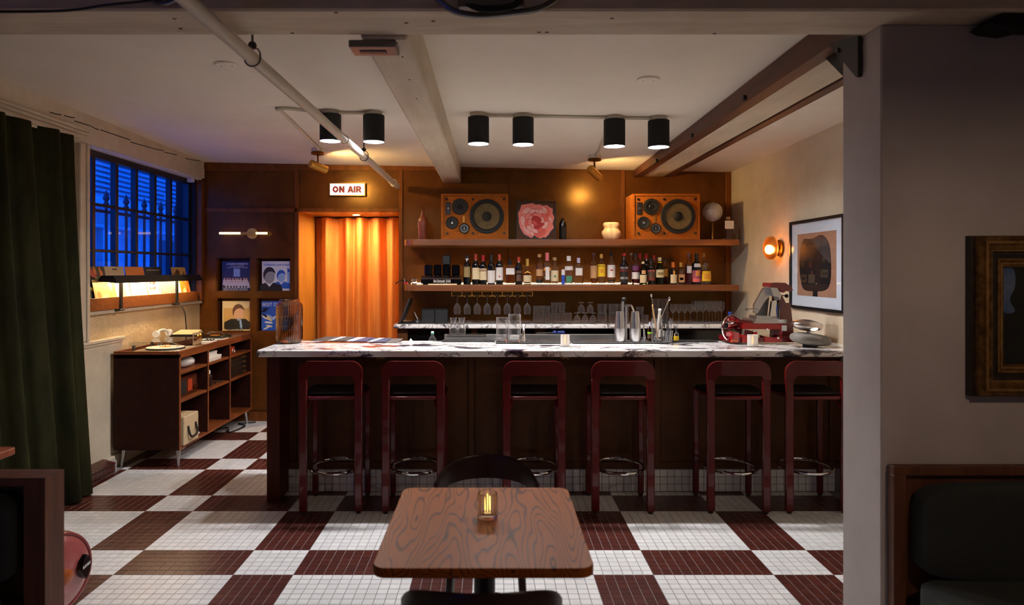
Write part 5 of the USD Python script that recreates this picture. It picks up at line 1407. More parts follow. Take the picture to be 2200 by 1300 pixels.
bottle(1446, 563, 17, Y1, 'short black bottle with an orange neck ribbon and cream label', 'stout', 'liquor_black', cap='cap_orange', cap_len=0.24, labels=[('label_cream', 0.06, 0.44, 0.9), ('label_orange', 0.44, 0.7, 0.2)])
bottle(1463, 564, 13.5, Y1, 'short amber bottle with a gold cap and tan lettered label', 'square', 'bottle_clear', 'rum_amber', 0.6, cap='cap_gold', cap_len=0.2, labels=[('label_tan', 0.10, 0.46), ('label_black', 0.2, 0.32, 0.6)], sq=True, neck=0.42)
bottle(1479.5, 543, 15, Y1, 'tall bottle of red aperitif with a clear top and white script', 'spirit', 'bottle_clear', 'red_liquor', 0.36, cap='clear_glass', cap_len=0.1, labels=[('label_white', 0.36, 0.58, 0.7)])
bottle(1496.5, 545, 20, Y1, 'dark bottle with a pink and orange sunset label', 'wine', 'wine_glass_dark', cap='cap_black', cap_len=0.14, labels=[('label_pink', 0.08, 0.46), ('label_violet', 0.2, 0.455, 0.9), ('label_orange', 0.26, 0.44, 0.5), ('label_white', 0.56, 0.68, 0.8)])
bottle(1511.5, 544, 15, 7.0, 'gold patterned bottle behind the last clear bottle at the right', 'spirit', 'bottle_clear', 'pale_liquor', 0.6, cap='cap_gold', cap_len=0.12, labels=[('label_gold', 0.45, 0.62)])
bottle(1517, 565, 20, 6.80, 'round clear bottle with a yellow and orange label at the right end of the row', 'stout', 'bottle_clear', None, cap='clear_glass', cap_len=0.16, labels=[('label_yellow', 0.16, 0.62), ('label_orange', 0.25, 0.5, 0.7)], neck=0.42)
bottle(1564, 466, 20, 6.86, 'square clear bottle with a white label at the right end of the upper shelf', 'square', 'bottle_clear', 'brown_liquor', 0.5, cap='cap_cork', cap_len=0.12, labels=[('label_white', 0.47, 0.82)], base=UZ, sq=True, neck=0.45)
bottle(1579, 476, 14, 6.88, 'clear bottle right of the square bottle at the end of the upper shelf', 'slope', 'bottle_clear', 'whisky', 0.3, cap='clear_glass', cap_len=0.1, base=UZ)

# amplifier and small things at the left of the bottle shelf
am = thing('amplifier', 'black tube amplifier with a chrome chassis at the left of the bottle shelf', 'amplifier', (sx(948, 6.8), 6.8, LZ))
part(am, 'chassis', mv(side([(-0.02, 0.012), (0.30, 0.012), (0.30, 0.088), (0.035, 0.088), (-0.02, 0.058)], -0.20, 0.205), (0, 0, 0)), 'black_gloss')
part(am, 'chrome_edge', side([(-0.0205, 0.060), (0.034, 0.090), (0.036, 0.087), (-0.0175, 0.057)], -0.19, 0.205), 'steel_bright')
part(am, 'chrome_edge', box(-0.19, 0.205, -0.024, -0.018, 0.054, 0.070, 0.002), 'steel_bright')
for k in range(4):
    for sx_ in (0,):
        x = -0.135 + 0.092 * k
        part(am, 'tube_cage', box(x - 0.04, x + 0.04, 0.06, 0.24, 0.088, 0.20, 0.012), 'black_gloss')
part(am, 'transformer', box(0.0, 0.08, 0.16, 0.26, 0.20, 0.30, 0.006), 'black_metal')
for k in (-0.17, 0.17):
    part(am, 'foot', cyl((k, 0.02, 0), (k, 0.02, 0.013), 0.016, n=12), 'rubber')
    part(am, 'foot', cyl((k, 0.26, 0), (k, 0.26, 0.013), 0.016, n=12), 'rubber')
part(am, 'lettering', mv(words('McIntosh 240', 0.026, 0.002, width=0.17), (0.01, -0.0205, 0.022)), 'white_plastic')
g1 = thing('shot_glass', 'small clear shot glass at the left end of the bottle shelf', 'glass', (sx(890, 6.8), 6.8, LZ + 0.0006))
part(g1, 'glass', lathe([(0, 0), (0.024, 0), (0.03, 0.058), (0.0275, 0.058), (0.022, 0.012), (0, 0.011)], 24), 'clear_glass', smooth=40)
g2 = thing('cable', 'tangle of black cable at the left end of the bottle shelf', 'cable', (sx(878, 6.98), 6.98, LZ))
part(g2, 'wire', tube(smoothline([(-0.14, 0.05, 0.006), (-0.08, 0.02, 0.04), (-0.02, 0.08, 0.02), (0.04, 0.03, 0.06), (0.06, 0.06, 0.03), (0.07, 0.03, 0.06)], 8), 0.006, 6), 'black_metal')
g3 = thing('bottle_opener', 'small red and steel gadget at the far left end of the bottle shelf', 'gadget', (sx(868, 6.86), 6.86, LZ + 0.0006))
part(g3, 'body', box(-0.002, 0.04, -0.015, 0.015, 0.0, 0.022, 0.004), 'cap_red')
part(g3, 'handle', cyl((0.01, 0, 0.02), (0.002, 0, 0.062), 0.006, n=10), 'steel')
# ---------------------------------------------------------------- rear counter, sinks and glasses
RZ, RY0 = 1.07, 6.73
solo('rear_counter', 'narrow white marble counter against the wall behind the bar', 'counter', mv(soft(Polygon([(-0.991, RY0), (2.40, RY0), (2.40, 7.228), (-0.991, 7.228)]).buffer(-0.02).buffer(0.02, quad_segs=4), 0.042, 0.01, 2), (0, 0, RZ - 0.042)), 'marble_rear')
rcab = thing('rear_cabinet', 'dark wooden cabinets with black doors under the rear marble counter', 'cabinet', (0.7, 6.8, 0))
part(rcab, 'body', cat([box(-0.96, 2.39, 6.88, 7.2, 0.0, 1.026), box(-0.96, -0.86, 6.80, 6.89, 0.0, 1.026), box(-0.22, -0.16, 6.80, 6.89, 0, 1.026), box(0.42, 0.52, 6.80, 6.89, 0, 1.026), box(2.3, 2.39, 6.80, 6.89, 0, 1.026)]), 'bar_wood', local=False)
for a, b in ((-0.85, -0.23), (-0.15, 0.41), (0.53, 1.40), (1.42, 2.29)):
    part(rcab, 'door', box(a, b, 6.83, 6.89, 0.05, 1.005, 0.004), 'black_gloss', local=False)
stn = thing('bar_sink', 'long stainless steel sink station behind the bar', 'sink', (0.3, 5.75, 0))
part(stn, 'body', box(-0.62, 1.12, 5.45, 5.98, 0.0, 0.93), 'steel_dark', local=False)
part(stn, 'splashback', box(-0.43, 1.12, 5.94, 5.99, 0.93, 1.045, 0.004), 'steel', local=False)
part(stn, 'drainboard', box(-0.62, 1.12, 5.45, 5.94, 0.93, 0.945), 'steel', local=False)
part(stn, 'ledge', box(-0.40, -0.06, 5.80, 5.95, 1.035, 1.05, 0.003), 'steel_dark', local=False)
for k in range(2):
    part(stn, 'basin', box(0.25 + 0.45 * k, 0.6 + 0.45 * k, 5.52, 5.85, 0.944, 0.947), 'black_metal', local=False)

def shell_glass(prof_out, t=0.0014, n=24):
    """A thin walled vessel from its outer profile (r, z), open at the top."""
    ins = [(max(r - t, 0.0005), z + (t * 2 if i == 0 else 0)) for i, (r, z) in enumerate(prof_out)][::-1]
    return lathe([(0, prof_out[0][1])] + prof_out + ins + [(0, ins[-1][1])], n)


def wine_glass(label, H, R, stem, group, name='wine_glass', cat_='wine glass'):
    g_ = thing(name, label, cat_, group=group)
    bz = stem
    bowl = [(0.004, bz), (R * 0.55, bz + (H - bz) * 0.12), (R * 0.9, bz + (H - bz) * 0.32), (R, bz + (H - bz) * 0.5), (R * 0.95, bz + (H - bz) * 0.75), (R * 0.8, H)]
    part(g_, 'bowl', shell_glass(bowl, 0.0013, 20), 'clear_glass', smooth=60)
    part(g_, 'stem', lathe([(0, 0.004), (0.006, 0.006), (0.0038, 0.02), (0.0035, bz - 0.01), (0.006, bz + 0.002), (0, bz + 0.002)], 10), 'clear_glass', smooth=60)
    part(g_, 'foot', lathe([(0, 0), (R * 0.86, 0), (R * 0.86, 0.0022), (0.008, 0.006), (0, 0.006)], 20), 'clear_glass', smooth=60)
    return g_


# glasses hanging upside down in the brass rack
ry = 6.86
rk = thing('glass_rack', 'brass rack for hanging wine glasses under the bottle shelf', 'rack', (sx(1057, ry), ry, LZ - 0.063))
x0, x1 = sx(972, ry) - sx(1057, ry), sx(1143, ry) - sx(1057, ry)
part(rk, 'top_plate', box(x0, x1, -0.12, 0.12, -0.008, -0.001, 0.002), 'brass')
sp_ = (x1 - x0) / 8
for k in range(9):
    x = x0 + sp_ * k
    part(rk, 'hanger', box(x - 0.002, x + 0.002, -0.118, 0.12, -0.05, -0.008), 'brass')
    if k in (0, 8):
        s_ = 1 if k == 0 else -1
        part(rk, 'rail', cat([box(min(x, x + s_ * 0.028), max(x, x + s_ * 0.028), -0.118, 0.12, -0.052, -0.048)]), 'brass')
    else:
        part(rk, 'rail', tube(smoothline([(x - 0.033, -0.118, -0.062), (x - 0.026, -0.118, -0.052), (x, -0.118, -0.05), (x + 0.026, -0.118, -0.052), (x + 0.033, -0.118, -0.062)], 4), 0.003, 6), 'brass')
        part(rk, 'rail', box(x - 0.028, x + 0.028, -0.116, 0.12, -0.052, -0.049), 'brass')
hang = None
hn = ['first', 'second', 'third', 'fourth', 'fifth', 'sixth', 'seventh', 'last']
for k in range(8):
    lab = f'{hn[k]} wine glass from the left hanging upside down in the brass rack'
    loc = (sx(1057, ry) + x0 + sp_ * (k + 0.5), ry - 0.04, LZ - 0.063 - 0.040)
    if hang is None:
        g_ = thing('wine_glass', lab, 'wine glass', group='wine glasses hanging in the brass rack')
        H, R, bz = 0.195, 0.036, 0.085
        up = lambda m: (m[0] * np.array([1, 1, -1.0]), m[1][:, ::-1])
        bowl = [(0.004, bz), (R * 0.6, bz + 0.014), (R * 0.93, bz + 0.038), (R, bz + 0.06), (R * 0.92, bz + 0.09), (R * 0.8, H)]
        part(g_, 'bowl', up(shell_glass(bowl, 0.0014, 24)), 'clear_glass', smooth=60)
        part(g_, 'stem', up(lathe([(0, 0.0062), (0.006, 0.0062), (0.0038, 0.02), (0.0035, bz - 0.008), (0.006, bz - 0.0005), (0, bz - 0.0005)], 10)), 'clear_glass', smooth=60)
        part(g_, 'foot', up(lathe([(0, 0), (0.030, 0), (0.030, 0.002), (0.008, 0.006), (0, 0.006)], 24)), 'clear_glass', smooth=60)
        hang = g_; place(g_, loc)
    else:
        dup(hang, loc, 0, lab)


def tumbler(label, H, R, group, Rb=None, name='tumbler', cat_='glass', t=0.0022, n=24):
    g_ = thing(name, label, cat_, group=group)
    Rb = Rb or R * 0.92
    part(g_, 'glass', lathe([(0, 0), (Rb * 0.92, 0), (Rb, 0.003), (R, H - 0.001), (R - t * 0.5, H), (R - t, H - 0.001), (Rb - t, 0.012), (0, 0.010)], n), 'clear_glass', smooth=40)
    return g_


def row(make, spots, y, z, labels):
    first = None
    for (px, dy, dz), lab in zip(spots, labels):
        loc = (sx(px, y + dy), y + dy, z + dz)
        if first is None:
            first = make(lab); place(first, loc)
        else:
            dup(first, loc, 0, lab)


GZ = RZ + 0.0006
# three highball glasses
row(lambda l: tumbler(l, 0.175, 0.028, 'highball glasses on the rear counter', name='highball_glass'), [(1151, 0, 0), (1163.5, 0, 0), (1176, 0, 0)], 6.86, GZ,
    [f'{q} tall highball glass right of the hanging wine glasses' for q in ('left', 'middle', 'right')])
# two storeys of tumblers
spots, labs = [], []
for k, px in enumerate((1190, 1205.5, 1221)):
    spots.append((px, 0, 0)); labs.append(f'lower row tumbler, {("first", "second", "third")[k]} right of the highball glasses')
for k, px in enumerate((1191, 1207)):
    spots.append((px, 0, 0.105)); labs.append(f'upper row tumbler, {("first", "second")[k]} stacked above the lower row near the highball glasses')
row(lambda l: tumbler(l, 0.104, 0.0355, 'stacked tumblers on the rear counter', 0.031), spots, 6.86, GZ, labs)
# stemmed cocktail glasses upside down, two storeys
def cocktail(label):
    g_ = thing('cocktail_glass', label, 'glass', group='upturned cocktail glasses on the rear counter')
    R = 0.034
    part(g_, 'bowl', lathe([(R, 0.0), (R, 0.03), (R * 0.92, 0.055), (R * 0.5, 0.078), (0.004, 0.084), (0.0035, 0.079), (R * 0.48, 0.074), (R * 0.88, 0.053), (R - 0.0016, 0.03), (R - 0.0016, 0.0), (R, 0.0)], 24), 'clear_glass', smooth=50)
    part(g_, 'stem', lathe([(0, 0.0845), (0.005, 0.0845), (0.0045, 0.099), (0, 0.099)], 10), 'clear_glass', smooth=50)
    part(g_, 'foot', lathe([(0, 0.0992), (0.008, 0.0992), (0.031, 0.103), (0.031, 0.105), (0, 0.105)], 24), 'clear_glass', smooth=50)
    return g_
spots, labs = [], []
for k, px in enumerate((1240, 1257, 1274)):
    spots.append((px, 0, 0)); labs.append(f'upturned cocktail glass in the lower row, {("left", "middle", "right")[k]} of three')
for k, px in enumerate((1249, 1268)):
    spots.append((px, 0, 0.1055)); labs.append(f'upturned cocktail glass in the upper row, {("left", "right")[k]} of two')
row(cocktail, spots, 6.85, GZ, labs)
spots, labs = [], []
for k, px in enumerate((1294, 1318, 1341)):
    for j in range(2):
        spots.append((px, 0, 0.098 * j)); labs.append(f'large clear tumbler, {("bottom", "top")[j]} of the {("left", "middle", "right")[k]} stack behind the shakers')
row(lambda l: tumbler(l, 0.097, 0.050, 'stacked large tumblers behind the shakers', 0.046), spots, 6.88, GZ, labs)
# small mugs behind the right shaker
spots = [(1366, 0, 0), (1385, 0, 0), (1375, 0.0, 0.082)]
row(lambda l: tumbler(l, 0.081, 0.038, 'cut glass cups behind the right shaker', 0.034, name='cup'), spots, 6.90, GZ, ['cut glass cup behind the right shaker, lower left of three', 'cut glass cup behind the right shaker, lower right of three', 'cut glass cup behind the right shaker, on top of two'])
row(lambda l: tumbler(l, 0.12, 0.042, 'tall tumblers stacked behind the bar spoons', 0.036), [(1409, 0, 0), (1428, 0, 0), (1409, 0, 0.125), (1428, 0, 0.125)], 6.93, GZ,
    ['tall tumbler at the lower left of the four behind the bar spoons', 'tall tumbler at the lower right of the four behind the bar spoons', 'tall tumbler at the upper left of the four behind the bar spoons', 'tall tumbler at the upper right of the four behind the bar spoons'])
# standing wine glasses
pos_ = [(1446 + 12.6 * k, 0, 0) for k in range(4)]
row(lambda l: wine_glass(l, 0.195, 0.030, 0.105, 'shorter wine glasses standing on the rear counter'), pos_, 6.84, GZ, [f'shorter standing wine glass, {q} from the left' for q in ('first', 'second', 'third', 'fourth')])
pos_ = [(1497.5 + 13.2 * k, 0, 0) for k in range(5)]
row(lambda l: wine_glass(l, 0.222, 0.031, 0.112, 'taller wine glasses in the front row of the rear counter'), pos_, 6.84, GZ, [f'taller wine glass in the front row, {q} from the left' for q in ('first', 'second', 'third', 'fourth', 'last')])
pos_ = [(1491 + 13.2 * k, 0, 0) for k in range(5)]
row(lambda l: wine_glass(l, 0.225, 0.031, 0.112, 'taller wine glasses in the second row of the rear counter'), pos_, 6.97, GZ, [f'taller wine glass in the second row, {q} from the left' for q in ('first', 'second', 'third', 'fourth', 'last')])
# a till and boxes at the left end
tl_ = thing('till_screen', 'thin till screen seen edge on at the left end of the rear counter', 'screen', (sx(862, 6.8), 6.9, RZ))
part(tl_, 'screen', mv(box(-0.007, 0.007, -0.13, 0.13, 0.0, 0.26, 0.003), (-0.01, 0, 0.012), ry=22), 'steel_dark')
part(tl_, 'back', mv(box(0.007, 0.016, -0.11, 0.11, 0.03, 0.22, 0.003), (-0.01, 0, 0.012), ry=22), 'black_metal')
part(tl_, 'base', box(-0.04, 0.10, -0.08, 0.08, 0.0006, 0.012, 0.003), 'black_metal')
ks = thing('card_reader', 'small black gadget with a steel wheel beside the till', 'gadget', (sx(897, 6.85), 6.85, RZ))
part(ks, 'body', cbox((0, 0.03, 0.02), (0.09, 0.07, 0.039), 0.008), 'black_metal')
part(ks, 'wheel', cyl((0.0, -0.01, 0.022), (0.0, -0.02, 0.022), 0.015, n=20), 'steel')
part(ks, 'lever', tube([(0, 0.02, 0.04), (-0.03, 0.03, 0.10), (-0.035, 0.03, 0.115)], 0.004, 6), 'steel')
for k, px in enumerate((919.5, 948)):
    bx_ = thing('black_box', f'{("left", "right")[k]} of the two black boxes on the rear counter', 'box', (sx(px, 6.85), 6.85, RZ + 0.0006))
    part(bx_, 'case', box(-0.066, 0.066, 0, 0.12, 0, 0.138, 0.004), 'black_leather')
    part(bx_, 'lid', box(-0.067, 0.067, -0.001, 0.121, 0.1385, 0.145, 0.003), 'black_matte')
M('pinkish', S(205, 180, 165), rough=0.4)
sp1 = thing('spray_bottle', 'small white and blue bottle at the right end of the rear counter', 'bottle', (2.366, 6.80, GZ))
part(sp1, 'body', lathe([(0, 0), (0.027, 0), (0.029, 0.01), (0.029, 0.06), (0.012, 0.085), (0, 0.085)], 20), 'label_white', smooth=40)
part(sp1, 'cap', lathe([(0, 0.085), (0.018, 0.085), (0.018, 0.12), (0, 0.12)], 16), 'label_blue')
# carafes on the steel ledge
def carafe(label):
    c = thing('carafe', label, 'carafe', group='glass carafes on the steel ledge')
    part(c, 'glass', shell_glass([(0.030, 0.0), (0.0345, 0.012), (0.034, 0.05), (0.022, 0.085), (0.020, 0.105), (0.030, 0.145)], 0.002, 28), 'clear_glass', smooth=50)
    return c
c1 = carafe('left glass carafe standing on the steel ledge'); place(c1, (sx(974, 5.87), 5.87, 1.0506))
dup(c1, (sx(992, 5.87), 5.87, 1.0506), 0, 'right glass carafe standing on the steel ledge')
# blue tool by the sink
bt = thing('cloth_dispenser', 'dark blue handheld tool lying on the sink behind the bar', 'tool', (sx(1203, 5.9), 5.96, 1.046))
part(bt, 'grip', cbox((0, 0, 0.012), (0.08, 0.04, 0.022), 0.008), 'tool_blue') if False else None
M('tool_blue', S(30, 42, 96), rough=0.4)
part(bt, 'grip', cbox((0.015, 0, 0.014), (0.07, 0.034, 0.026), 0.008), 'tool_blue')
part(bt, 'head', cbox((-0.04, 0, 0.016), (0.034, 0.036, 0.03), 0.008), 'tool_blue')
part(bt, 'handle', cyl((-0.055, 0, 0.012), (-0.20, 0, 0.008), 0.006, n=10), 'black_metal')

# ---------------------------------------------------------------- things on the bar top
BZ = CZ + 0.0005
jar = thing('glass_jar', 'big ribbed smoked glass jar at the left end of the bar', 'jar', (sx(622, 4.98), 4.98, BZ))
jp = [(0.070, 0.0), (0.085, 0.008), (0.0945, 0.03), (0.0955, 0.25), (0.090, 0.285), (0.074, 0.302), (0.071, 0.312), (0.075, 0.318)]
m = lathe([(0, 0)] + jp + [(r_ - 0.004, z_) for r_, z_ in jp[:0:-1]] + [(0.080, 0.012), (0, 0.012)], 120)
ang = np.arctan2(m[0][:, 1], m[0][:, 0]); rad = np.hypot(m[0][:, 0], m[0][:, 1])
k = np.where((rad > 0.08), 1 + 0.010 * np.cos(ang * 40), 1.0)
part(jar, 'glass', (m[0] * np.stack([k, k, np.ones(len(k))], 1), m[1]), 'smoke_glass', smooth=50)
part(jar, 'base', lathe([(0, 0.0125), (0.078, 0.0125), (0.078, 0.03), (0, 0.032)], 40), 'smoke_glass')
# menus
M('menu_cover', S(52, 48, 50), rough=0.6); M('menu_purple', S(62, 50, 84), rough=0.6); M('menu_blue', S(54, 58, 86), rough=0.6); M('menu_grey', S(84, 80, 78), rough=0.6)
mn = [('menu_cover', 'leftmost dark grey menu leaning at the rear edge of the bar'), ('menu_purple', 'purple menu fanned out at the rear edge of the bar'), ('menu_blue', 'blue grey menu fanned out at the rear edge of the bar'), ('menu_grey', 'rightmost grey menu fanned out at the rear edge of the bar')]
for k, (mt, lab) in enumerate(mn):
    xa = sx(676 + 41 * k, 5.10)
    a = thing('menu', lab, 'menu', (xa, 5.0, BZ), group='menus fanned at the rear edge of the bar')
    wd = (sx(752, 5.1) - sx(676, 5.1)) if k < 3 else sx(858, 5.1) - sx(799, 5.1)
    sh_ = 0.085
    zo = 0.0045 * (3 - k)
    P = [(0, -0.02), (wd, -0.02), (wd + sh_ * 0.3, 0.13), (sh_ * 0.9, 0.13)]
    v, f = plan(P, 0.001 + zo, 0.0032 + zo)
    v[:, 2] += np.clip(v[:, 1] + 0.02, 0, 1) * 0.10
    part(a, 'cover', (v, f), mt)
    if k < 3:
        for q in range(2 + (k == 1)):
            o = 0.155 + 0.022 * q - (0.02 if k == 1 else 0) - 0.02
            P = [(o - 0.006, -0.019), (o + 0.005, -0.019), (o + 0.075, 0.129), (o + 0.062, 0.129)]
            v, f = plan(P, 0.0034 + zo, 0.0040 + zo)
            v[:, 2] += np.clip(v[:, 1] + 0.02, 0, 1) * 0.10
            part(a, 'stripe', (v, f), 'paper_white')
sx3 = sx(883, 5.02)
bd_ = thing('napkin_clip', 'tiny white folded paper right of the menus', 'paper', (sx3, 5.03, BZ))
part(bd_, 'fold', trimesh_fold if False else (np.array([[-0.02, -0.012, 0], [0.02, -0.012, 0], [0.02, 0.012, 0], [-0.02, 0.012, 0], [-0.004, 0, 0.03], [0.006, 0, 0.005]]), np.array([[0, 2, 1], [0, 3, 2], [0, 5, 4], [0, 1, 5], [1, 2, 5], [2, 4, 5], [2, 3, 4], [3, 0, 4]])), 'paper_white', smooth=False)
pb = thing('plastic_bottle', 'clear plastic bottle with a green cap standing behind the bar', 'bottle', (sx(930, 5.6), 5.56, 0.9455))
pb_p = [(0.030, 0), (0.033, 0.01), (0.033, 0.09), (0.012, 0.125), (0.011, 0.14)]
part(pb, 'body', shell_glass(pb_p, 0.001, 20), 'clear_glass', smooth=50)
part(pb, 'cap', lathe([(0, 0.136), (0.014, 0.136), (0.014, 0.149), (0, 0.149)], 16), 'label_green')
part(pb, 'cap', lathe([(0, 0.1495), (0.013, 0.1495), (0.010, 0.16), (0, 0.16)], 16), 'white_plastic')

# bar mats
for k, (a, b, y0, y1, lab) in enumerate(((948, 1063, 5.04, 5.14, 'black rubber bar mat left of the mixing glasses'), (1065, 1210, 4.92, 5.12, 'black rubber bar mat under the mixing glasses'), (1228, 1432, 4.92, 5.12, 'black rubber bar mat under the shakers'), (1436, 1545, 5.02, 5.13, 'black bar mat left of the red slicer'))):
    bmx = thing('bar_mat', lab, 'mat', (sx((a + b) / 2, 5), (y0 + y1) / 2, BZ), group='black bar mats')
    hw = (sx(b, 5) - sx(a, 5)) / 2; hy = (y1 - y0) / 2
    part(bmx, 'mat', box(-hw, hw, -hy, hy, 0.0, 0.008, 0.002), 'rubber')
    n = int(hw * 2 / 0.016)
    part(bmx, 'rib', cat([box(-hw + 0.01 + 0.016 * i, -hw + 0.018 + 0.016 * i, -hy + 0.012, hy - 0.012, 0.0078, 0.0105) for i in range(n - 1)]), 'steel' if k in (1, 2) else 'rubber', kind='stuff')
MZ = BZ + 0.0108
def mixing(px, y, R, H, lab, stuff=True):
    g_ = thing('mixing_glass', lab, 'mixing glass', (sx(px, y), y, MZ))
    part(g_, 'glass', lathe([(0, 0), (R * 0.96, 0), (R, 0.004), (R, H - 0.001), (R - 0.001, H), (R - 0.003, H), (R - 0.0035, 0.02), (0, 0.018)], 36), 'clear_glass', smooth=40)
    return g_
g_ = mixing(1078.5, 5.0, 0.042, 0.175, 'left clear mixing glass on the bar mat')
part(g_, 'coaster_disc', lathe([(0, 0.0185), (0.030, 0.0185), (0.030, 0.026), (0, 0.026)], 24), 'steel')
g_ = mixing(1105.5, 4.96, 0.046, 0.200, 'right taller clear mixing glass on the bar mat')
part(g_, 'bottom_ice', lathe([(0, 0.0205), (0.034, 0.0205), (0.036, 0.045), (0, 0.047)], 24), 'frosted_glass')
jg = thing('jigger', 'slim steel jigger beside the mixing glasses', 'jigger', (sx(1125, 5.0), 5.0, MZ))
part(jg, 'cup', lathe([(0, 0.0), (0.021, 0.0), (0.0195, 0.002), (0.008, 0.075), (0.008, 0.08), (0.0175, 0.128), (0.0165, 0.128), (0.006, 0.085), (0, 0.085)], 24), 'steel_bright', smooth=40)
part(jg, 'band', lathe([(0.0085, 0.072), (0.0098, 0.074), (0.0098, 0.083), (0.0085, 0.085)], 24), 'steel')
def shaker(label):
    s = thing('shaker', label, 'shaker', group='steel cocktail shakers on the bar mat')
    part(s, 'tin', lathe([(0, 0), (0.036, 0), (0.0375, 0.004), (0.041, 0.06), (0.0415, 0.098), (0.0395, 0.098), (0, 0.096)], 40), 'steel', smooth=40)
    part(s, 'top_tin', lathe([(0, 0.0985), (0.040, 0.0985), (0.040, 0.104), (0.0285, 0.215), (0.0275, 0.219), (0, 0.219)], 40), 'steel', smooth=40)
    return s
s_ = shaker('left steel cocktail shaker on the bar mat'); place(s_, (sx(1332, 4.98), 4.98, MZ))
dup(s_, (sx(1364.5, 4.98), 4.98, MZ), 0, 'right steel cocktail shaker on the bar mat')
cp = thing('beer_tap', 'steel tap pipe with a black knob rising behind the shakers', 'tap', (sx(1341, 5.35), 5.35, 0.0))
part(cp, 'column', cyl((-0.012, 0, 0.93), (-0.012, 0, 1.36), 0.011, n=16), 'steel')
part(cp, 'column', cyl((0.016, 0, 0.93), (0.016, 0, 1.32), 0.008, n=16), 'steel')
part(cp, 'spout', tube([(0, 0, 1.325), (0.055, 0, 1.328), (0.062, 0, 1.318), (0.10, 0, 1.22)], 0.008, 10), 'steel_bright')
part(cp, 'knob', ball((-0.002, 0, 1.378), 0.021, (1, 1, 0.8)), 'black_metal')
part(cp, 'base', lathe([(0, 0.0), (0.03, 0.0), (0.03, 0.93), (0, 0.93)], 16), 'steel_dark')
# bitters bottles
def dash(px, y, H, R, lab, body, labm, capm, z=MZ):
    b = thing('bitters_bottle', lab, 'bottle', (sx(px, y), y, z))
    part(b, 'glass', lathe([(0, 0), (R * 0.9, 0), (R, 0.003), (R, H * 0.55), (R * 0.8, H * 0.63), (R * 0.35, H * 0.70), (R * 0.33, H * 0.82), (0, H * 0.82)], 20), body, smooth=40)
    part(b, 'label', lathe([(R + 0.0004, H * 0.12), (R + 0.001, H * 0.12), (R + 0.001, H * 0.42), (R + 0.0004, H * 0.42)], 20), labm)
    part(b, 'cap', lathe([(0, H * 0.80), (R * 0.45, H * 0.80), (R * 0.45, H * 0.95), (R * 0.25, H), (0, H)], 14), capm)
    return b
b = dash(1396, 5.05, 0.135, 0.0155, 'brown bitters bottle with a green stripe and pale cap right of the shakers', 'brown_liquor', 'label_brown', 'cap_lavender')
part(b, 'stripe', lathe([(0.0168, 0.044), (0.0174, 0.044), (0.0174, 0.054), (0.0168, 0.054)], 20), 'lime') if False else None
M('lime', S(150, 220, 40), rough=0.5)
part(b, 'stripe', lathe([(0.0168, 0.052), (0.0174, 0.052), (0.0174, 0.064), (0.0168, 0.064)], 20), 'lime')
dash(1418, 5.10, 0.19, 0.02, 'white labelled bitters bottle with a bright yellow cap inside the tool cluster', 'liquor_black', 'label_white', 'cap_yellow')
dash(1453, 5.04, 0.105, 0.018, 'little bitters bottle with a yellow label right of the straw glass', 'bottle_clear', 'label_yellow', 'cap_black', BZ + 0.0006)
tg = thing('tool_glass', 'clear glass holding the bar spoons and muddler', 'glass', (sx(1411, 4.99), 4.99, MZ))
part(tg, 'glass', lathe([(0, 0), (0.036, 0), (0.038, 0.004), (0.038, 0.165), (0.0355, 0.165), (0.0345, 0.016), (0, 0.014)], 32), 'clear_glass', smooth=40)
def spoon(pts, lab, tip, mat='steel_bright', r=0.0028, name='bar_spoon'):
    s = thing(name, lab, 'bar tool', (sx(1411, 4.99), 4.99, MZ))
    part(s, 'shaft', tube(pts, r, 8), mat)
    part(s, 'tip', tip, mat)
spoon([(0.010, 0, 0.02), (-0.03, 0, 0.27), (-0.040, 0, 0.332)], 'long bar spoon leaning left in the tool glass', ball((-0.040, 0, 0.336), 0.0075, (1, 1, 1.6)))
spoon([(-0.016, 0.008, 0.02), (0.030, 0.008, 0.165), (0.092, 0.008, 0.305)], 'long bar spoon leaning right in the tool glass', ball((0.094, 0.008, 0.312), 0.009, (1, 1, 1.8)))
spoon([(0.006, -0.014, 0.02), (-0.022, -0.014, 0.17), (-0.034, -0.014, 0.258)], 'wooden handled stirrer leaning left in the tool glass', ball((-0.034, -0.014, 0.262), 0.006, (1, 1, 1.6)), 'cap_cork', 0.005, 'stirrer')
spoon([(0.0, -0.004, 0.028), (0.012, -0.004, 0.14), (0.021, -0.004, 0.225)], 'thick white muddler standing in the tool glass', ball((0.0215, -0.004, 0.230), 0.0125), 'white_plastic', 0.0095, 'muddler')
sg_ = thing('straw_glass', 'glass tumbler packed with steel and black straws', 'glass', (sx(1434, 4.97), 4.97, BZ + 0.0006))
part(sg_, 'glass', lathe([(0, 0), (0.030, 0), (0.032, 0.003), (0.040, 0.092), (0.038, 0.092), (0.029, 0.012), (0, 0.010)], 28), 'clear_glass', smooth=40)
r = random.Random(4)
for k in range(9):
    a = r.uniform(0, 6.28)
    st_ = thing('straw', f'{("leftmost", "second", "third", "fourth", "fifth")[k]} black straw from the left in the straw glass' if k < 5 else f'{("first", "second", "third", "last")[k - 5]} steel straw from the left in the straw glass', 'straw', (sx(1434, 4.97), 4.97, BZ + 0.0006), group='straws in the straw glass')
    p0_ = (0.018 * math.cos(a), 0.018 * math.sin(a), 0.013); tx = -0.03 + 0.0075 * k
    part(st_, 'tube', cyl(p0_, (tx, 0.6 * p0_[1], r.uniform(0.155, 0.185)), 0.003, n=8), 'steel' if k > 4 else 'rubber')
    part(st_, 'mouth', cyl((tx, 0.6 * p0_[1], 0.150), (tx, 0.6 * p0_[1], 0.153), 0.0034, n=8), 'steel' if k > 4 else 'rubber')
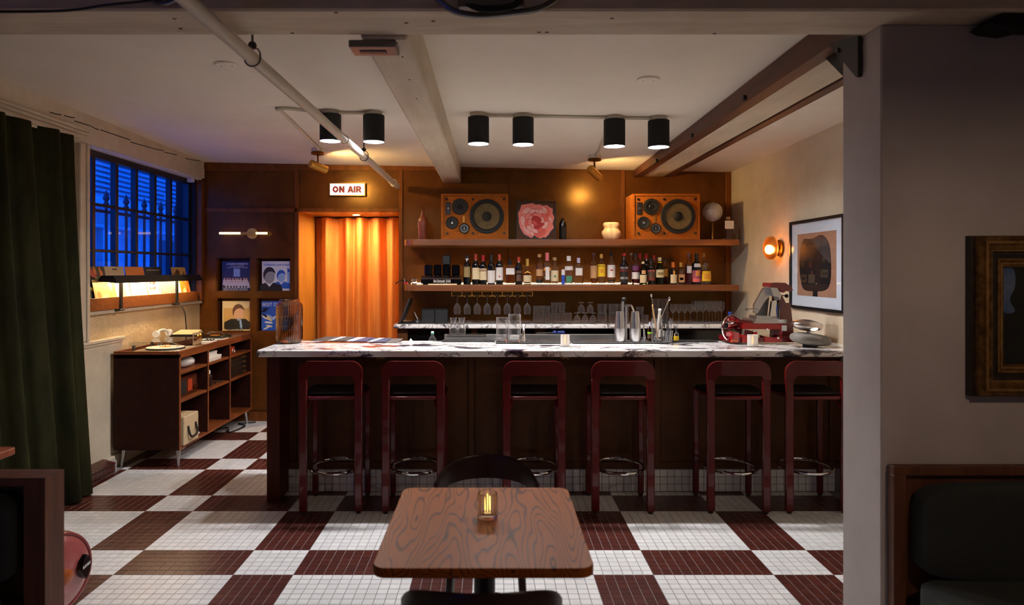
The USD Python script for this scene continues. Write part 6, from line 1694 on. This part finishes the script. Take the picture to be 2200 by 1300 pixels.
tw = thing('tweezers', 'slender steel tweezers standing between shaker and bitters', 'bar tool', (sx(1383, 5.0), 5.0, MZ))
part(tw, 'blade', tube([(0.0, 0, 0.0), (-0.002, 0, 0.08), (0.0, 0, 0.128)], 0.0028, 6), 'steel_bright')
part(tw, 'blade', tube([(0.012, 0, 0.0), (0.008, 0, 0.05), (0.0, 0, 0.128)], 0.0025, 6), 'steel_bright')
part(tw, 'holder', lathe([(0, 0), (0.018, 0), (0.018, 0.03), (0.016, 0.03), (0.016, 0.004), (0, 0.004)], 20), 'clear_glass')

# red flywheel slicer
M('slicer_red', S(166, 14, 18), rough=0.18, coat_weight=0.8, coat_roughness=0.05)
M('slicer_dark_red', S(104, 10, 16), rough=0.2, coat_weight=0.8, coat_roughness=0.05)
SY = 5.02
sl = thing('meat_slicer', 'red and steel flywheel meat slicer at the right end of the bar', 'meat slicer', (sx(1620, SY), SY, BZ))
u = SY / FP
def q(a, b):
    """Close-up pixel of the slicer (6.843 per photograph pixel, from 1510, 590) to local x, z."""
    px, py = 1510 + a / 6.843, 590 + b / 6.843
    return ((px - 1620) * u, EYE + (CY - py) * u - BZ)
def poly(*pts): return Polygon([q(*p) for p in pts]).buffer(0)
def pr(name, pts, y0, y1, mat, **k):
    return part(sl, name, face(poly(*pts), y0, y1), mat, **k)
pr('base', [(300, 965), (1330, 965), (1330, 935), (1240, 900), (300, 900)], -0.13, 0.10, 'slicer_dark_red')
pr('foot', [(465, 970), (615, 970), (615, 885), (480, 860)], -0.15, -0.05, 'slicer_red')
pr('foot', [(310, 968), (415, 968), (425, 830), (320, 810)], -0.15, -0.04, 'slicer_red')
pr('foot', [(800, 968), (1050, 968), (1050, 860), (930, 905), (800, 880)], -0.14, -0.04, 'slicer_red')
pr('table_support', [(640, 900), (700, 900), (700, 820), (650, 815)], -0.13, 0.05, 'slicer_red')
pr('table_support', [(1020, 900), (1060, 900), (1060, 780), (1030, 780)], -0.13, 0.05, 'slicer_red')
pr('carriage', [(505, 780), (1060, 780), (1060, 705), (505, 690)], -0.13, 0.09, 'slicer_red')
pr('carriage_top', [(430, 690), (640, 690), (630, 660), (440, 640)], -0.12, 0.08, 'slicer_dark_red')
pr('meat_table', [(640, 695), (1110, 695), (1110, 640), (660, 640)], -0.15, 0.10, 'steel')
pr('meat_holder', [(690, 640), (905, 640), (905, 600), (700, 590)], -0.12, 0.02, 'steel')
pr('blade_guard', [(735, 560), (735, 440), (870, 200), (910, 180), (950, 240), (960, 300), (870, 420), (780, 570)], -0.03, 0.0, 'steel')
pr('blade_guard', [(915, 185), (1010, 190), (1070, 290), (1060, 345), (1040, 370), (1030, 320), (960, 310)], -0.10, -0.01, 'steel')
pr('blade_cover', [(780, 570), (880, 430), (960, 330), (930, 620), (905, 640), (780, 590)], -0.02, 0.01, 'steel_dark')
pr('thickness_plate', [(945, 385), (1010, 370), (1030, 640), (910, 640)], -0.09, -0.06, 'steel_bright')
part(sl, 'blade', orient(lathe([(0, -0.004), (0.125, 0.0), (0.127, 0.001), (0.125, 0.002), (0, 0.006)], 48), (q(1065, 520)[0], 0.0, q(1065, 520)[1]), (1, -0.15, 0)), 'steel_bright', smooth=30)
pr('column', [(1120, 960), (1345, 965), (1320, 700), (1290, 420), (1220, 415), (1160, 300), (1090, 240), (1100, 420), (1125, 640)], 0.0, 0.10, 'slicer_dark_red')
pr('head', [(945, 180), (950, 120), (1010, 115), (1160, 118), (1240, 170), (1275, 225), (1230, 245), (1170, 240), (1140, 262), (1100, 240), (1040, 190)], -0.06, 0.09, 'slicer_dark_red')
part(sl, 'adjust_knob', ball((q(1205, 312)[0], -0.03, q(1205, 312)[1]), 0.014), 'black_metal')
part(sl, 'knob_rod', cyl((q(1205, 312)[0], -0.03, q(1205, 312)[1]), (q(1130, 300)[0], 0.03, q(1130, 300)[1]), 0.005, n=10), 'steel')
part(sl, 'pusher_handle', cyl((q(598, 508)[0], -0.05, q(598, 508)[1]), (q(770, 512)[0], -0.05, q(770, 512)[1]), 0.010, n=16), 'steel_bright')
wc = q(385, 783)
ax = np.array([0.42, -0.90, 0.0])
wo = lambda m: orient(m, (wc[0], -0.06, wc[1] + 0.004), ax)
a = np.arange(48) * 2 * math.pi / 48
part(sl, 'flywheel_rim', wo(tube(np.stack([0.088 * np.cos(a), 0.088 * np.sin(a), np.full(48, 0.0)], 1), 0.010, 10, True)), 'slicer_dark_red', smooth=60)
part(sl, 'flywheel_trim', wo(lathe([(0.096, -0.008), (0.0985, 0.0), (0.096, 0.008), (0.093, 0.0), (0.096, -0.008)], 48)), 'chrome', smooth=60)
for k in range(5):
    b_ = 6.283 * k / 5 + 0.4
    part(sl, 'flywheel_spoke', wo(tube([(0.025 * math.cos(b_), 0.025 * math.sin(b_), 0), (0.085 * math.cos(b_), 0.085 * math.sin(b_), 0)], (0.010, 0.007), 8)), 'slicer_dark_red')
part(sl, 'flywheel_hub', cyl((q(285, 735)[0], -0.07, q(285, 735)[1]), (q(440, 730)[0], -0.03, q(440, 730)[1]), 0.026, 0.030, 24), 'chrome', smooth=40)
part(sl, 'crank_knob', cyl((q(285, 735)[0] - 0.012, -0.073, q(285, 735)[1]), (q(285, 735)[0], -0.07, q(285, 735)[1]), 0.020, n=20), 'black_metal')
part(sl, 'drive_shaft', cyl((q(440, 730)[0], -0.03, q(440, 730)[1]), (q(520, 735)[0], -0.02, q(520, 735)[1]), 0.024, n=20), 'slicer_red', smooth=40)
part(sl, 'drive_ring', cyl((q(452, 730)[0], -0.03, q(452, 730)[1]), (q(466, 730)[0], -0.027, q(466, 730)[1]), 0.027, n=20), 'chrome')
pr('gold_line', [(300, 966), (320, 925), (410, 945), (410, 955), (325, 938), (312, 968)], -0.152, -0.15, 'brass')
part(sl, 'index_plate', box(q(1045, 0)[0], q(1115, 0)[0], -0.14, -0.13, q(0, 805)[1], q(0, 725)[1], 0.002), 'white_plastic')
for a_, b_, s_ in ((600, 880, 0.011), (985, 905, 0.009), (640, 800, 0.009), (830, 780, 0.008)):
    part(sl, 'bolt', ball((q(a_, b_)[0], -0.148, q(a_, b_)[1]), s_), 'chrome')

# stone table lamp
M('stone_grey', S(126, 120, 112), S(108, 102, 96), 20, rough=0.6)
sq_ = at(1741, 742, 4.9)
sl2 = thing('table_lamp', 'lamp of two stacked pebbles, grey stone below and mirror metal above', 'lamp', ((1741 - CX) * 4.74 / FP, 4.74, BZ))
def pebble(rx, ry, rz, c, tilt, pw=2.6):
    v, f = tm(trimesh.creation.icosphere(4, 1.0))
    v = v / ((np.abs(v) ** pw).sum(1, keepdims=True) ** (1 / pw))
    return mv((v * np.array([rx, ry, rz]), f), c, ry=tilt)
part(sl2, 'base_stone', pebble(0.133, 0.10, 0.042, (0.0, 0, 0.052), 7), 'stone_grey', smooth=True)
part(sl2, 'foot', lathe([(0, 0), (0.05, 0), (0.05, 0.014), (0, 0.014)], 24), 'black_metal')
part(sl2, 'top_stone', pebble(0.109, 0.08, 0.042, (-0.022, 0, 0.143), 6, 2.0), 'satin_mirror', smooth=True) if False else None
M('satin_mirror', S(214, 204, 196), rough=0.22, metallic=1.0)
part(sl2, 'top_stone', pebble(0.109, 0.08, 0.040, (-0.022, 0, 0.149), 6, 2.0), 'satin_mirror', smooth=True)
part(sl2, 'joint', cyl((-0.01, 0, 0.09), (-0.01, 0, 0.116), 0.016, n=16), 'steel')
glow('stone_reflected_glow', (1.0, 0.88, 0.78), 2.2)
part(sl2, 'light', orient(mv(lathe([(0.034, -0.02), (0.031, -0.004), (0.022, 0.004), (0.010, 0.008), (0, 0.009)], 32), s=(1, 0.62, 1)), (-0.001, -0.066, 0.129), (0.10, -0.86, -0.50)), 'stone_reflected_glow', smooth=60)  # glowing patch imitates the base light reflected in the upper stone
# ---------------------------------------------------------------- record cabinet at the left wall
KX0, KX1, KY0, KY1, KZ0, KZ1 = -3.075, -2.543, 5.50, 7.15, 0.146, 0.948
kc = thing('record_cabinet', 'long dark wooden record player cabinet with open shelves against the left wall', 'cabinet', ((KX0 + KX1) / 2, (KY0 + KY1) / 2, 0))
P_ = lambda n, m, mt, **k: part(kc, n, m, mt, local=False, **k)
P_('side_panel', box(KX0, KX1, KY0, KY0 + 0.025, KZ0, KZ1 - 0.025, 0.002), 'cabinet_wood')
P_('side_panel', box(KX0, KX1, KY1 - 0.025, KY1, KZ0, KZ1 - 0.025, 0.002), 'cabinet_wood')
P_('back_panel', box(KX0, KX0 + 0.012, KY0 + 0.025, KY1 - 0.025, KZ0, KZ1 - 0.02), 'cabinet_wood')
P_('bottom_panel', box(KX0, KX1, KY0 + 0.02, KY1 - 0.02, KZ0, KZ0 + 0.022, 0.002), 'cabinet_face')
P_('top_panel', box(KX0 + 0.02, KX1 - 0.018, KY0 + 0.02, KY1 - 0.02, KZ1 - 0.05, KZ1 - 0.03), 'shelf_wood')
P_('top_rim', cat([box(KX1 - 0.022, KX1, KY0, KY1, KZ1 - 0.06, KZ1, 0.002), box(KX0, KX0 + 0.02, KY0, KY1, KZ1 - 0.06, KZ1, 0.002), box(KX0 + 0.02, KX1 - 0.022, KY0, KY0 + 0.018, KZ1 - 0.06, KZ1, 0.002), box(KX0 + 0.02, KX1 - 0.022, KY1 - 0.018, KY1, KZ1 - 0.06, KZ1, 0.002)]), 'cabinet_face')
dv = [6.057, 6.56]
for y in dv:
    P_('divider', box(KX0 + 0.012, KX1 - 0.001, y - 0.011, y + 0.011, KZ0 + 0.02, KZ1 - 0.05, 0.002), 'cabinet_wood')
    P_('divider_edge', box(KX1 - 0.001, KX1 + 0.004, y - 0.012, y + 0.012, KZ0 + 0.02, KZ1 - 0.05, 0.001), 'cabinet_face')  # paler strip paints the lit front edge; divider body coloured dark as bay shade
edges = [KY0 + 0.025, dv[0] - 0.011, dv[0] + 0.011, dv[1] - 0.011, dv[1] + 0.011, KY1 - 0.025]
shz = {0: (0.775, 0.545), 1: (0.775, 0.545), 2: (0.775, 0.545)}
for k in range(3):
    for z in shz[k]:
        P_('shelf', box(KX0 + 0.012, KX1 - 0.004, edges[2 * k], edges[2 * k + 1], z - 0.022, z, 0.001), 'cabinet_face')
P_('front_stile', box(KX1 - 0.003, KX1 + 0.002, KY0, KY0 + 0.028, KZ0, KZ1 - 0.05), 'cabinet_face')
P_('front_stile', box(KX1 - 0.003, KX1 + 0.002, KY1 - 0.028, KY1, KZ0, KZ1 - 0.05), 'cabinet_face')
for x, y, sx2, sy2 in ((KX1 - 0.04, KY0 + 0.07, 1, -1), (KX1 - 0.04, KY1 - 0.07, 1, 1), (KX0 + 0.05, KY0 + 0.07, -1, -1), (KX0 + 0.05, KY1 - 0.07, -1, 1)):
    P_('leg', cyl((x, y, KZ0 - 0.004), (x + 0.012 * sx2, y + 0.02 * sy2, 0.0), 0.019, 0.009, 16), 'steel')
    P_('leg_plate', box(x - 0.04, x + 0.04, y - 0.04, y + 0.04, KZ0 - 0.008, KZ0, 0.002), 'steel')

# turntables, clear lids, mixer
TZ = KZ1 - 0.0295
M('vinyl', S(14, 14, 15), rough=0.25)
M('deck_wood', S(150, 84, 40), rough=0.4)
def turntable(label, y, rec):
    t_ = thing('turntable', label, 'turntable', (-2.80, y, TZ), group='turntables on the record cabinet')
    part(t_, 'plinth', box(-0.19, 0.20, -0.22, 0.22, 0.0, 0.018, 0.004), 'steel')
    part(t_, 'platter', lathe([(0, 0.0185), (0.152, 0.0185), (0.155, 0.022), (0.155, 0.030), (0, 0.030)], 48), 'steel_dark')
    part(t_, 'record', lathe([(0, 0.0305), (0.150, 0.0305), (0.150, 0.033), (0, 0.033)], 48), rec)
    part(t_, 'record_label', lathe([(0, 0.0332), (0.05, 0.0332), (0.05, 0.0342), (0, 0.0342)], 28), 'label_orange')
    part(t_, 'spindle', cyl((0, 0, 0.034), (0, 0, 0.046), 0.0035, n=8), 'steel')
    part(t_, 'tonearm_base', lathe([(0, 0.0185), (0.026, 0.0185), (0.024, 0.045), (0, 0.048)], 20) if False else mv(lathe([(0, 0.0185), (0.026, 0.0185), (0.024, 0.045), (0, 0.048)], 20), (-0.13, 0.17, 0)), 'steel_bright')
    part(t_, 'tonearm', tube(smoothline([(-0.13, 0.20, 0.05), (-0.13, 0.17, 0.052), (-0.02, 0.165, 0.05), (0.06, 0.11, 0.042)], 5), 0.0045, 8), 'steel_bright')
    part(t_, 'headshell', cbox((0.07, 0.105, 0.041), (0.03, 0.018, 0.008), 0.002), 'black_metal')
    for k in range(3):
        part(t_, 'button', cyl((0.175, -0.19 + 0.03 * k, 0.018), (0.175, -0.19 + 0.03 * k, 0.022), 0.008, n=12), 'white_plastic')
    part(t_, 'lid', mv(cat([box(-0.19, 0.20, -0.22, 0.22, 0.008, 0.011), box(-0.19, -0.187, -0.22, 0.22, -0.03, 0.008), box(-0.19, 0.20, -0.22, -0.217, -0.03, 0.008), box(-0.19, 0.20, 0.217, 0.22, -0.03, 0.008), box(0.197, 0.20, -0.22, 0.22, -0.03, 0.008)]), (0, 0, 0.086)), 'acrylic', smooth=False, label='clear acrylic lid')
    for s_ in (-1, 1):
        part(t_, 'hinge', box(-0.198, -0.18, s_ * 0.15 - 0.015, s_ * 0.15 + 0.015, 0.0182, 0.062, 0.003), 'steel_dark')
turntable('near record turntable with a pale disc under a clear lid', 5.80, 'paper_white')
turntable('far record turntable with a disc under a clear lid, by the wood wall', 6.84, 'vinyl')
hd = thing('headphones', 'white headphones lying over the near turntable lid', 'headphones', (-2.93, 6.02, TZ + 0.0985))
a = np.linspace(0, math.pi, 16)
part(hd, 'band', tube(np.stack([0.02 * np.cos(a), 0.075 * np.cos(a), 0.012 + 0.05 * np.sin(a)], 1), 0.009, 8), 'white_plastic')
for s_ in (-1, 1):
    part(hd, 'ear_cup', cyl((0.02 * s_, 0.075 * s_ - 0.012, 0.03), (0.02 * s_, 0.075 * s_ + 0.012, 0.03), 0.03, n=20), 'white_plastic')
mx = thing('mixer', 'small beige and black rotary mixer with two gold knobs between the turntables', 'mixer', (-2.86, 6.33, TZ))
part(mx, 'case', side([(-0.10, 0), (0.10, 0), (0.10, 0.125), (-0.10, 0.095)], -0.10, 0.10), 'card_beige', smooth=False)
part(mx, 'side_cheek', box(-0.105, 0.105, -0.112, -0.1005, 0, 0.10, 0.002), 'black_metal')
part(mx, 'face_plate', mv(box(-0.001, 0.004, -0.10, 0.10, 0.0, 0.1), (0.101, 0, 0.012)), 'card_beige')
for k, (y, z, r_, m_) in enumerate(((-0.02, 0.07, 0.020, 'brass'), (0.035, 0.075, 0.020, 'brass'), (-0.075, 0.05, 0.010, 'black_metal'), (-0.075, 0.085, 0.010, 'black_metal'), (0.08, 0.055, 0.010, 'black_metal'), (0.08, 0.095, 0.010, 'black_metal'))):
    part(mx, 'knob', cyl((0.1055, y, z), (0.128, y, z), r_, n=20), m_)
fd = thing('fader_box', 'tiny black and white switch box in front of the mixer', 'switch box', (-2.66, 6.36, TZ))
part(fd, 'case', box(-0.05, 0.05, -0.06, 0.06, 0, 0.03, 0.003), 'white_plastic')
for k in range(6):
    part(fd, 'switch', box(-0.035 + 0.03 * (k % 3), -0.02 + 0.03 * (k % 3), -0.035 + 0.04 * (k // 3), -0.01 + 0.04 * (k // 3), 0.0302, 0.042, 0.002), 'black_metal')
# contents of the shelves
fx_ = KX1 - 0.03
bw = thing('bowl', 'pale round cloth bundle on the top shelf of the near bay', 'bundle', (-2.66, 5.83, 0.7755))
v, f = ball((0, 0, 0.045), 1, (0.075, 0.11, 0.046), 3)
v = v + (meshkit.noise(v * 22, 3)[:, None] - 0.5) * 0.03 * (v[:, 2:] > 0.02)
v[:, 2] = np.maximum(v[:, 2], 0.0005)
part(bw, 'cloth', (v, f), 'paper_white', smooth=True)
v, f = ball((0.01, 0.13, 0.035), 1, (0.03, 0.03, 0.035), 2); v[:, 2] = np.maximum(v[:, 2], 0.0005)
part(bw, 'knot', (v, f), 'paper_white', smooth=True)
for k, (z, dx, lab) in enumerate(((0.7755, 0.0, 'lower white carton on the top shelf of the middle bay'), (0.8182, -0.02, 'upper white carton on the top shelf of the middle bay'))):
    wb_ = thing('carton', lab, 'box', (-2.68 + dx, 6.24, z), group=None)
    part(wb_, 'box', box(-0.12, 0.12, -0.155 + 0.02 * k, 0.155 - 0.05 * k, 0, 0.042, 0.002), 'white_paint')
    part(wb_, 'lid_edge', box(-0.1215, 0.1215, -0.1565 + 0.02 * k, 0.1565 - 0.05 * k, 0.026, 0.0423, 0.001), 'paper_white')
rd = thing('radio', 'dark brown vintage radio in the middle shelf of the near bay', 'radio', (-2.72, 5.80, 0.5455))
part(rd, 'case', box(-0.12, 0.12, -0.20, 0.17, 0, 0.16, 0.008), 'bar_wood_red')
part(rd, 'grille', box(0.1195, 0.123, -0.18, -0.05, 0.02, 0.14), 'black_matte')
part(rd, 'dial', box(0.1195, 0.124, -0.02, 0.06, 0.03, 0.13), 'cap_rust')
for y in (0.09, 0.13):
    part(rd, 'knob', cyl((0.12, y, 0.05), (0.135, y, 0.05), 0.014, n=16), 'brass_dark')
mg = thing('coffee_grinder', 'black machine with a white top in the middle shelf of the middle bay', 'machine', (-2.68, 6.20, 0.5455))
part(mg, 'body', box(-0.09, 0.10, -0.10, 0.05, 0, 0.10, 0.01), 'black_metal')
part(mg, 'top', mv(box(-0.075, 0.09, -0.085, 0.035, 0, 0.05, 0.012), (0, 0, 0.101)), 'white_paint')
part(mg, 'cable', tube(smoothline([(0.05, 0.06, 0.02), (0.09, 0.12, 0.008), (0.06, 0.2, 0.01), (0.1, 0.26, 0.008)], 6), 0.006, 6), 'black_metal')
amp0 = None
for k in range(4):
    lab = f'slim black rack amplifier with a gold knob, {("lowest", "second from below", "third from below", "topmost")[k]} in the far bay stack'
    loc = (-2.74, 6.835, 0.5455 + 0.050 * k)
    if amp0 is None:
        amp0 = thing('rack_amplifier', lab, 'amplifier', loc, group='rack amplifiers stacked in the far bay')
        part(amp0, 'case', box(-0.17, 0.165, -0.225, 0.225, 0, 0.046, 0.002), 'black_metal')
        part(amp0, 'front', box(0.1655, 0.172, -0.23, 0.23, 0.002, 0.045, 0.001), 'steel_dark') if False else part(amp0, 'front', box(0.1655, 0.172, -0.23, 0.23, 0.002, 0.045, 0.001), 'rubber')
        part(amp0, 'vent_strip', cat([box(0.172, 0.1735, -0.17, 0.10, 0.010 + 0.009 * j, 0.014 + 0.009 * j) for j in range(4)]), 'brass_dark')
        part(amp0, 'gold_knob', cyl((0.172, 0.155, 0.023), (0.19, 0.155, 0.023), 0.013, n=16), 'brass')
        for y in (-0.215, 0.215):
            part(amp0, 'rack_screw', cyl((0.172, y, 0.023), (0.176, y, 0.023), 0.006, n=10), 'steel')
    else:
        dup(amp0, loc, 0, lab)
sm = thing('black_camera', 'small dark gadget with a steel ring on the top shelf of the far bay', 'gadget', (-2.63, 6.72, 0.7755))
part(sm, 'body', box(-0.06, 0.05, -0.05, 0.06, 0, 0.075, 0.006), 'cap_rust')
part(sm, 'ring', (lambda a: tube(np.stack([np.full(20, 0.062), -0.0 + 0.028 * np.cos(a), 0.034 + 0.022 * np.sin(a)], 1), 0.005, 6, True))(np.arange(20) * 2 * math.pi / 20), 'steel')
cs = thing('small_case', 'beige carrying case with a black handle in the bottom of the near bay', 'case', (-2.645, 5.65, KZ0 + 0.0225))
part(cs, 'case', box(-0.12, 0.12, -0.10, 0.17, 0.0, 0.235, 0.006), 'card_beige')
part(cs, 'lid_seam', box(-0.1205, 0.1205, -0.1005, 0.1705, 0.19, 0.193), 'card_beige')
part(cs, 'handle', tube(smoothline([(0.122, -0.035, 0.15), (0.142, -0.03, 0.07), (0.145, 0.035, 0.055), (0.142, 0.10, 0.075), (0.122, 0.105, 0.155)], 6), 0.009, 8), 'black_leather')
wcb = thing('cable', 'bundle of white cable beside the beige case', 'cable', (-2.61, 5.90, KZ0 + 0.0225))
part(wcb, 'wire', tube(smoothline([(0.02, -0.06, 0.01), (0.0, 0.0, 0.03), (0.03, 0.05, 0.012), (-0.01, 0.08, 0.035), (0.02, 0.02, 0.05), (0.0, 0.09, 0.012)], 8), 0.008, 6), 'white_plastic')
fc = thing('cable', 'black cables lying on the floor under the far end of the cabinet', 'cable', (-2.7, 6.95, 0))
part(fc, 'wire', tube(smoothline([(-0.2, -0.3, 0.01), (0.0, -0.1, 0.02), (0.1, -0.25, 0.01), (0.16, 0.0, 0.015), (0.05, 0.12, 0.01), (0.2, 0.2, 0.012)], 8), 0.007, 6), 'black_metal')
wd = thing('black_plug', 'small black plug adapter in the bottom of the far bay', 'plug', (-2.58, 6.60, KZ0 + 0.0225))
part(wd, 'body', box(-0.025, 0.025, -0.018, 0.018, 0, 0.07, 0.005), 'black_metal')
part(wd, 'label', box(0.025, 0.0262, -0.012, 0.012, 0.04, 0.058), 'white_plastic')
lc = solo('cable', 'thin black lamp cable hanging from the window sill to the cabinet', 'cable', tube(smoothline([at(374, 650, 6.62), at(388, 655, 6.62), at(397, 672, 6.62), at(400, 700, 6.62), at(402, 722, 6.62)], 8), 0.005, 6), 'black_metal')

# ---------------------------------------------------------------- records on the window sill
SZ = wz0 + 0.003
tr = thing('record_bin', 'long wooden record tray standing on the window sill', 'tray', (-3.1, 6.15, SZ))
part(tr, 'front_board', box(-3.100, -3.086, 5.20, 7.10, SZ, SZ + 0.098, 0.002), 'shelf_wood', local=False)
part(tr, 'rear_step', box(-3.185, -3.122, 5.215, 7.085, SZ + 0.010, SZ + 0.038), 'shelf_wood', local=False)
part(tr, 'base', box(-3.185, -3.096, 5.20, 7.10, SZ, SZ + 0.010), 'shelf_wood', local=False)
for y in (5.20, 7.088):
    part(tr, 'end_board', box(-3.185, -3.096, y, y + 0.012, SZ + 0.010, SZ + 0.098), 'shelf_wood', local=False)
def lp(y, dx, tilt, label, mat, prints=(), h=0.315, yaw=0):
    """A sleeve on the sill that faces the room (+x) and leans on the window."""
    a = thing('record_sleeve', label, 'record', (-3.102 - dx, y, SZ + (0.0395 if dx > 0.012 else 0.0115)), group='record sleeves leaning on the window')
    turn = lambda m: mv(m, rz=90 + yaw)
    part(a, 'cover', turn(mv(box(-0.155, 0.155, 0, 0.004, 0, h, 0.001), rx=tilt)), mat)
    for k, (pl_, pm) in enumerate(prints):
        part(a, 'print', turn(mv(face(pl_, -0.0005 - 0.0002 * k, 0.0), rx=tilt)), pm)
    return a
TL = -11.0
r = random.Random(12)
def blobs(n, x0, x1, z0, z1, s, mats):
    out = []
    for _ in range(n):
        e = affinity.rotate(affinity.scale(Point(0, 0).buffer(s, quad_segs=3), r.uniform(0.5, 1.4), r.uniform(0.3, 0.9)), r.uniform(0, 180))
        out.append((affinity.translate(e, r.uniform(x0, x1), r.uniform(z0, z1)), r.choice(mats)))
    return out
# rear layer: their upper edges stand against the blue window
lp(5.40, 0.0215, TL, 'dark record sleeve with orange and green flowers, leftmost on the window sill', 'print_black', blobs(9, -0.13, 0.13, 0.24, 0.30, 0.03, ['print_orange', 'print_red']) + blobs(10, -0.13, 0.1, 0.05, 0.22, 0.03, ['print_green', 'print_yellow', 'print_green']))
lp(5.70, 0.029, TL, 'beige record sleeve with a small dark block near its upper edge', 'card_beige', [(rect(-0.02, 0.285, 0.05, 0.297), 'print_black')] + [(rect(-0.15, 0.03, 0.15, 0.2), 'print_white')])
lp(6.02, 0.0215, TL, 'plain orange brown record sleeve in the middle of the window sill', 'print_orange')
lp(6.36, 0.029, TL, 'black record sleeve with faint lettering on the window sill', 'print_black', [(rect(-0.12, 0.28, 0.12, 0.288), 'print_grey')])
lp(6.86, 0.0215, TL, 'kraft brown record sleeve at the far end of the window sill', 'print_tan', blobs(4, -0.1, 0.1, 0.22, 0.27, 0.03, ['print_brown']))
# front layer, brightly lit under the lamp
lp(5.48, 0.001, TL, 'orange record sleeve slipping sideways near the left end of the tray', 'print_tan', blobs(6, -0.1, 0.1, 0.06, 0.2, 0.03, ['print_orange', 'print_yellow', 'print_cream']), 0.235)
lp(5.75, 0.0085, TL, 'white record sleeve with a grey sketched figure', 'print_white', [(Polygon([(-0.05, 0.06), (0.03, 0.20), (0.06, 0.20), (0.02, 0.06)]), 'print_grey')] + blobs(5, -0.03, 0.06, 0.08, 0.2, 0.018, ['print_black', 'print_grey']), 0.232)
lp(6.02, 0.001, TL, 'white and pale blue record sleeve behind the near lamp post', 'print_white', blobs(5, -0.1, 0.1, 0.07, 0.2, 0.035, ['print_sky']) + [(rect(0.12, 0.03, 0.13, 0.22), 'print_green')], 0.232)
lp(6.24, 0.0085, TL, 'white record sleeve with red flowers in the middle of the tray', 'print_white', blobs(16, -0.10, 0.10, 0.08, 0.21, 0.016, ['print_red', 'print_pink', 'print_red']), 0.232)
lp(6.53, 0.001, TL, 'dark grey record sleeve with a yellow line right of the flowered one', 'print_white', [(rect(-0.135, 0.02, 0.15, 0.228), 'print_black'), (rect(-0.13, 0.03, 0.145, 0.222), 'print_grey'), (rect(-0.12, 0.095, -0.0, 0.10), 'print_yellow')], 0.232)
lp(6.86, 0.0085, TL, 'orange and white record sleeve at the right end of the tray', 'print_white', [(rect(-0.05, 0.03, 0.15, 0.228), 'print_orange')] + blobs(8, -0.02, 0.13, 0.07, 0.2, 0.03, ['print_tan', 'print_red', 'print_cream']), 0.232)
# lamp over the records
rl = thing('record_lamp', 'long black lamp hood on two posts lighting the records', 'lamp', (-3.05, 6.1, SZ))
hy0, hy1 = 5.36, 6.95
hp = [(-3.095, 1.562), (-3.00, 1.562), (-2.965, 1.503), (-2.970, 1.503), (-3.004, 1.558), (-3.091, 1.558), (-3.115, 1.518), (-3.120, 1.518)]
v, f = prism(Polygon(hp), 1.0)
part(rl, 'hood', (np.stack([v[:, 0], hy0 + v[:, 2] * (hy1 - hy0), v[:, 1]], 1), f), 'black_metal', smooth=False, local=False)
for y in (hy0, hy1 - 0.004):
    v, f = prism(Polygon([(-3.095, 1.561), (-3.00, 1.561), (-2.967, 1.503), (-3.118, 1.518)]), 1.0)
    part(rl, 'end_plate', (np.stack([v[:, 0], y + v[:, 2] * 0.004, v[:, 1]], 1), f), 'black_metal', smooth=False, local=False)
part(rl, 'light_tube', box(-3.035, -3.008, hy0 + 0.03, hy1 - 0.03, 1.546, 1.556), 'record_light', local=False)
for y in (5.586, 6.574):
    part(rl, 'post', box(-3.070, -3.052, y - 0.016, y + 0.016, wz0 + 0.002, 1.558, 0.003), 'black_metal', local=False)
    part(rl, 'foot', box(-3.097, -3.048, y - 0.03, y + 0.03, wz0 - 0.012, wz0 + 0.0022, 0.002), 'black_metal', local=False)
